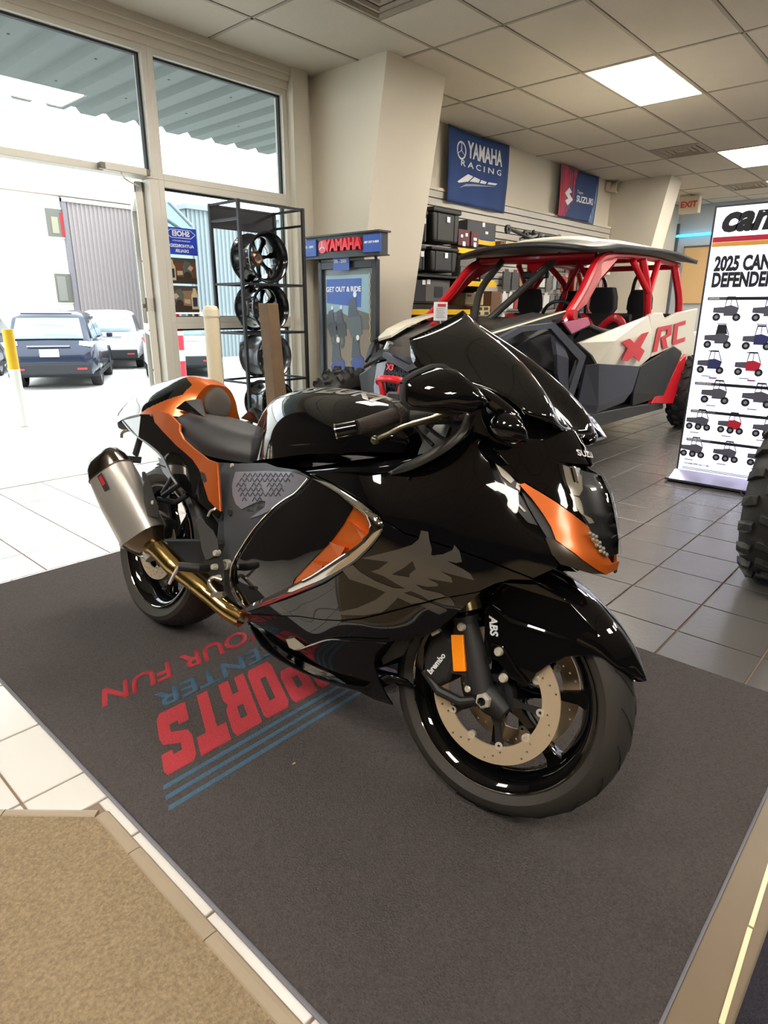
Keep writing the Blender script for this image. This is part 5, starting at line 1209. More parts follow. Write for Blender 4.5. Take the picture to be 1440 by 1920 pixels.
# winch rope hook and tag
MB().tube(crom([ns(805, 612, 3.25), ns(815, 606, 3.2), ns(822, 615, 3.2), ns(836, 612, 3.2)], 10), .014, 8).build('red_tow_strap', m_bred, BG)
pa, pb = onY(814, 566, 3.05), onY(838, 601, 3.05)
TGo = empty('price_tag', ((pa.x+pb.x)/2, 3.05, (pa.z+pb.z)/2), label='white price tag card with a red heading hanging on the buggy front', cat='tag')
w_, h_ = (pb.x-pa.x)/2, (pa.z-pb.z)/2
MB().box((-w_, -.002, -h_), (w_, .002, h_)).build('card', m_prw, TGo, smooth=False); MB().box((-w_*.5, -.004, h_*.5), (w_*.7, -.002, h_*.8)).build('print', m_inkr, TGo, smooth=False)
for k in range(5): MB().box((-w_*.7, -.004, h_*(.25-.22*k)), (w_*(.6-.2*(k % 2)), -.002, h_*(.30-.22*k))).build('print', m_prg, TGo, smooth=False)
MB().tube(crom([(0, 0, -h_), (.0, 0.0, -h_-.03), (-.02, 0.02, -h_-.06)], 6), .004, 5).build('tie', m_prw, TGo)
# ================================================================== the motorcycle
m_gb = mat('gloss_black_paint', (0.003, 0.003, 0.0035), 0.06, spec=0.1, coat=1.0, coatr=0.02)
m_or = mat('candy_orange', (196, 94, 26), 0.34, 0.5, coat=0.35, coatr=0.12)
m_chr = mat('chrome', (222, 220, 214), 0.05, 1.0)
m_mb = mat('matt_black', (26, 26, 28), 0.55); m_mg = mat('matt_grey_cover', (58, 60, 64), 0.42, bump=0.02, bscale=300)
m_lil = mat('satin_grey_panel', (126, 126, 138), 0.34, 0.25); m_vinyl = mat('seat_vinyl', (48, 48, 50), 0.50, bump=0.05, bscale=500)
m_pad = mat('hump_pad', (84, 78, 72), 0.8, bump=0.1, bscale=500); m_smoke = mat('smoked_screen', (0.005, 0.005, 0.005), 0.05, spec=0.1, coat=1.0)
m_ti = mat('brushed_titanium', (206, 202, 196), 0.32, 0.8, bump=0.02, bscale=90); m_tid = mat('dark_titanium', (110, 98, 86), 0.28, 0.95); m_gold = mat('heat_gold_pipe', (190, 160, 100), 0.20, 1.0, var=0.35, vscale=7)
m_disc = mat('brake_disc_steel', (206, 188, 160), 0.36, 0.5); m_tyreF = mat('sport_tyre', (48, 45, 40), 0.62, bump=0.05, bscale=150, var=0.1, vscale=12); m_tyreT = mat('tyre_tread', (44, 42, 39), 0.7, bump=0.05, bscale=200)
m_amb = mat('amber_reflector', (240, 138, 10), 0.25, coat=0.8, bump=0.3, bscale=500, emit=(240, 130, 0), estr=0.12)
m_dec = mat('graphite_decal', (74, 70, 64), 0.30, 0.2, coat=0.5); m_lens = glass('headlamp_glass', (0.94, 0.95, 0.97), 1.0); m_refl = mat('lamp_reflector', (150, 142, 126), 0.25, 0.3); m_bolt = mat('bolt_steel', (214, 208, 192), 0.28, 0.45)
m_ham = mat('hatch_rubber', (92, 94, 104), 0.5)
PHI = math.radians(13.5)
OB = np.array([1.10, 2.132, 0.0115]); BX_ = np.array([0, -1, 0.0]); BY_ = np.array([math.cos(PHI), 0, -math.sin(PHI)]); BZ_ = np.array([math.sin(PHI), 0, math.cos(PHI)])
BK = empty('motorcycle', label='gloss black sport motorcycle with orange and chrome trim leaning on the charcoal mat', cat='motorcycle')
BK.matrix_world = Matrix(((BX_[0], BY_[0], BZ_[0], OB[0]), (BX_[1], BY_[1], BZ_[1], OB[1]), (BX_[2], BY_[2], BZ_[2], OB[2]), (0, 0, 0, 1)))
_cl = np.array([0, 0, CAM_H])-OB; CLOC = np.array([_cl @ BX_, _cl @ BY_, _cl @ BZ_])
def bray(px, py):
    d = _ray(px, py); return np.array([d @ BX_, d @ BY_, d @ BZ_])
def BP(px, py, w=0.0):
    """pixel -> bike space on the plane w metres right of the centre"""
    d = bray(px, py); t = (-w-CLOC[1])/d[1]; q = CLOC+t*d; return Vector((q[0], -w, q[2]))
# --- half-width of the bodywork as a function of length and height (squared, thin-plate spline)
prof_c = [(1.0, 1.0), (1.503, .95), (1.536, .912), (1.566, .868), (1.588, .828), (1.612, .774), (1.632, .73), (1.653, .69), (1.660, .655)]
CT = []
for x, z in prof_c[1:]:
    CT.append((x, z, 0.0)); CT.append((x+.06, z, -.0075)); CT.append((x-.06, z, .0075)); CT.append((x-.13, z, .0155))
CT += [(x, z, w*w) for x, z, w in (
 (1.42, .99, .06), (1.32, .97, .16), (1.15, .95, .16), (.95, .93, .13),
 (1.38, .90, .165), (1.25, .88, .205), (1.1, .86, .22), (.95, .84, .19), (.8, .80, .17),
 (1.42, .80, .165), (1.3, .80, .225), (1.15, .78, .265), (1.0, .77, .25), (.85, .74, .215), (.7, .70, .19),
 (1.45, .70, .165), (1.35, .69, .225), (1.22, .68, .28), (1.05, .66, .27), (.85, .62, .235), (.65, .60, .20), (.5, .62, .17),
 (1.52, .62, .12), (1.40, .58, .20), (1.28, .56, .245), (1.1, .54, .27), (.9, .50, .255), (.7, .46, .22), (.5, .48, .18),
 (1.35, .46, .175), (1.2, .42, .225), (1.0, .40, .24), (.8, .36, .23), (.62, .34, .20),
 (1.3, .30, .12), (1.15, .28, .17), (1.0, .27, .20), (.85, .27, .20), (.7, .24, .17),
 (1.2, .18, .07), (1.0, .17, .11), (.85, .17, .12), (.7, .17, .11), (1.1, .10, .03), (.8, .10, .05))]
CA = np.array(CT)
def _tk(r2): 
    r2 = np.maximum(r2, 1e-12); return 0.5*r2*np.log(r2)
def _fit():
    P = CA[:, :2]; n = len(P); K = _tk(((P[:, None]-P[None])**2).sum(-1))+np.eye(n)*1e-4
    A = np.zeros((n+3, n+3)); A[:n, :n] = K; A[:n, n] = 1; A[:n, n+1:] = P; A[n, :n] = 1; A[n+1:, :n] = P.T
    return np.linalg.solve(A, np.concatenate([CA[:, 2], np.zeros(3)]))
TW = _fit()
def Wf(x, z):
    d = _tk((CA[:, 0]-x)**2+(CA[:, 1]-z)**2); n = len(CA)
    return math.sqrt(max(0.0, float(d @ TW[:n]+TW[n]+TW[n+1]*x+TW[n+2]*z)))
def onW(px, py, off=0.0):
    d = bray(px, py); w = .2; x = z = 0
    for _ in range(70):
        t = (-(w+off)-CLOC[1])/d[1]; q = CLOC+t*d; x, z = q[0], q[2]; w += .3*(Wf(x, z)-w)
    return (x, z)
def xz(P, f=None):
    out = []
    for p in P:
        if p[0] == 'L': out.append((p[1], p[2]))
        else: out.append(onW(*p) if f is None else (lambda v: (v.x, v.z))(BP(p[0], p[1], f)))
    return out
def hpanel(name, poly, m, off=0.0, th=.004, step=.018, holes=(), wf=None, both=True, parent=None, **kw):
    """panel from an outline in (x,z): half width wf(x,z) (default the bodywork) + off, a turned-in edge all round, normals from the
    surface itself; right side, mirrored to the left"""
    wf = wf or Wf; e = .002
    V, F = cdt([poly]+list(holes), step)
    cnt = {}
    for f in F:
        for k in range(len(f)):
            a, b_ = f[k], f[(k+1) % len(f)]; cnt.setdefault((min(a, b_), max(a, b_)), []).append((a, b_))
    bd = [v[0] for v in cnt.values() if len(v) == 1]
    Wv = [wf(*v) for v in V]
    GR = []
    for v, w in zip(V, Wv):
        if w < 1e-4: GR.append((-1.0, .0, .0)); continue
        gx = (wf(v[0]+e, v[1])-wf(v[0]-e, v[1]))/(2*e); gz = (wf(v[0], v[1]+e)-wf(v[0], v[1]-e))/(2*e)
        GR.append((-gx, 1.0, -gz))
    for s in ((-1, 1) if both else (-1,)):
        P = []; N = []
        for v, w, g_ in zip(V, Wv, GR):
            n = Vector((g_[0] if g_[1] else 1.0, s*g_[1], g_[2])).normalized(); ww = max(0.0, w+off) if w > 1e-4 else 0.0
            if w <= 1e-4 and off > 0: P.append((v[0]+off, 0.0, v[1]))
            else: P.append((v[0], s*ww, v[1]))
            N.append(n)
        n0 = len(P); fs = list(F)
        tot = sum(((Vector(P[f[1]])-Vector(P[f[0]])).cross(Vector(P[f[2]])-Vector(P[f[0]])) for f in fs), Vector())
        flip = tot.y*s < 0
        if flip: fs = [tuple(reversed(f)) for f in fs]
        if th:
            for a, b_ in bd:
                if Wv[a] < 1e-4 and Wv[b_] < 1e-4: continue
                k = len(P); pa, pb = Vector(P[a]), Vector(P[b_]); na, nb = N[a], N[b_]
                P += [tuple(pa), tuple(pb), tuple(pb-nb*th), tuple(pa-na*th)]
                t_ = (pb-pa); q = na.cross(t_); q = q.normalized() if q.length > 1e-9 else na
                c_ = q if flip else -q
                N += [(c_*.6+na*.4).normalized(), (c_*.6+nb*.4).normalized(), c_, c_]
                fs.append((k, k+1, k+2, k+3) if flip else (k+3, k+2, k+1, k))
        me = bpy.data.meshes.new(name); me.from_pydata(P, [], fs); me.materials.append(m); me.shade_smooth()
        me.normals_split_custom_set_from_vertices([tuple(n) for n in N])
        o = bpy.data.objects.new(name, me); COL.objects.link(o); o.parent = parent or BK
def mirobj(name, b, m, parent=None, **kw):
    """build twice: as given (right side) and mirrored"""
    o = b.build(name, m, parent or BK, **kw); c = MB(); c.v = [(x, -y, z) for x, y, z in b.v]; c.f = [tuple(reversed(f)) for f in b.f]
    return o, c.build(name, m, parent or BK, **kw)
# ---- upper cowl, fairing, belly
def xc(z):
    P = prof_c[1:]
    for (x0, z0), (x1, z1) in zip(P[:-1], P[1:]):
        if z1 <= z <= z0: return x0+(x1-x0)*(z0-z)/(z0-z1)
    return P[0][0]-(z-.95)*1.05 if z > .95 else 1.658
headL = [(1049, 866), (1052, 886), (1060, 908), (1078, 944), (1097, 977), (1122, 1013), (1143, 1045)]
inner = xz([(985, 777), (1018, 790), (1043, 803), (1060, 809)])
up = inner + [(xc(.945)+.0, .945), (xc(.92), .92), (xc(.90), .90), (xc(.875), .875)] + xz(headL[:1]+headL[1:5]) + xz([(1075, 962), (1045, 940), (1016, 922), (988, 904), (978, 906), (945, 877), (914, 856), (893, 836), (882, 800), (879, 777), (868, 757), (860, 742), (905, 735), (945, 752)])
hpanel('upper_cowl', up, m_gb, 0.003, .005, .012)
def hx(z): return float(np.interp(z, [.68, .73, .774, .828, .868, .90], [.006, .022, .026, .024, .012, .0]))
def Wlens(x, z): return Wf(x-hx(z), z)
hl = [onW(*p) for p in headL] + [(xc(z)+hx(z), z) for z in (.688, .72, .75, .78, .82, .862)]
hpanel('headlamp_lens', hl, m_lens, 0.004, .0, .008, wf=Wlens)
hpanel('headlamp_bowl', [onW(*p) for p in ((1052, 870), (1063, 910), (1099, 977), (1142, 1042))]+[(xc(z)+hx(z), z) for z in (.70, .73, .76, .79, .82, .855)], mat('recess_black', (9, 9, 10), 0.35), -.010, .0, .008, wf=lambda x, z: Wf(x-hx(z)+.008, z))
hpanel('lamp_reflector_upper', xz([(1056, 872), (1082, 880), (1096, 893), (1100, 918), (1092, 930), (1078, 928), (1066, 905)]), m_refl, -.004, .002, .008, wf=lambda x, z: Wf(x-hx(z)+.006, z))
hpanel('lamp_reflector_middle', xz([(1072, 926), (1092, 934), (1098, 946), (1102, 968), (1094, 962), (1080, 942)]), m_refl, -.004, .002, .008, wf=lambda x, z: Wf(x-hx(z)+.006, z))
hpanel('lamp_reflector_lower', xz([(1100, 964), (1118, 972), (1124, 980), (1112, 982)]), m_refl, -.004, .002, .008, wf=lambda x, z: Wf(x-hx(z)+.006, z))
for (a, w, sx, sz) in (((1084, 892), .050, .022, .018),):
    c = BP(*a, w)+Vector((-.004, 0, 0)); MB().obox(c, (.006, 0, .002), (0, sx*.8, 0), (-.009, 0, sz)).build('projector_lamp', m_chr, BK, smooth=False, bevel=.004)
for k in range(12):
    px = 1114+7*(k % 3)+2.0*(k//3)+4*(k//3); py = 1000+11*(k//3)+3*(k % 3)
    x, z = onW(px, py); MB().sphere((x, -max(.004, Wlens(x, z)-.004), z), .0048, 8, 6).build('lamp_facet', m_refl, BK)
a = BP(1092, 927, .045); b = BP(1114, 931, .012); MB().tube([a, b], .003, 6).build('lamp_light_bar', m_refl, BK)
rim_pts = [Vector((xc(z)+.003, 0, z)) for z in (.70, .73, .76, .79, .82, .85, .875)]
# orange nose flashes, dark duct and bronze chin
og = xz([(977, 909), (986, 906), (1016, 924), (1045, 942), (1076, 964), (1100, 983), (1112, 997), (1124, 1016), (1140, 1040), (1150, 1056)]) + [(1.660, .685), (1.659, .668)] + xz([(1139, 1077), (1110, 1060), (1080, 1037), (1045, 1012), (1036, 988), (1020, 962), (1000, 935)])
hpanel('orange_nose_flash', og, m_or, 0.006, .006, .012)
dk = xz([(973, 921), (985, 925), (1005, 945), (1022, 968), (1040, 1012), (1022, 1010), (1000, 975), (985, 948)])
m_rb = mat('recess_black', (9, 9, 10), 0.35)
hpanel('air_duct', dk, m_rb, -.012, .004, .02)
m_chin = mat('bronze_chin', (70, 62, 52), 0.22, 0.5, coat=0.8)
ch = xz([(1022, 1008), (1043, 1013), (1080, 1038), (1110, 1061), (1139, 1078)]) + [(1.652, .655)] + xz([(1110, 1076), (1075, 1065), (1050, 1058), (1035, 1040)])
hpanel('chin_panel', ch, m_chin, -.001, .004, .015)
il = xz([(915, 858), (945, 879), (977, 906), (973, 921), (985, 948), (1000, 975), (1022, 1009), (1028, 1020), (1010, 1010), (980, 982), (955, 952), (935, 916), (925, 888)])
hpanel('position_lamp_lens', il, m_lens, 0.004, .0, .02)
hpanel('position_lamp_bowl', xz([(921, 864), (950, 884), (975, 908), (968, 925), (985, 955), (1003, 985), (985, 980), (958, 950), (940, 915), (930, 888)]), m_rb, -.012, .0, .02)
for P in ([(926, 868), (948, 884), (962, 900), (955, 906), (938, 892)], [(941, 902), (947, 908), (966, 940), (984, 958), (980, 960), (955, 932)], [(966, 904), (974, 908), (972, 920), (964, 914)]):
    hpanel('position_lamp_reflector', xz(P), m_refl, -.006, .002, .02)
main = xz([(914, 860), (924, 888), (934, 917), (954, 953), (980, 984), (1010, 1012), (1028, 1024), (1036, 1042), (1048, 1062), (1000, 1084), (950, 1064), (900, 1044), (860, 1030), (820, 1017), (785, 1006), (760, 999), (738, 985), (721, 975), (708, 957), (690, 944), (660, 925), (622, 903), (590, 889), (600, 886), (640, 887), (690, 893), (727, 888), (775, 872), (818, 851), (850, 825), (880, 800), (893, 836)])
hpanel('side_fairing', main, m_gb, 0.0, .005, .016)
low = xz([(466, 1147), (500, 1137), (540, 1124), (575, 1110), (613, 1094), (660, 1064), (703, 1024), (719, 1000), (722, 978), (740, 989), (760, 1002), (785, 1009), (820, 1020), (860, 1033), (900, 1047), (950, 1067), (1000, 1087), (1048, 1066), (1040, 1072), (1000, 1082), (960, 1074), (930, 1092), (900, 1108), (870, 1114), (840, 1119), (800, 1126), (773, 1134), (718, 1149), (680, 1158), (640, 1162), (600, 1160), (560, 1154), (510, 1152)])
low = xz([(466, 1147), (500, 1137), (540, 1124), (575, 1110), (613, 1094), (660, 1064), (703, 1024), (719, 1000), (722, 978), (740, 989), (760, 1002), (785, 1009), (820, 1020), (860, 1033), (900, 1047), (950, 1067), (1000, 1087), (960, 1086), (930, 1094), (900, 1108), (870, 1114), (840, 1119), (800, 1126), (773, 1134), (718, 1149), (680, 1158), (640, 1162), (600, 1160), (560, 1154), (510, 1152)])
hpanel('lower_fairing', low, m_gb, .004, .005, .016)
# kanji graphic (printed on the fairing)
def cq(P, ox=640, oy=920, s=4.5): return [(ox+x/s, oy+y/s) for x, y in P]
KA = cq([(180, 570), (330, 535), (500, 492), (610, 455), (665, 410), (685, 335), (745, 345), (755, 420), (775, 490), (770, 540), (900, 590), (1040, 660), (1100, 700), (1135, 757), (1020, 725), (850, 680), (940, 730), (950, 775), (830, 755), (735, 738), (830, 785), (825, 805), (740, 810), (640, 790), (700, 830), (850, 865), (895, 888), (830, 905), (750, 925), (700, 890), (600, 845), (540, 860), (650, 900), (735, 932), (660, 948), (600, 952), (490, 900), (400, 990), (350, 1025), (200, 1050), (0, 1045), (0, 1020), (150, 985), (300, 920), (385, 855), (250, 800), (80, 745), (20, 670), (110, 625), (165, 680), (300, 760), (455, 820), (550, 825), (420, 750), (370, 720), (260, 680), (330, 660), (410, 600), (300, 585)])
KH = cq([(440, 705), (540, 650), (612, 592), (640, 660), (590, 700), (585, 730)])
KB = cq([(790, 545), (870, 535), (950, 500), (965, 455), (1010, 510), (1030, 600), (980, 610), (880, 585)])
KC = cq([(760, 932), (850, 912), (905, 896), (945, 945), (950, 975), (860, 960)]); KD = cq([(655, 962), (735, 945), (880, 1000), (885, 1018), (820, 1047), (760, 1020)])
hpanel('kanji_graphic', xz(KA), m_dec, .0052, .0, .014, holes=[xz(KH)]); hpanel('kanji_graphic', xz(KB), m_dec, .0052, .0, .014)
bel = xz([(455, 1152), (510, 1155), (560, 1157), (600, 1163), (640, 1165), (680, 1161), (718, 1152), (773, 1137), (840, 1122), (900, 1110), (880, 1128), (855, 1150), (820, 1180), (790, 1196), (758, 1199), (725, 1203), (703, 1225), (698, 1247), (706, 1270), (735, 1323), (700, 1312), (640, 1278), (600, 1250), (560, 1222), (510, 1190), (470, 1166)])
hpanel('belly_pan', bel, m_gb, -.004, .005, .016)
hpanel('kanji_graphic', xz(KC), m_dec, -.0028, .0, .014); hpanel('kanji_graphic', xz(KD), m_dec, -.0028, .0, .014)
hpanel('radiator_screen', xz([(700, 1240), (727, 1205), (757, 1200), (742, 1232), (704, 1250)]), mat('radiator_mesh', (40, 40, 36), 0.5, bump=0.6, bscale=400), -.03, .004, .02)
# belly floor closing both halves
G = []
for x in [.60+.05*i for i in range(14)]:
    zb = .205-.05*math.sin(math.pi*min(1, max(0, (x-.55)/.65)))+(.04 if x > 1.2 else 0); w = min(.16, .06+.12*math.sin(math.pi*(x-.5)/.85))
    G.append([(x, -w, zb+.03), (x, -w*.6, zb), (x, 0, zb-.012), (x, w*.6, zb), (x, w, zb+.03)])
MB().grid(G).build('belly_floor', m_gb, BK, solid=.006, off=0)
# lower winglet strip (fine bright line across the belly)
P = [BP(*p, w) for p, w in (((548, 1208), .205), ((556, 1218), .205), ((585, 1209), .210), ((620, 1199), .215), ((665, 1202), .215), ((725, 1205), .20))]
mirobj('belly_edge_trim', MB().tube(crom(P, 24), .0022, 6), m_chr)
mirobj('belly_bracket', MB().rings([[BP(*p, .212) for p in ((536, 1199), (552, 1196), (572, 1212), (552, 1219), (542, 1214))], [BP(*p, .20) for p in ((536, 1199), (552, 1196), (572, 1212), (552, 1219), (542, 1214))]]), m_refl, smooth=False, fixn=True)
# ---- chrome V garnish
Vo = [(567.6, 881), (589, 893), (622, 906), (650, 923), (674, 939), (692, 952), (705, 963), (714, 973), (718.5, 984), (717, 999), (702, 1021), (682, 1042), (660, 1061), (612.5, 1091), (575, 1107), (541.7, 1119.7), (510, 1132), (478, 1143), (452, 1150)]
Vi = [(574, 891), (596, 902), (618, 914), (640, 928), (662, 948), (679, 961), (686, 969), (692, 980), (694.5, 992), (690, 1003), (680, 1014), (660, 1029), (636, 1044), (589, 1075), (565, 1088), (541.7, 1101), (518, 1112), (490, 1124), (460, 1139)]
def chrome_v():
    b = MB(); R = []
    A = [onW(*p) for p in Vo]; B = [onW(*p) for p in Vi]
    for a, c in zip(crom([(p[0], p[1], 0) for p in A], 60), crom([(p[0], p[1], 0) for p in B], 60)):
        a = np.array(a[:2]); c = np.array(c[:2]); ring = []
        for t, o in ((0, -.004), (.0, .004), (.12, .009), (.5, .013), (.88, .009), (1.0, .003), (1.0, -.012)):
            q = a+(c-a)*t; ring.append((q[0], -(Wf(*q)+o), q[1]))
        R.append(ring)
    b.rings(R, close=True); return b
mirobj('chrome_garnish', chrome_v(), m_chr, fixn=True, ang=45)
# inner cover inside the V
left_edge = [(575, 897), (553.5, 922), (532, 936), (513, 950), (494, 969), (475.6, 989), (460, 1011), (447, 1032), (437, 1050), (431, 1066), (429.5, 1087), (433, 1103), (439, 1118), (450, 1134), (460, 1140)]
iv = xz(left_edge + [(490, 1125), (518, 1113), (541.7, 1102), (545, 1088), (560, 1071), (580, 1050), (612, 1018), (636, 985), (655, 952), (640, 930), (618, 916), (596, 904)])
hpanel('engine_side_cover', iv, m_gb, -.010, .004, .018)
orr = xz([(656, 949), (679, 963), (692, 985), (690, 1003), (660, 1028), (600, 1069), (544, 1102), (543, 1094), (551, 1080), (580, 1051), (612, 1017), (636, 984)])
hpanel('orange_vent', orr, m_or, -.014, .003, .02)
for P in (((646, 973), (660, 980), (676, 992), (686, 1004), (676, 1012), (662, 990)), ((614, 1016), (630, 1020), (648, 1026), (640, 1040), (632, 1045), (622, 1028)), ((581, 1053), (592, 1056), (606, 1060), (601, 1068), (594, 1074), (587, 1062))):
    q = [BP(*p, .262) for p in P]; q2 = [v+Vector((0, .02, 0)) for v in q]
    q = [Vector((v.x, -(Wf(v.x, v.z)+o), v.z)) for v, o in zip([Vector((onW(*p)[0], 0, onW(*p)[1])) for p in P], (-.006, .0, .002, .002, -.004, -.010))]; q2 = [v+Vector((-.004, .022, -.004)) for v in q]
    mirobj('orange_vent_fin', MB().rings([q, q2]), m_or, smooth=False, fixn=True)
P = [Vector((x, -(Wf(x, z)-.004), z)) for x, z in (onW(*p) for p in left_edge)]
mirobj('chrome_edge_line', MB().tube(crom(P, 50), .0022, 8), m_chr)
# ---- grey side frame cover and textured pad
wfr = lambda x, z: min(.215, max(.14, Wf(x, z)))-.016
def fz(P): 
    out = []
    for p in P:
        w = .18
        for _ in range(20):
            v = BP(p[0], p[1], w); w += .4*(wfr(v.x, v.z)-w)
        out.append((v.x, v.z))
    return out
fr_ = fz([(410, 867), (445, 869), (499, 868), (520, 876), (556, 881), (576, 890), (560, 917), (534, 934), (514, 950), (495, 968), (475, 990), (460, 1010), (447, 1031), (436, 1052), (430, 1068), (428, 1088), (432, 1106), (440, 1122), (452, 1140), (449, 1151), (426, 1140), (418, 1097), (413, 1055), (421, 1022), (419, 963), (414, 930), (411, 900)])
hpanel('side_frame_cover', fr_, m_mg, 0.0, .006, .02, wf=wfr)
pd = fz([(443, 885), (500, 883), (547, 885), (573, 893), (586, 902), (560, 917), (534, 936), (512, 955), (490, 966), (470, 972), (498, 951), (500, 940), (490, 938), (468, 948), (455, 955), (444, 945), (438, 928), (437, 908)])
hpanel('satin_side_panel', pd, m_lil, .004, .004, .02, wf=wfr)
tri = MB()
for r in range(6):
    for c in range(11):
        px, py = 452+9.6*c+4.8*(r % 2)-1.2*r, 891+9.0*r
        if px > 552-6.5*r or px < 446+1.5*r or (r > 4 and px > 500): continue
        if random.random() < .08: continue
        P = [fz([q])[0] for q in ((px-4, py+3.4), (px, py-3.6), (px+4.4, py+3.0))]
        for k in range(3):
            if k == 2: continue
            a, b = P[k], P[(k+1) % 3]; d = np.array(b)-np.array(a); n = np.array([-d[1], d[0]])/max(1e-6, np.hypot(*d))*.0011
            q = [np.array(a)+n, np.array(b)+n, np.array(b)-n, np.array(a)-n]
            tri.rings([[(v[0], -(wfr(*v)+.0042), v[1]) for v in q], [(v[0], -(wfr(*v)+.0062), v[1]) for v in q]])
o = tri.build('hatch_relief', mat('hatch_relief', (66, 66, 78), 0.5), BK, smooth=False, fixn=True); o['kind'] = 'stuff'
hpanel('panel_slot', fz([(466, 951), (490, 940), (500, 938), (501, 944), (492, 954), (475, 960), (462, 959)]), m_gask, .0, .006, .02, wf=wfr)
for p in ((436, 873), (433, 961)):
    x, z = fz([p])[0]; w = wfr(x, z); mirobj('cover_bolt', MB().lathe([(0, .006), (.006 if p[1] < 900 else .010, .006), (.008 if p[1] < 900 else .013, .0)], (x, -w, z), (0, -1, 0), 14), m_bolt if p[1] < 900 else m_gask)
MB().lathe([(.010, .004), (.016, .004), (.016, -.01), (.010, -.01)], (fz([(432, 1058)])[0][0], -.20, fz([(432, 1058)])[0][1]), (0, -1, 0), 18, close=True).build('pivot_ring', m_bolt, BK)
# ---- tank
def loft(name, ST, m, n=25, parent=None, sm=None, cap=True, split=None, m2=None, name2=None, pts=24, **kw):
    """ST: (x, [(w,z)...from centre top outwards/down]); symmetric sections, smoothed lengthwise"""
    secs = []
    for x, pr in ST:
        q = crom([(w, z, 0) for w, z in pr], pts); secs.append([(x, w, z) for w, z, _ in q])
    cols = [crom([s[j] for s in secs], n) for j in range(pts)]
    R = [[cols[j][i] for j in range(pts)] for i in range(n)]
    rings = [[(x, w, z) for x, w, z in reversed(r)]+[(x, -w, z) for x, w, z in r[1:]] for r in R]
    b = MB(); b.rings(rings, close=True, cap0=cap, cap1=cap)
    if split:
        A, B = [], []
        for f in b.f:
            c = np.mean([b.v[i] for i in f], 0); (B if split(c) else A).append(f)
        o1 = MB(); o1.v = b.v; o1.f = A; o2 = MB(); o2.v = b.v; o2.f = B
        def clean(o, nm, mm):
            ob = o.build(nm, mm, parent or BK, fixn=False, **kw)
            bm = bmesh.new(); bm.from_mesh(ob.data); bmesh.ops.delete(bm, geom=[v for v in bm.verts if not v.link_faces], context='VERTS'); bmesh.ops.recalc_face_normals(bm, faces=bm.faces[:]); bm.to_mesh(ob.data); bm.free(); return ob
        return clean(o1, name, m), clean(o2, name2, m2)
    return b.build(name, m, parent or BK, fixn=True, **kw)
tank = loft('fuel_tank', [
 (.455, [(0, .775), (.03, .774), (.055, .765), (.065, .745), (.06, .72)]),
 (.50, [(0, .85), (.05, .846), (.085, .82), (.10, .77), (.10, .715)]),
 (.555, [(0, .905), (.07, .90), (.112, .87), (.128, .80), (.128, .715)]),
 (.63, [(0, .94), (.09, .934), (.142, .90), (.165, .82), (.155, .73)]),
 (.74, [(0, .965), (.10, .958), (.165, .918), (.20, .84), (.185, .75)]),
 (.88, [(0, .972), (.10, .966), (.172, .93), (.215, .855), (.205, .78)]),
 (1.0, [(0, .965), (.10, .96), (.17, .93), (.215, .865), (.21, .80)]),
 (1.10, [(0, .945), (.09, .94), (.15, .915), (.19, .87), (.19, .82)]),
 (1.17, [(0, .90), (.07, .895), (.12, .88), (.15, .86), (.15, .83)])], m_gb, 50, ang=60)
bvT = BVHTree.FromObject(tank, bpy.context.evaluated_depsgraph_get())
me = text_mesh('SUZUKI', 1.0, 0, .03, 'LEFT', 0).copy(); X = [v.co.x for v in me.vertices]; a_, b_ = min(X), max(X); Y = [v.co.y for v in me.vertices]; c_, d_ = min(Y), max(Y)
bm = bmesh.new(); bm.from_mesh(me); bmesh.ops.subdivide_edges(bm, edges=bm.edges[:], cuts=2); bm.to_mesh(me); bm.free()
for v in me.vertices:
    u = (v.co.x-a_)/(b_-a_); q = (v.co.y-c_)/(d_-c_)
    x = .70+.33*u; y = -(.150-.055*q)
    h = bvT.ray_cast(Vector((x, y, 1.3)), Vector((0, 0, -1)))
    v.co = (h[0]+h[1].normalized()*.0012) if h[0] else Vector((x, y, .93))
mesh_obj('tank_lettering', me, mat('tank_letter_grey', (120, 116, 112), 0.3, 0.4), BK)
MB().lathe([(0, .006), (.028, .006), (.034, .0), (.034, -.02)], (.985, 0, .974), (-.05, 0, 1), 24).build('fuel_cap', m_mb, BK)
MB().sphere(BP(537, 782, -.0), .016, 12, 8, (.5, .8, 1.2)).build('tank_badge', m_chr, BK)
# tank flank cover between tank and fairing
fl = [BP(*p, w) for p, w in (((560, 884), .165), ((600, 880), .185), ((660, 872), .21), ((727, 866), .225), ((790, 852), .225), ((850, 815), .21))]
fl2 = [BP(*p, w) for p, w in (((575, 893), .20), ((600, 890), .215), ((640, 889), .235), ((727, 892), .25), ((800, 863), .25), ((862, 822), .225))]
G = [crom([v+Vector((0, .06, .006)) for v in fl], 24), crom(fl, 24), crom([(a+b)/2+Vector((0, -.006, .004)) for a, b in zip(fl, fl2)], 24), crom(fl2, 24)]
mirobj('tank_side_cover', MB().grid(G), m_gb, solid=.003, off=0)
# curved satin band along the cockpit edge
ba = [BP(*p, w) for p, w in (((725, 884), .243), ((760, 869), .248), ((800, 849), .245), ((840, 822), .235), ((866, 795), .222), ((876, 774), .21))]
bb = [BP(*p, w) for p, w in (((733, 890), .258), ((770, 881), .262), ((812, 861), .258), ((850, 837), .248), ((877, 808), .232), ((881, 779), .215))]
mirobj('cockpit_band', MB().grid([crom([v+Vector((0, .03, 0)) for v in ba], 24), crom(ba, 24), crom(bb, 24)]), mat('satin_band', (48, 46, 42), 0.32, 0.2), solid=.003, off=0)
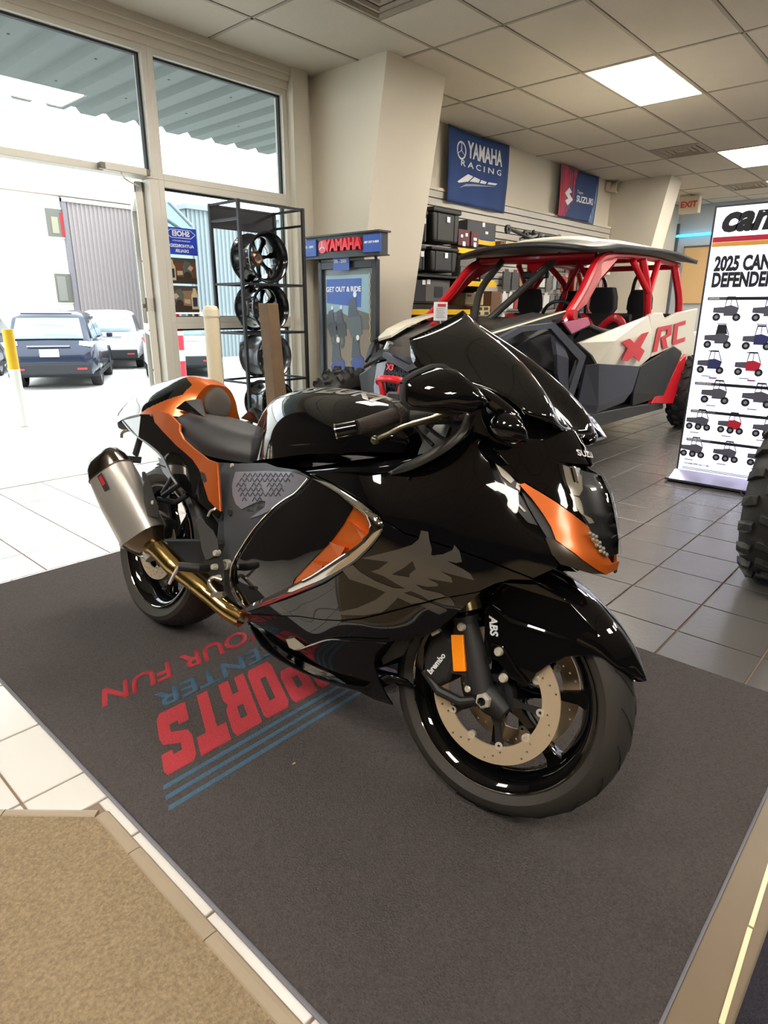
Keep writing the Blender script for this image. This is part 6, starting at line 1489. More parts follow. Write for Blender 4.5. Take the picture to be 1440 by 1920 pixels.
# ---- seat, hump, tail
loft('seat', [
 (.035, [(0, .800), (.04, .800), (.07, .797), (.085, .790), (.08, .78)]),
 (.09, [(0, .826), (.06, .825), (.11, .815), (.135, .785), (.125, .755)]),
 (.18, [(0, .826), (.07, .825), (.125, .810), (.152, .765), (.14, .725)]),
 (.30, [(0, .812), (.07, .812), (.125, .797), (.155, .745), (.145, .700)]),
 (.42, [(0, .800), (.06, .799), (.11, .785), (.14, .735), (.135, .698)]),
 (.52, [(0, .800), (.05, .798), (.085, .78), (.11, .735), (.11, .705)]),
 (.60, [(0, .790), (.03, .788), (.06, .765), (.08, .735), (.08, .715)])], m_vinyl, 40, ang=70)
HS = [(.138, [(0, .935), (.045, .927), (.078, .89), (.098, .845), (.12, .805)]),
 (.085, [(0, .952), (.055, .942), (.095, .90), (.125, .85), (.148, .800)]),
 (.02, [(0, .956), (.06, .948), (.105, .905), (.14, .85), (.165, .795)]),
 (-.08, [(0, .935), (.06, .929), (.11, .890), (.15, .838), (.168, .785)]),
 (-.20, [(0, .905), (.06, .900), (.105, .870), (.135, .825), (.15, .765)]),
 (-.30, [(0, .868), (.055, .863), (.09, .840), (.115, .800), (.125, .745)]),
 (-.37, [(0, .825), (.055, .820), (.085, .800), (.10, .770), (.105, .730)]),
 (-.42, [(0, .785), (.05, .783), (.075, .775), (.085, .755), (.085, .735)])]
loft('seat_cowl', HS, m_or, 130, pts=70, split=lambda c: c[0] < float(np.interp(c[2], [.78, .835, .88, .92, .945, .96], [-.10, 0.0, .085, .09, .03, 0.0])), m2=m_gb, name2='tail_cover', ang=60)
pp_ = []
for k in range(28):
    a = 2*math.pi*k/28; pp_.append((math.cos(a), math.sin(a)))
R = []
for o, s in ((-.03, 1.0), (.0, 1.0), (.014, .92), (.020, .70), (.022, .35)):
    R.append([(.148+o-.25*(.044+.062*y*s), .056*x*s*(1 if y < .3 else 1-.22*(y-.3)), .874+.060*y*s) for x, y in pp_])
MB().rings(R).build('hump_pad', m_pad, BK, ang=60)
q = [BP(332, 767, .137), BP(350, 753, .132), BP(376, 749, .108), BP(384, 782, .118), BP(360, 776, .138)]
mirobj('hump_recess', MB().rings([[v+Vector((0, -.006, .002)) for v in q], [v+Vector((0, .004, 0)) for v in q]]), mat('recess_black', (9, 9, 10), 0.35), smooth=False, fixn=True)
# orange side strip from the hump down to the frame cover
wt = lambda x, z: float(np.interp(x, [-.42, -.3, -.1, .1, .35, .45], [.088, .12, .155, .168, .176, .184]))
def tz(P):
    out = []
    for p in P:
        w = .14
        for _ in range(25):
            v = BP(p[0], p[1], w); w += .4*(wt(v.x, v.z)-w)
        out.append((v.x, v.z))
    return out
hpanel('orange_side_strip', tz([(287, 774), (300, 770), (318, 776), (338, 796), (338, 810), (345, 824), (364, 841), (391, 862), (409, 868), (411, 900), (415, 959), (404, 950), (393, 938), (389, 925), (385, 913), (381, 896), (375, 880), (363, 862), (350, 850), (333, 836), (310, 812), (292, 792)]), m_or, .004, .008, .02, wf=wt)
hpanel('tail_side_panel', tz([(229, 783), (245, 782), (262, 776), (287, 775), (292, 792), (310, 812), (333, 836), (350, 850), (363, 862), (375, 880), (381, 896), (385, 913), (389, 925), (393, 938), (404, 950), (414, 960), (408, 972), (380, 948), (352, 925), (330, 905), (318, 882), (304, 854), (282, 834), (255, 815), (235, 798)]), m_gb, .0, .006, .02, wf=wt)
mirobj('tail_edge_trim', MB().tube(crom([Vector((x, -wt(x, z)-.001, z)) for x, z in tz([(231, 790), (250, 812), (282, 836), (304, 857), (318, 886), (332, 908)])], 20), .004, 6), mat('satin_silver', (186, 188, 194), 0.3, 0.6))
mirobj('side_vent_slot', MB().rings([[Vector((x, -wt(x, z)-.0045, z)) for x, z in tz([(378, 884), (386, 888), (390, 902), (386, 905), (380, 896)])], [Vector((x, -wt(x, z)-.0055, z)) for x, z in tz([(378, 884), (386, 888), (390, 902), (386, 905), (380, 896)])]]), m_gask, smooth=False, fixn=True)
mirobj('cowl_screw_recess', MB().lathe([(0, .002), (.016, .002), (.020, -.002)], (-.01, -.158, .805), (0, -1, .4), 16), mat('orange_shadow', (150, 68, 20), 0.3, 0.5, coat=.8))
MB().box((-.40, -.10, .70), (.42, .10, .755)).build('tail_undertray', m_mb, BK, smooth=False, bevel=.02)
MB().box((-.425, -.05, .735), (-.40, .05, .765)).build('tail_lamp', m_tail, BK, smooth=False, bevel=.008)
# licence bracket
MB().tube([(-.36, -.0, .72), (-.40, -.0, .60)], .018, 8, flat=.6).build('plate_bracket', m_mb, BK)
a = [BP(*p, 0) for p in ((231, 854), (266, 857), (264, 869), (230, 866))]
MB().rings([a, [v+Vector((-.006, 0, 0)) for v in a]]).build('plate_bar', m_mb, BK, smooth=False, fixn=True)
a = BP(229, 812, .10); MB().tube(crom([a+Vector((.05, .04, .03)), a+Vector((.02, .01, .015)), a, a+Vector((-.0, 0, -.02))], 10), .006, 8).build('indicator_stalk', m_refl, BK)
# ---- screen
def SC(w, pts): return [BP(x, y, w if not isinstance(w, (list, tuple)) else w[i]) for i, (x, y) in enumerate(pts)]
c0 = [BP(x, y, -.012) for x, y in ((874, 586), (925, 640), (988, 700), (1032, 757), (1076, 813))]; c0 = [Vector((v.x, 0, v.z)) for v in c0]
c1 = SC(.055, ((846, 600), (905, 650), (968, 697), (1018, 750), (1060, 806)))
c2 = SC([.095, .105, .115, .118, .112], ((803, 621), (872, 655), (948, 690), (996, 735), (1034, 793)))
c3 = SC([.135, .148, .160, .168, .160], ((766, 637), (781, 672), (798, 698), (888, 722), (985, 777)))
cols = [c3, c2, c1, c0]
cf = []; cl = []
for i in range(5):
    p0, p2, p3 = c0[i], c2[i], c3[i]; v2, v3 = abs(p2.y)/.1, abs(p3.y)/.1; r = []
    for ax_ in (0, 2): r += list(np.linalg.solve(np.array([[v2, v2*v2], [v3, v3*v3]]), [p2[ax_]-p0[ax_], p3[ax_]-p0[ax_]]))
    cl.append(r)
cl = np.array(cl)
for i in range(5):
    p0, p2, p3 = c0[i], c2[i], c3[i]; u2, u3 = (p2.y/.1)**2, (p3.y/.1)**2; r = []
    for ax_ in (0, 2):
        d2, d3 = p2[ax_]-p0[ax_], p3[ax_]-p0[ax_]; A_ = np.array([[u2, u2*u2], [u3, u3*u3]]); r += list(np.linalg.solve(A_, [d2, d3]))
    cf.append(r)
cf = np.array(cf); tt = np.linspace(0, 1, 5); PF = [np.polyfit(tt, cf[:, k], 3) for k in range(4)]; PL = [np.polyfit(tt, cl[:, k], 3) for k in range(4)]; PC = [np.polyfit(tt, [p[k] for p in c0], 3) for k in (0, 2)]; PE = np.polyfit(tt, [abs(p.y) for p in c3], 2)
rows = []
for i in range(26):
    t = i/25; a2, a4, b2, b4 = [np.polyval(q, t) for q in PF]; ye = np.polyval(PE, t); r = []
    for k in range(41):
        y = -ye+2*ye*k/40; u = (y/.1)**2; v = abs(y)/.1; l1, l2, n1, n2 = [np.polyval(q, t) for q in PL]; g_ = (1-t)**1.5
        r.append((np.polyval(PC[0], t)+(1-g_)*(a2*u+a4*u*u)+g_*(l1*v+l2*u), y, np.polyval(PC[1], t)+(1-g_)*(b2*u+b4*u*u)+g_*(n1*v+n2*u)))
    rows.append(r)
MB().grid(rows).build('windscreen', m_smoke, BK, solid=.004, off=0, ang=80)
# bright edge bead of the screen
edge = rows[0][:21]
MB().tube(crom(edge, 30), .0028, 6).build('screen_edge', m_smoke, BK)
# nose lettering
me = text_mesh('SUZUKI', 1.0, 0, .02, 'LEFT', 0).copy()
for v in me.vertices:
    y = -.040+(v.co.x-a_)/(b_-a_)*.070; z = .890+(v.co.y-c_)/(d_-c_)*.013
    v.co = Vector((xc(z)-8*y*y+.008, y, z))
mesh_obj('nose_lettering', me, m_prw, BK)
# ---- mirrors
Mo = [(767, 722), (772, 714), (790, 703), (820, 690), (842, 689), (852, 696), (876, 716), (896, 737), (909, 757), (903, 763), (872, 774), (845, 772), (816, 767), (778, 763), (768, 754)]
def mw(px): return .37-(px-767)/(909-767)*.125
def mirror_shell():
    base = [BP(x, y, mw(x)) for x, y in Mo]; c = sum(base, Vector())/len(base); R = []
    for s, f in ((.93, -.028), (1.0, -.020), (1.0, 0.0), (.93, .018), (.72, .034), (.35, .046)):
        R.append([c+(p-c)*s+Vector((f, 0, 0)) for p in base])
    return MB().rings(R)
mirobj('mirror_shell', mirror_shell(), m_gb, fixn=True, ang=60)
base = [BP(x, y, mw(x)) for x, y in Mo]; c = sum(base, Vector())/len(base)
mirobj('mirror_rim', MB().tube([c+(p-c)*1.01+Vector((-.016, 0, 0)) for p in base+base[:1]], .007, 8, caps=False), m_mb)
gl = MB().rings([[c+(p-c)*.92+Vector((-.026, 0, 0)) for p in base], [c+(p-c)*.92+Vector((-.030, 0, 0)) for p in base]]); mirobj('mirror_glass', gl, m_chr, smooth=False, fixn=True)
st = [BP(868, 712, .255)+Vector((.0, 0, -.02)), BP(905, 742, .235), BP(940, 765, .21), BP(966, 788, .185), BP(975, 800, .165)]
mirobj('mirror_stalk', MB().tube(crom(st, 20), [.016]*14+[.014, .013, .012, .011, .010, .009], 12, flat=1.5), m_gb)
def pod():
    cs = [BP(929, 790, .215), BP(940, 797, .22), BP(957, 806, .215), (BP(976, 817, .20)), BP(988, 826, .19)]
    return MB().tube(crom(cs, 16), [.012, .018, .023, .027, .029, .030, .030, .029, .027, .025, .022, .019, .016, .012, .008, .004], 14)
pod().build('front_indicator', m_gb, BK)
# far-side mirror arm and cap as they peek out beyond the screen
def lp(P, y0, y1, m, nm):
    A_ = [BP(x, y, -y0) for x, y in P]; MB().rings([A_, [v+Vector((.0, y1-y0, 0)) for v in A_]]).build(nm, m, BK, smooth=False, fixn=True, bevel=.004)
lp([(1066, 793), (1073, 778), (1088, 771), (1096, 776), (1092, 800), (1076, 802)], .235, .275, m_gb, 'far_indicator')
lp([(1092, 778), (1100, 777), (1114, 794), (1130, 819), (1103, 827), (1096, 836), (1079, 820), (1086, 800)], .25, .285, mat('pearl_grey_cap', (176, 174, 176), 0.12, 0.5, coat=1.0), 'far_indicator_cap')
lp([(1104, 804), (1113, 799), (1129, 818), (1101, 826)], .24, .26, m_gb, 'far_indicator_lens')
# ---- cockpit: bars, grips, lever
gA, gB = BP(671, 801, .34), BP(742, 779, .255)
MB().tube([BP(631, 809, .372), BP(668, 802, .345)], .0165, 16).build('bar_end_weight', m_gb, BK); d = (BP(631, 809, .372)-BP(668, 802, .345)).normalized()
MB().lathe([(.010, 0), (.0175, 0), (.0175, .003), (.010, .003)], BP(631, 809, .372), d, 18, close=True).build('bar_end_ring', m_chr, BK)
m_grip = mat('grip_rubber', (52, 44, 38), 0.8, bump=0.6, bscale=260)
MB().tube([gA, gA+(gB-gA)*.5, gB], [.0165, .018, .0185], 16).build('grip', m_grip, BK); MB().tube([gB, gB+(gB-gA).normalized()*.012], .026, 16).build('grip_flange', m_grip, BK)
sw = gB+(gB-gA).normalized()*.035; MB().sphere(sw, .030, 14, 10, (1, 1.1, 1)).build('switch_housing', m_mb, BK); MB().sphere(sw+Vector((-.005, -.0, .028)), .012, 10, 6).build('red_stop_switch', m_bred, BK)
lv = [BP(703, 825, .365), BP(728, 814, .345), BP(756, 800, .32), BP(796, 789, .285), BP(836, 777, .245)]
MB().tube(crom(lv, 24), [.004, .004]+[.0055]*12+[.007]*6+[.009]*4, 10, flat=1.8).build('brake_lever', mat('lever_alloy', (150, 140, 116), 0.25, 0.9), BK); MB().sphere(lv[0], .0095, 12, 8).build('lever_ball', mat('lever_ball', (80, 84, 60), 0.2, 0.6), BK)
MB().tube([BP(775, 780, .25), BP(845, 778, .23)], .020, 12).build('master_cylinder', m_mb, BK); MB().lathe([(0, .03), (.022, .03), (.024, 0), (.018, -.02)], BP(812, 772, .235), (0, 0, 1), 18).build('fluid_reservoir', m_mb, BK)
MB().tube([(1.10, 0.36, .885), (1.19, .25, .93)], .018, 14).build('grip', m_grip, BK)
for s in (-1, 1): MB().tube([(1.19, s*.26, .93), (1.235, s*.13, .955)], .012, 10).build('clip_on_bar', m_mb, BK)
MB().box((1.19, -.15, .945), (1.28, .15, .975)).build('top_yoke', m_mb, BK, smooth=False, bevel=.012)
MB().rings([[(1.30, -.14, .95), (1.30, .14, .95), (1.36, .13, 1.03), (1.36, -.13, 1.03)], [(1.36, -.14, .93), (1.36, .14, .93), (1.40, .13, 1.0), (1.40, -.13, 1.0)]]).build('instrument_panel', m_mb, BK, smooth=False, fixn=True, bevel=.008)
for P in (((772, 790), (790, 812), (812, 835)), ((845, 800), (838, 820), (830, 838)), ((800, 800), (825, 818), (852, 826))):
    MB().tube(crom([BP(*p, .19) for p in P], 12), .005, 8).build('cable', m_mb, BK)
# dark core that fills the bike behind the panels
loft('engine_core', [(.42, [(0, .70), (.08, .70), (.12, .6), (.12, .4), (.06, .30)]), (.7, [(0, .72), (.12, .71), (.17, .6), (.17, .35), (.09, .20)]), (1.0, [(0, .80), (.14, .78), (.20, .65), (.19, .38), (.08, .20)]), (1.18, [(0, .84), (.13, .82), (.18, .68), (.15, .45), (.08, .30)]), (1.27, [(0, .84), (.11, .82), (.14, .72), (.11, .60), (.05, .52)])], m_mb, 20, pts=12)
loft('cowl_inner', [(1.20, [(0, .93), (.08, .92), (.14, .86), (.15, .76), (.12, .66)]), (1.35, [(0, .93), (.06, .92), (.12, .85), (.13, .76), (.10, .66)]), (1.48, [(0, .88), (.04, .87), (.08, .82), (.09, .75), (.07, .67)]), (1.56, [(0, .80), (.02, .79), (.04, .76), (.04, .72), (.03, .67)])], m_mb, 14, pts=10)
loft('subframe', [(-.30, [(0, .74), (.05, .74), (.08, .73), (.08, .71), (.05, .70)]), (.1, [(0, .74), (.08, .74), (.11, .70), (.11, .64), (.06, .62)]), (.45, [(0, .70), (.09, .70), (.13, .64), (.13, .48), (.07, .44)])], m_mb, 12, pts=10)
# ---- wheels
def tyre_prof(R, hw, rb):
    return [(rb-.006, -hw*.62), (rb+.012, -hw*.78), (rb+.035, -hw*.95), (R-.045, -hw*1.0), (R-.030, -hw*.92), (R-.012, -hw*.62), (R-.003, -hw*.3), (R, 0), (R-.003, hw*.3), (R-.012, hw*.62), (R-.030, hw*.92), (R-.045, hw*1.0), (rb+.035, hw*.95), (rb+.012, hw*.78), (rb-.006, hw*.62)]
def sport_wheel(name, M, R, hw, rw, nsp, disc_r, disc_y, both):
    t = MB().lathe(tyre_prof(R, hw, .222), (0, 0, 0), (0, 1, 0), 96, close=True).build(name, m_tyreF, BK, ang=30); t.matrix_local = M
    tr = MB().lathe([(R-.0125, -hw*.63), (R-.0028, -hw*.3), (R+.0004, 0), (R-.0028, hw*.3), (R-.0125, hw*.63)], (0, 0, 0), (0, 1, 0), 96).build('tread', m_tyreT, t)
    gr = MB()
    for k in range(22):
        for s in (-1, 1):
            a = 2*math.pi*k/22+(.14 if s > 0 else 0); P = []
            for q in range(6):
                u = q/5; y = s*hw*(.12+.62*u); aa = a+.20*u*s*0+.22*u; rr_ = R+.0008-.0135*(abs(y)/hw/.63)**2*.9
                P.append((rr_*math.cos(aa), y, rr_*math.sin(aa)))
            gr.tube(P, .0016, 4)
    o = gr.build('tread_groove', m_gask, t); o['kind'] = 'stuff'
    MB().lathe([(.232, -rw), (.232, -rw+.008), (.218, -rw+.012), (.205, -rw+.03), (.198, 0), (.205, rw-.03), (.218, rw-.012), (.232, rw-.008), (.232, rw), (.226, rw), (.210, rw-.018), (.196, rw-.034), (.188, 0), (.196, -rw+.034), (.210, -rw+.018), (.226, -rw)], (0, 0, 0), (0, 1, 0), 72, close=True).build('rim', m_gb, t, ang=50)
    MB().lathe([(.2325+.0015*math.cos(q), -rw-.0005+.0015*math.sin(q)) for q in (0, 1.57, 3.14, 4.71)], (0, 0, 0), (0, 1, 0), 72, close=True).build('rim_edge', m_chr, t)
    for k in range(nsp):
        a = 2*math.pi*(k+.25)/nsp; u = Vector((math.cos(a), 0, math.sin(a))); n = Vector((-math.sin(a), 0, math.cos(a))); R_ = []
        for r, w, h in ((.030, .020, .030), (.07, .010, .020), (.13, .008, .014), (.18, .013, .018), (.205, .026, .024)):
            R_.append([u*r+n*w+Vector((0, -h, 0)), u*r+n*w*1.2, u*r+n*w+Vector((0, h, 0)), u*r-n*w+Vector((0, h, 0)), u*r-n*w*1.2, u*r-n*w+Vector((0, -h, 0))])
        MB().rings(R_).build('spoke', m_gb, t, ang=40)
    MB().lathe([(.0, -.06), (.028, -.06), (.034, -.04), (.045, -.02), (.045, .02), (.034, .04), (.028, .06), (0, .06)], (0, 0, 0), (0, 1, 0), 28).build('hub', m_mb, t)
    for s in ((-1, 1) if both else (-1,)):
        no = 84; ri = disc_r-.042; bt = 10 if disc_r > .14 else 5
        outer = [(disc_r*math.cos(2*math.pi*k/no), disc_r*math.sin(2*math.pi*k/no)) for k in range(no)]
        inn = [((ri-.007*max(0, math.cos(bt*2*math.pi*k/140))**6)*math.cos(2*math.pi*k/140), (ri-.007*max(0, math.cos(bt*2*math.pi*k/140))**6)*math.sin(2*math.pi*k/140)) for k in range(140)]
        H_ = []
        nh = 30 if disc_r > .14 else 24
        for k in range(nh):
            for j, rr_ in enumerate((disc_r-.028, disc_r-.018, disc_r-.009)):
                if (k+j) % 3 == 0 or (disc_r < .14 and (k+j) % 2):
                    aa = 2*math.pi*(k+.33*j)/nh; cx, cy = rr_*math.cos(aa), rr_*math.sin(aa)
                    H_.append([(cx+.0030*math.cos(1.05*q), cy+.0030*math.sin(1.05*q)) for q in range(6)])
        V, F = cdt([outer, inn]+H_, 5.0)
        b = MB(); b.v = [(v[0], s*disc_y, v[1]) for v in V]; b.f = F
        b.build('brake_disc', m_disc, t, smooth=False, solid=.005, off=0)
        for k in range(bt):
            a = 2*math.pi*k/bt; c = Vector((ri*math.cos(a)*.985, s*disc_y, ri*math.sin(a)*.985))
            MB().lathe([(.004, -.005), (.0095, -.005), (.0095, .005), (.004, .005)], c, (0, 1, 0), 14, close=True).build('disc_bobbin', m_bolt, t)
            if k % 2 == 0 or bt < 8:
                u = Vector((math.cos(a), 0, math.sin(a))); n = Vector((-math.sin(a), 0, math.cos(a)))
                MB().rings([[u*r+n*w+Vector((0, s*disc_y-.003, 0)), u*r+n*w+Vector((0, s*disc_y+.003, 0)), u*r-n*w+Vector((0, s*disc_y+.003, 0)), u*r-n*w+Vector((0, s*disc_y-.003, 0))] for r, w in ((.04, .015), (.075, .006), (ri, .010))]).build('disc_carrier', m_mb, t, smooth=False)
        MB().lathe([(.034, s*disc_y-.004), (.050, s*disc_y-.004), (.050, s*disc_y+.004), (.034, s*disc_y+.004)], (0, 0, 0), (0, 1, 0), 28, close=True).build('carrier_ring', m_mb, t)
    return t
FWX = Vector((.99304, .11457, .02750)); FUP = Vector((-.03084, .02742, .99915)); FLF = FUP.cross(FWX).normalized()
MF = Matrix(((FWX.x, FLF.x, FUP.x, 1.4526), (FWX.y, FLF.y, FUP.y, .0291), (FWX.z, FLF.z, FUP.z, .3067), (0, 0, 0, 1)))
sport_wheel('front_wheel', MF, .300, .062, .052, 7, .160, .072, True)
MR = Matrix.Translation((0, 0, .312))
sport_wheel('rear_wheel', MR, .312, .097, .086, 7, .130, .088, False)
# ---- front end in wheel space: f forward, y left, u up
def FE(name, b, m, **kw):
    o = b.build(name, m, BK, **kw); o.matrix_local = MF; return o
RK_ = Vector((-.42, 0, .907)).normalized()         # fork direction (rake)
for s in (-1, 1):
    y = s*.103; a0 = Vector((-.008, y, -.01)); 
    FE('fork_slider', MB().tube([a0+Vector((-.01, 0, .02)), a0+Vector((-.048, 0, .11)), a0+Vector((-.075, 0, .165))], [.030, .027, .024], 16), m_mb)
    FE('fork_tube', MB().tube([a0+Vector((-.075, 0, .165)), a0+Vector((-.145, 0, .315))], .0215, 18), mat('fork_tube_dark', (60, 56, 50), 0.12, 1.0))
    FE('fork_seal', MB().lathe([(.022, -.003), (.031, -.003), (.031, .012), (.022, .012)], a0+Vector((-.078, 0, .168)), RK_, 20, close=True), m_mb)
    FE('fork_collar', MB().lathe([(.022, 0), (.033, 0), (.033, .030), (.022, .030)], a0+Vector((-.078, 0, .195)), RK_, 22, close=True), mat('collar_bronze', (150, 138, 104), 0.2, 0.9))
    FE('fork_collar', MB().lathe([(.022, 0), (.032, 0), (.032, .026), (.022, .026)], a0+Vector((-.096, 0, .232)), RK_, 22, close=True), mat('collar_bronze', (150, 138, 104), 0.2, 0.9))
    FE('fork_outer', MB().tube([a0+Vector((-.108, 0, .258)), a0+Vector((-.28, 0, .62))], .029, 16), m_mb)
    FE('axle_clamp', MB().tube([Vector((.045, y, -.022)), Vector((0, y, 0)), Vector((-.055, y, .035))], [.020, .034, .020], 14, flat=.75), m_mb)
    # caliper
    cp_ = [(-.165, .005), (-.175, .045), (-.165, .10), (-.135, .125), (-.095, .118), (-.070, .095), (-.088, .055), (-.095, .01), (-.12, -.012)]
    FE('brake_caliper', MB().rings([[Vector((f, s*.050, u)) for f, u in cp_], [Vector((f, s*.118, u)) for f, u in cp_], [Vector((-.125+(f+.125)*.8, s*.128, .055+(u-.055)*.85)) for f, u in cp_]]), m_mb, smooth=False, fixn=True, bevel=.006)
    FE('caliper_bridge_arm', MB().tube([Vector((-.168, s*.112, .012)), Vector((-.12, s*.115, -.022)), Vector((-.06, s*.113, -.028)), Vector((-.02, s*.11, -.01))], [.011, .012, .012, .010], 10), m_mb)
    FE('caliper_bolt', MB().lathe([(0, .005), (.006, .005), (.008, 0)], (-.04, s*.135, .015), (0, s, 0), 12), m_bolt)
    for f, u in ((.006, .113), (.028, .058), (-.083, .150)):
        FE('fender_bolt', MB().lathe([(0, .005), (.008, .005), (.0105, 0), (.0105, -.006)], (f, s*(.108 if u < .14 else .135), u), (0, s, 0), 16), m_bolt)
    FE('brake_hose', MB().tube(crom([Vector((-.15, s*.11, .125)), Vector((-.135, s*.105, .19)), Vector((-.12, s*.10, .27)), Vector((-.19, s*.08, .40))], 20), .005, 8), m_mb); FE('hose_banjo', MB().tube([Vector((-.165, s*.112, .105)), Vector((-.145, s*.112, .120))], .007, 8), m_bolt)
    FE('reflector_bracket', MB().rings([[Vector((f, s*y_, u)) for f, u in ((-.11, .03), (-.05, .04), (-.07, .155), (-.105, .150))] for y_ in (.119, .124)]), m_mb, smooth=False, fixn=True)
    rf = [(-.106, .124), (-.076, .132), (-.054, .052), (-.084, .042)]
    FE('amber_reflector', MB().rings([[Vector((f, s*.124, u)) for f, u in rf], [Vector((f, s*.134, u)) for f, u in rf]]), m_amb, smooth=False, fixn=True, bevel=.002)
FE('axle', MB().cyl((0, -.115, 0), (0, .115, 0), .012, 16), m_bolt); nn = Vector((0, -1, 0))
FE('axle_nut', MB().lathe([(.010, .026), (.014, .026), (.018, .022), (.019, .010), (.024, .008), (.024, 0), (.010, 0)], (0, -.112, 0), (0, -1, 0), 6), m_bolt); FE('axle_bore', MB().lathe([(0, 0), (.0095, 0), (.0095, .02)], (0, -.122, 0), (0, -1, 0), 16), m_gask); FE('axle_washer', MB().lathe([(.009, .0), (.024, 0), (.024, .004), (.009, .004)], (0, -.110, 0), (0, -1, 0), 24, close=True), m_bolt)
t_ = text_mesh('brembo', .020, 0.0006, .0006, 'CENTER').copy(); ex = Vector((.030, 0, .055)).normalized(); ey = Vector((-.055, 0, .030)).normalized(); c = Vector((-.132, -.1292, .045))
for v in t_.vertices: v.co = c+ex*v.co.x+ey*v.co.y+Vector((0, -1, 0))*v.co.z
o = mesh_obj('caliper_lettering', t_, m_prw, BK); o.matrix_local = MF
# fender: angle a from the top towards the front; cross-section half-shell
def fender():
    G = []
    for i in range(41):
        a = math.radians(-42+110*i/40); t = i/40
        R0 = .318+.012*max(0, (t-.75)/.25)
        # skirt depth and half width along the arc
        hw = float(np.interp(math.degrees(a), [-42, -10, 20, 45, 60, 68], [.070, .078, .078, .070, .048, .006]))
        dp = float(np.interp(math.degrees(a), [-42, -20, 5, 25, 40, 52, 60, 68], [.06, .085, .10, .105, .085, .055, .035, .004]))
        r = []
        for q, d in ((0, 0), (.35, .002), (.65, .010), (.88, .026), (1.0, .048), (1.06, .075), (1.08, .10)):
            dd = d if d < .03 else .026+(d-.026)/.074*(dp-.026) if dp > .026 else dp*d/.1
            r.append((min(d, dd) if d < .03 else dd, hw*q))
        f, u = math.sin(a), math.cos(a)
        half_ = [((R0-d)*f, y, (R0-d)*u) for d, y in r]
        G.append([(x, -y, z) for x, y, z in reversed(half_)]+[(x, y, z) for x, y, z in half_[1:]])
    return MB().grid(G)
FE('front_fender', fender(), m_gb, solid=.003, off=0, ang=60)
# fender side stays (the winged bracket with the bolts)
for s in (-1, 1):
    P = [(-.052, .205), (-.040, .13), (-.036, .093), (.007, .087), (.055, .070), (.086, .060), (.095, .087), (.126, .121), (.15, .142), (.2, .158), (.225, .160), (.20, .215), (.14, .262), (.06, .285), (-.02, .27)]
    R = []
    for o in (.0, .006): R.append([Vector((f, s*(float(np.interp(f, [0, .1, .15, .225], [.088, .084, .076, .056]))+o), u)) for f, u in P])
    FE('fender_skirt', MB().rings(R), m_gb, smooth=False, fixn=True, bevel=.004)
    FE('fender_arm', MB().rings([[Vector((f, s*o, u)) for f, u in ((-.02, .125), (.012, .128), (.055, .085), (.088, .062), (.080, .052), (.04, .062), (.0, .095))] for o in (.094, .101)]), m_gb, smooth=False, fixn=True, bevel=.003)
    FE('fender_ridge', MB().tube([Vector((-.045, s*.096, .215)), Vector((.02, s*.098, .19)), Vector((.11, s*.088, .185)), Vector((.19, s*.068, .18))], [.002, .007, .006, .002], 8), m_gb)
t_ = text_mesh('ABS', .026, 0.0005, .001, 'CENTER', .2).copy(); ex = Vector((.020, 0, -.075)).normalized(); ey = Vector((.075, 0, .020)).normalized(); c = Vector((-.022, -.0955, .165))
for v in t_.vertices: v.co = c+ex*v.co.x+ey*v.co.y+Vector((0, -1, 0))*v.co.z
o = mesh_obj('fender_lettering', t_, m_prw, BK); o.matrix_local = MF
FE('fork_lower_bridge', MB().box((-.20, -.12, .33), (-.12, .12, .38)), m_mb, smooth=False, bevel=.01)
# ---- exhaust, right side
A, B = BP(203, 868, .285), BP(272, 1004, .225); ax = (B-A).normalized(); up_ = (Vector((0, 0, 1))-ax*ax.z).normalized(); sd = ax.cross(up_).normalized()
def mring(c, sx, sz, tp=.0):
    r = []
    for k in range(32):
        a = 2*math.pi*k/32; cx, cz = math.cos(a), math.sin(a); e = .62
        x = math.copysign(abs(cx)**e, cx); z = math.copysign(abs(cz)**e, cz)
        r.append(c+sd*x*sx*(1-.22*z)+up_*z*sz)
    return r
L_ = (B-A).length
MB().rings([mring(A+ax*L_*.13, .060, .076), mring(A+ax*L_*.5, .064, .082), mring(B, .060, .078)]).build('silencer', m_ti, BK, ang=60)
MB().rings([mring(A-ax*.035+up_*.004, .030, .042), mring(A-ax*.03, .040, .054), mring(A+ax*.0, .053, .068), mring(A+ax*L_*.13, .0605, .0765)]).build('silencer_end_cap', mat('cap_dark_chrome', (120, 112, 104), 0.16, 1.0), BK, ang=60)
MB().rings([mring(A+ax*L_*.125, .062, .078), mring(A+ax*L_*.14, .062, .078)]).build('silencer_band', m_tid, BK); MB().rings([mring(B-ax*.010, .0625, .0805), mring(B+ax*.004, .0625, .0805)]).build('silencer_band', m_ti, BK)
MB().rings([mring(B, .058, .075), mring(B+ax*.035, .046, .058), mring(B+ax*.055, .036, .042)]).build('silencer_cone', m_tid, BK, ang=60)
MB().tube([A-ax*.037, A-ax*.030], .024, 18).build('tailpipe_mouth', m_gask, BK)
pp2 = [B+ax*.045, BP(300, 1032, .222), BP(333, 1066, .215), BP(380, 1103, .205), BP(425, 1141, .19), BP(455, 1160, .17)]
MB().tube(crom([B+ax*.03, B+ax*.085], 4), .036, 24).build('pipe_collar', m_ti, BK)
MB().tube(crom(pp2, 40), [.034]*16+[.031]*10+[.029]*14, 24).build('exhaust_pipe', m_gold, BK)
c = BP(372, 1097, .206); dd = (BP(380, 1103, .205)-BP(365, 1092, .208)).normalized(); MB().lathe([(.029, -.004), (.0325, -.004), (.0325, .004), (.029, .004)], c, dd, 28, close=True).build('pipe_weld_band', m_gold, BK)
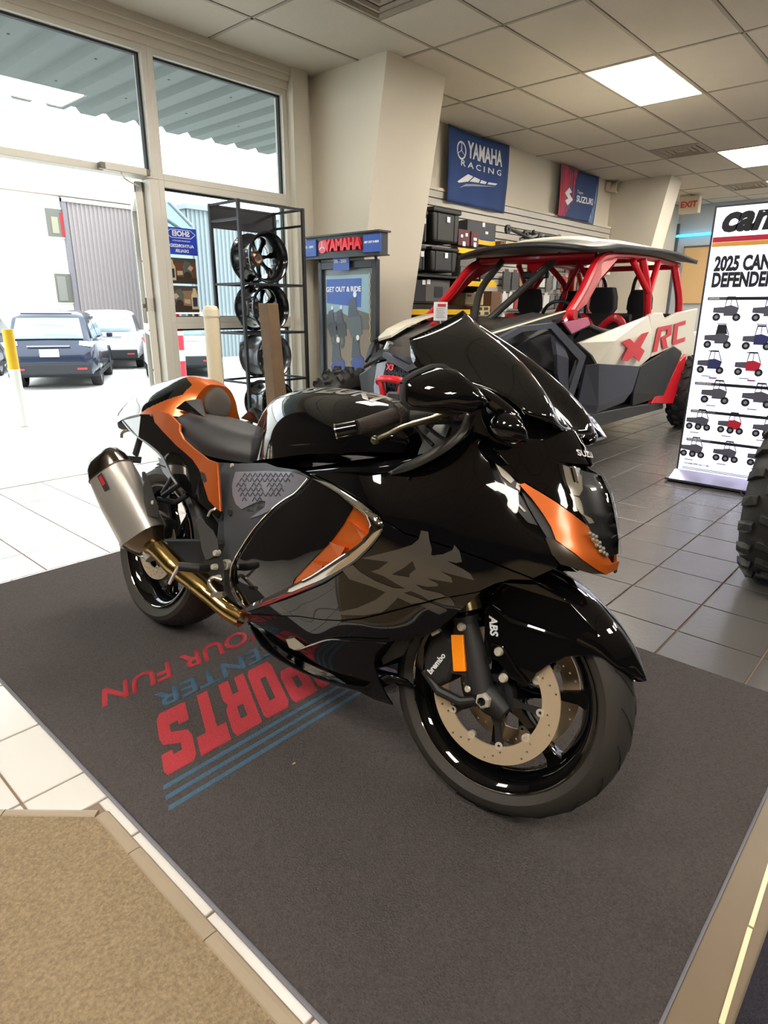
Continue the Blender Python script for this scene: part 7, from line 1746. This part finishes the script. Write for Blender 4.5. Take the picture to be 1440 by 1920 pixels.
MB().rings([[BP(*p, .285) for p in ((171+14, 900), (192, 904), (206, 926), (203, 932), (192, 920))], [BP(*p, .287) for p in ((185, 900), (192, 904), (206, 926), (203, 932), (192, 920))]]).build('silencer_badge', mat('badge_dark', (60, 30, 34), 0.4), BK, smooth=False, fixn=True) if False else None
bc = A+ax*L_*.27-sd*.0-up_*.01
side_n = sd if sd.y < 0 else -sd
MB().obox(bc+side_n*.0665+up_*.012, ax*.030, up_*.011, side_n*.001).build('silencer_badge', mat('badge_dark', (58, 44, 44), 0.4), BK, smooth=False); MB().obox(bc+side_n*.0675+up_*.012-ax*.006, ax*.017, up_*.007, side_n*.001).build('silencer_badge_red', mat('badge_red', (176, 40, 52), 0.4), BK, smooth=False)
MB().tube(crom([BP(257, 1036, .20), BP(262, 1042, .20), BP(275, 1046, .2), BP(283, 1044, .2)], 10), .005, 6).build('clamp_spring', m_bolt, BK)
MB().tube(crom([BP(303, 1012, .20), BP(315, 1022, .2), BP(325, 1038, .2), BP(334, 1046, .2)], 10), .005, 6).build('clamp_bracket', m_tid, BK)
# ---- swingarm, shock, hugger, footrests
for s in (-1, 1):
    MB().rings([[(.60, s*.07, .34), (.60, s*.13, .34), (.60, s*.13, .46), (.60, s*.07, .46)], [(.35, s*.09, .31), (.35, s*.145, .31), (.35, s*.145, .42), (.35, s*.09, .42)], [(.06, s*.115, .285), (.06, s*.145, .285), (.06, s*.145, .35), (.06, s*.115, .35)], [(-.06, s*.118, .285), (-.06, s*.142, .285), (-.06, s*.142, .335), (-.06, s*.118, .335)]]).build('swingarm_leg', m_mb, BK, smooth=False, fixn=True, bevel=.008)
MB().cyl((0, -.15, .312), (0, .15, .312), .014, 14).build('rear_axle', m_bolt, BK)
MB().tube([(.38, 0, .62), (.48, 0, .36)], .035, 16).build('rear_shock', m_mg, BK)
G = []
for i in range(21):
    a = math.radians(-5+75*i/20); r = .335; G.append([(r*math.sin(a), y, .312+r*math.cos(a)-abs(y)**2*3) for y in (-.11, -.09, -.05, 0, .05, .09, .11)])
MB().grid(G).build('rear_hugger', m_mb, BK, solid=.004)
MB().rings([[BP(*p, .11) for p in ((296, 858), (318, 865), (326, 888), (322, 905), (305, 885))], [BP(*p, .09) for p in ((296, 858), (318, 865), (326, 888), (322, 905), (305, 885))]]).build('undertail_fin', mat('light_fin', (176, 190, 206), 0.3, 0.3), BK, smooth=False, fixn=True)
MB().tube([BP(306, 930, .17), BP(340, 905, .16), BP(372, 882, .15)], .010, 8).build('silencer_hanger', m_mb, BK); MB().tube([BP(296, 936, .17), BP(330, 942, .15), BP(352, 928, .14)], .010, 8).build('silencer_hanger', m_mb, BK); MB().tube([BP(304, 926, .16), BP(326, 890, .14)], .008, 8).build('silencer_hanger', m_mb, BK)
# pillion peg (folded) near the silencer
P = [(266, 884), (272, 884), (280, 898), (290, 932), (298, 950), (296, 970), (276, 966), (270, 945), (268, 915), (271, 900), (266, 893)]
MB().rings([[BP(*p, .245) for p in P], [BP(*p, .225) for p in P]]).build('pillion_footrest_bracket', m_mb, BK, smooth=False, fixn=True, bevel=.003); q = BP(286, 942, .247); MB().lathe([(0, .003), (.006, .003), (.007, 0)], q, (0, -1, 0), 12).build('bracket_bolt', m_bolt, BK)
# rider heel guard and peg
P = [(368, 976), (371, 970), (378, 969), (386, 982), (400, 995), (408, 1012), (410, 1030), (406, 1042), (394, 1048), (386, 1050), (379, 1032), (375, 1010), (370, 990)]
MB().rings([[BP(*p, .222) for p in P], [BP(*p, .214) for p in P]]).build('heel_guard', mat('heel_guard_grey', (70, 70, 70), 0.4, 0.3), BK, smooth=False, fixn=True, bevel=.003)
for p, r in (((406, 1037), .010), ((402, 1063), .010), ((408, 1083), .009), ((386, 1063), .007)):
    MB().lathe([(0, .008), (r*.8, .008), (r, 0), (r, -.01)], BP(*p, .222), (0, -1, 0), 14).build('bracket_bolt', m_bolt, BK)
MB().rings([[BP(*p, .215) for p in ((384, 1050), (396, 1040), (412, 1030), (420, 1060), (422, 1100), (408, 1092), (392, 1078), (380, 1066))], [BP(*p, .200) for p in ((384, 1050), (396, 1040), (412, 1030), (420, 1060), (422, 1100), (408, 1092), (392, 1078), (380, 1066))]]).build('footrest_hanger', m_mb, BK, smooth=False, fixn=True, bevel=.003)
MB().tube([BP(390, 1066, .225), BP(372, 1066, .26), BP(335, 1062, .305)], [.012, .015, .014], 12, flat=.8).build('rider_footrest', m_mb, BK); MB().tube([BP(334, 1064, .305), BP(326, 1078, .30), BP(318, 1094, .295)], [.006, .005, .005], 8).build('footrest_feeler', m_bolt, BK)
pdl = [BP(416, 1087, .215), BP(400, 1083, .235), BP(392, 1092, .245), BP(398, 1104, .25), BP(410, 1116, .25), BP(418, 1118, .25)]
MB().tube(crom(pdl, 18), .0065, 8).build('brake_pedal', mat('pedal_alloy', (168, 158, 144), 0.3, 0.8), BK); MB().tube([BP(398, 1116, .25), BP(421, 1114, .25)], .008, 8).build('pedal_toe', mat('pedal_alloy', (168, 158, 144), 0.3, 0.8), BK)
MB().tube(crom([BP(390, 968, .19), BP(395, 958, .19), BP(402, 955, .19), BP(408, 950, .18)], 10), .004, 6).build('fluid_hose', m_bolt, BK)
q = [BP(*p, .16) for p in ((448, 1150), (462, 1142), (470, 1152), (462, 1168), (452, 1160))]; MB().rings([q, [v+Vector((0, .03, 0)) for v in q]]).build('fairing_bracket', m_refl, BK, smooth=False, fixn=True)
# caliper at the rear disc, chain side
MB().box((-.02, -.125, .36), (.10, -.075, .43)).build('rear_caliper', m_mb, BK, smooth=False, bevel=.012)
MB().lathe([(.055, .11), (.12, .11), (.12, .118), (.055, .118)], (0, 0, .312), (0, 1, 0), 40, close=True).build('rear_sprocket', m_tid, BK)
# side stand on the far side
MB().tube([(.62, .16, .30), (.60, .28, .16), (.575, .335, .093)], [.014, .012, .011], 10).build('side_stand', m_mb, BK); 
bpy.context.view_layer.update()
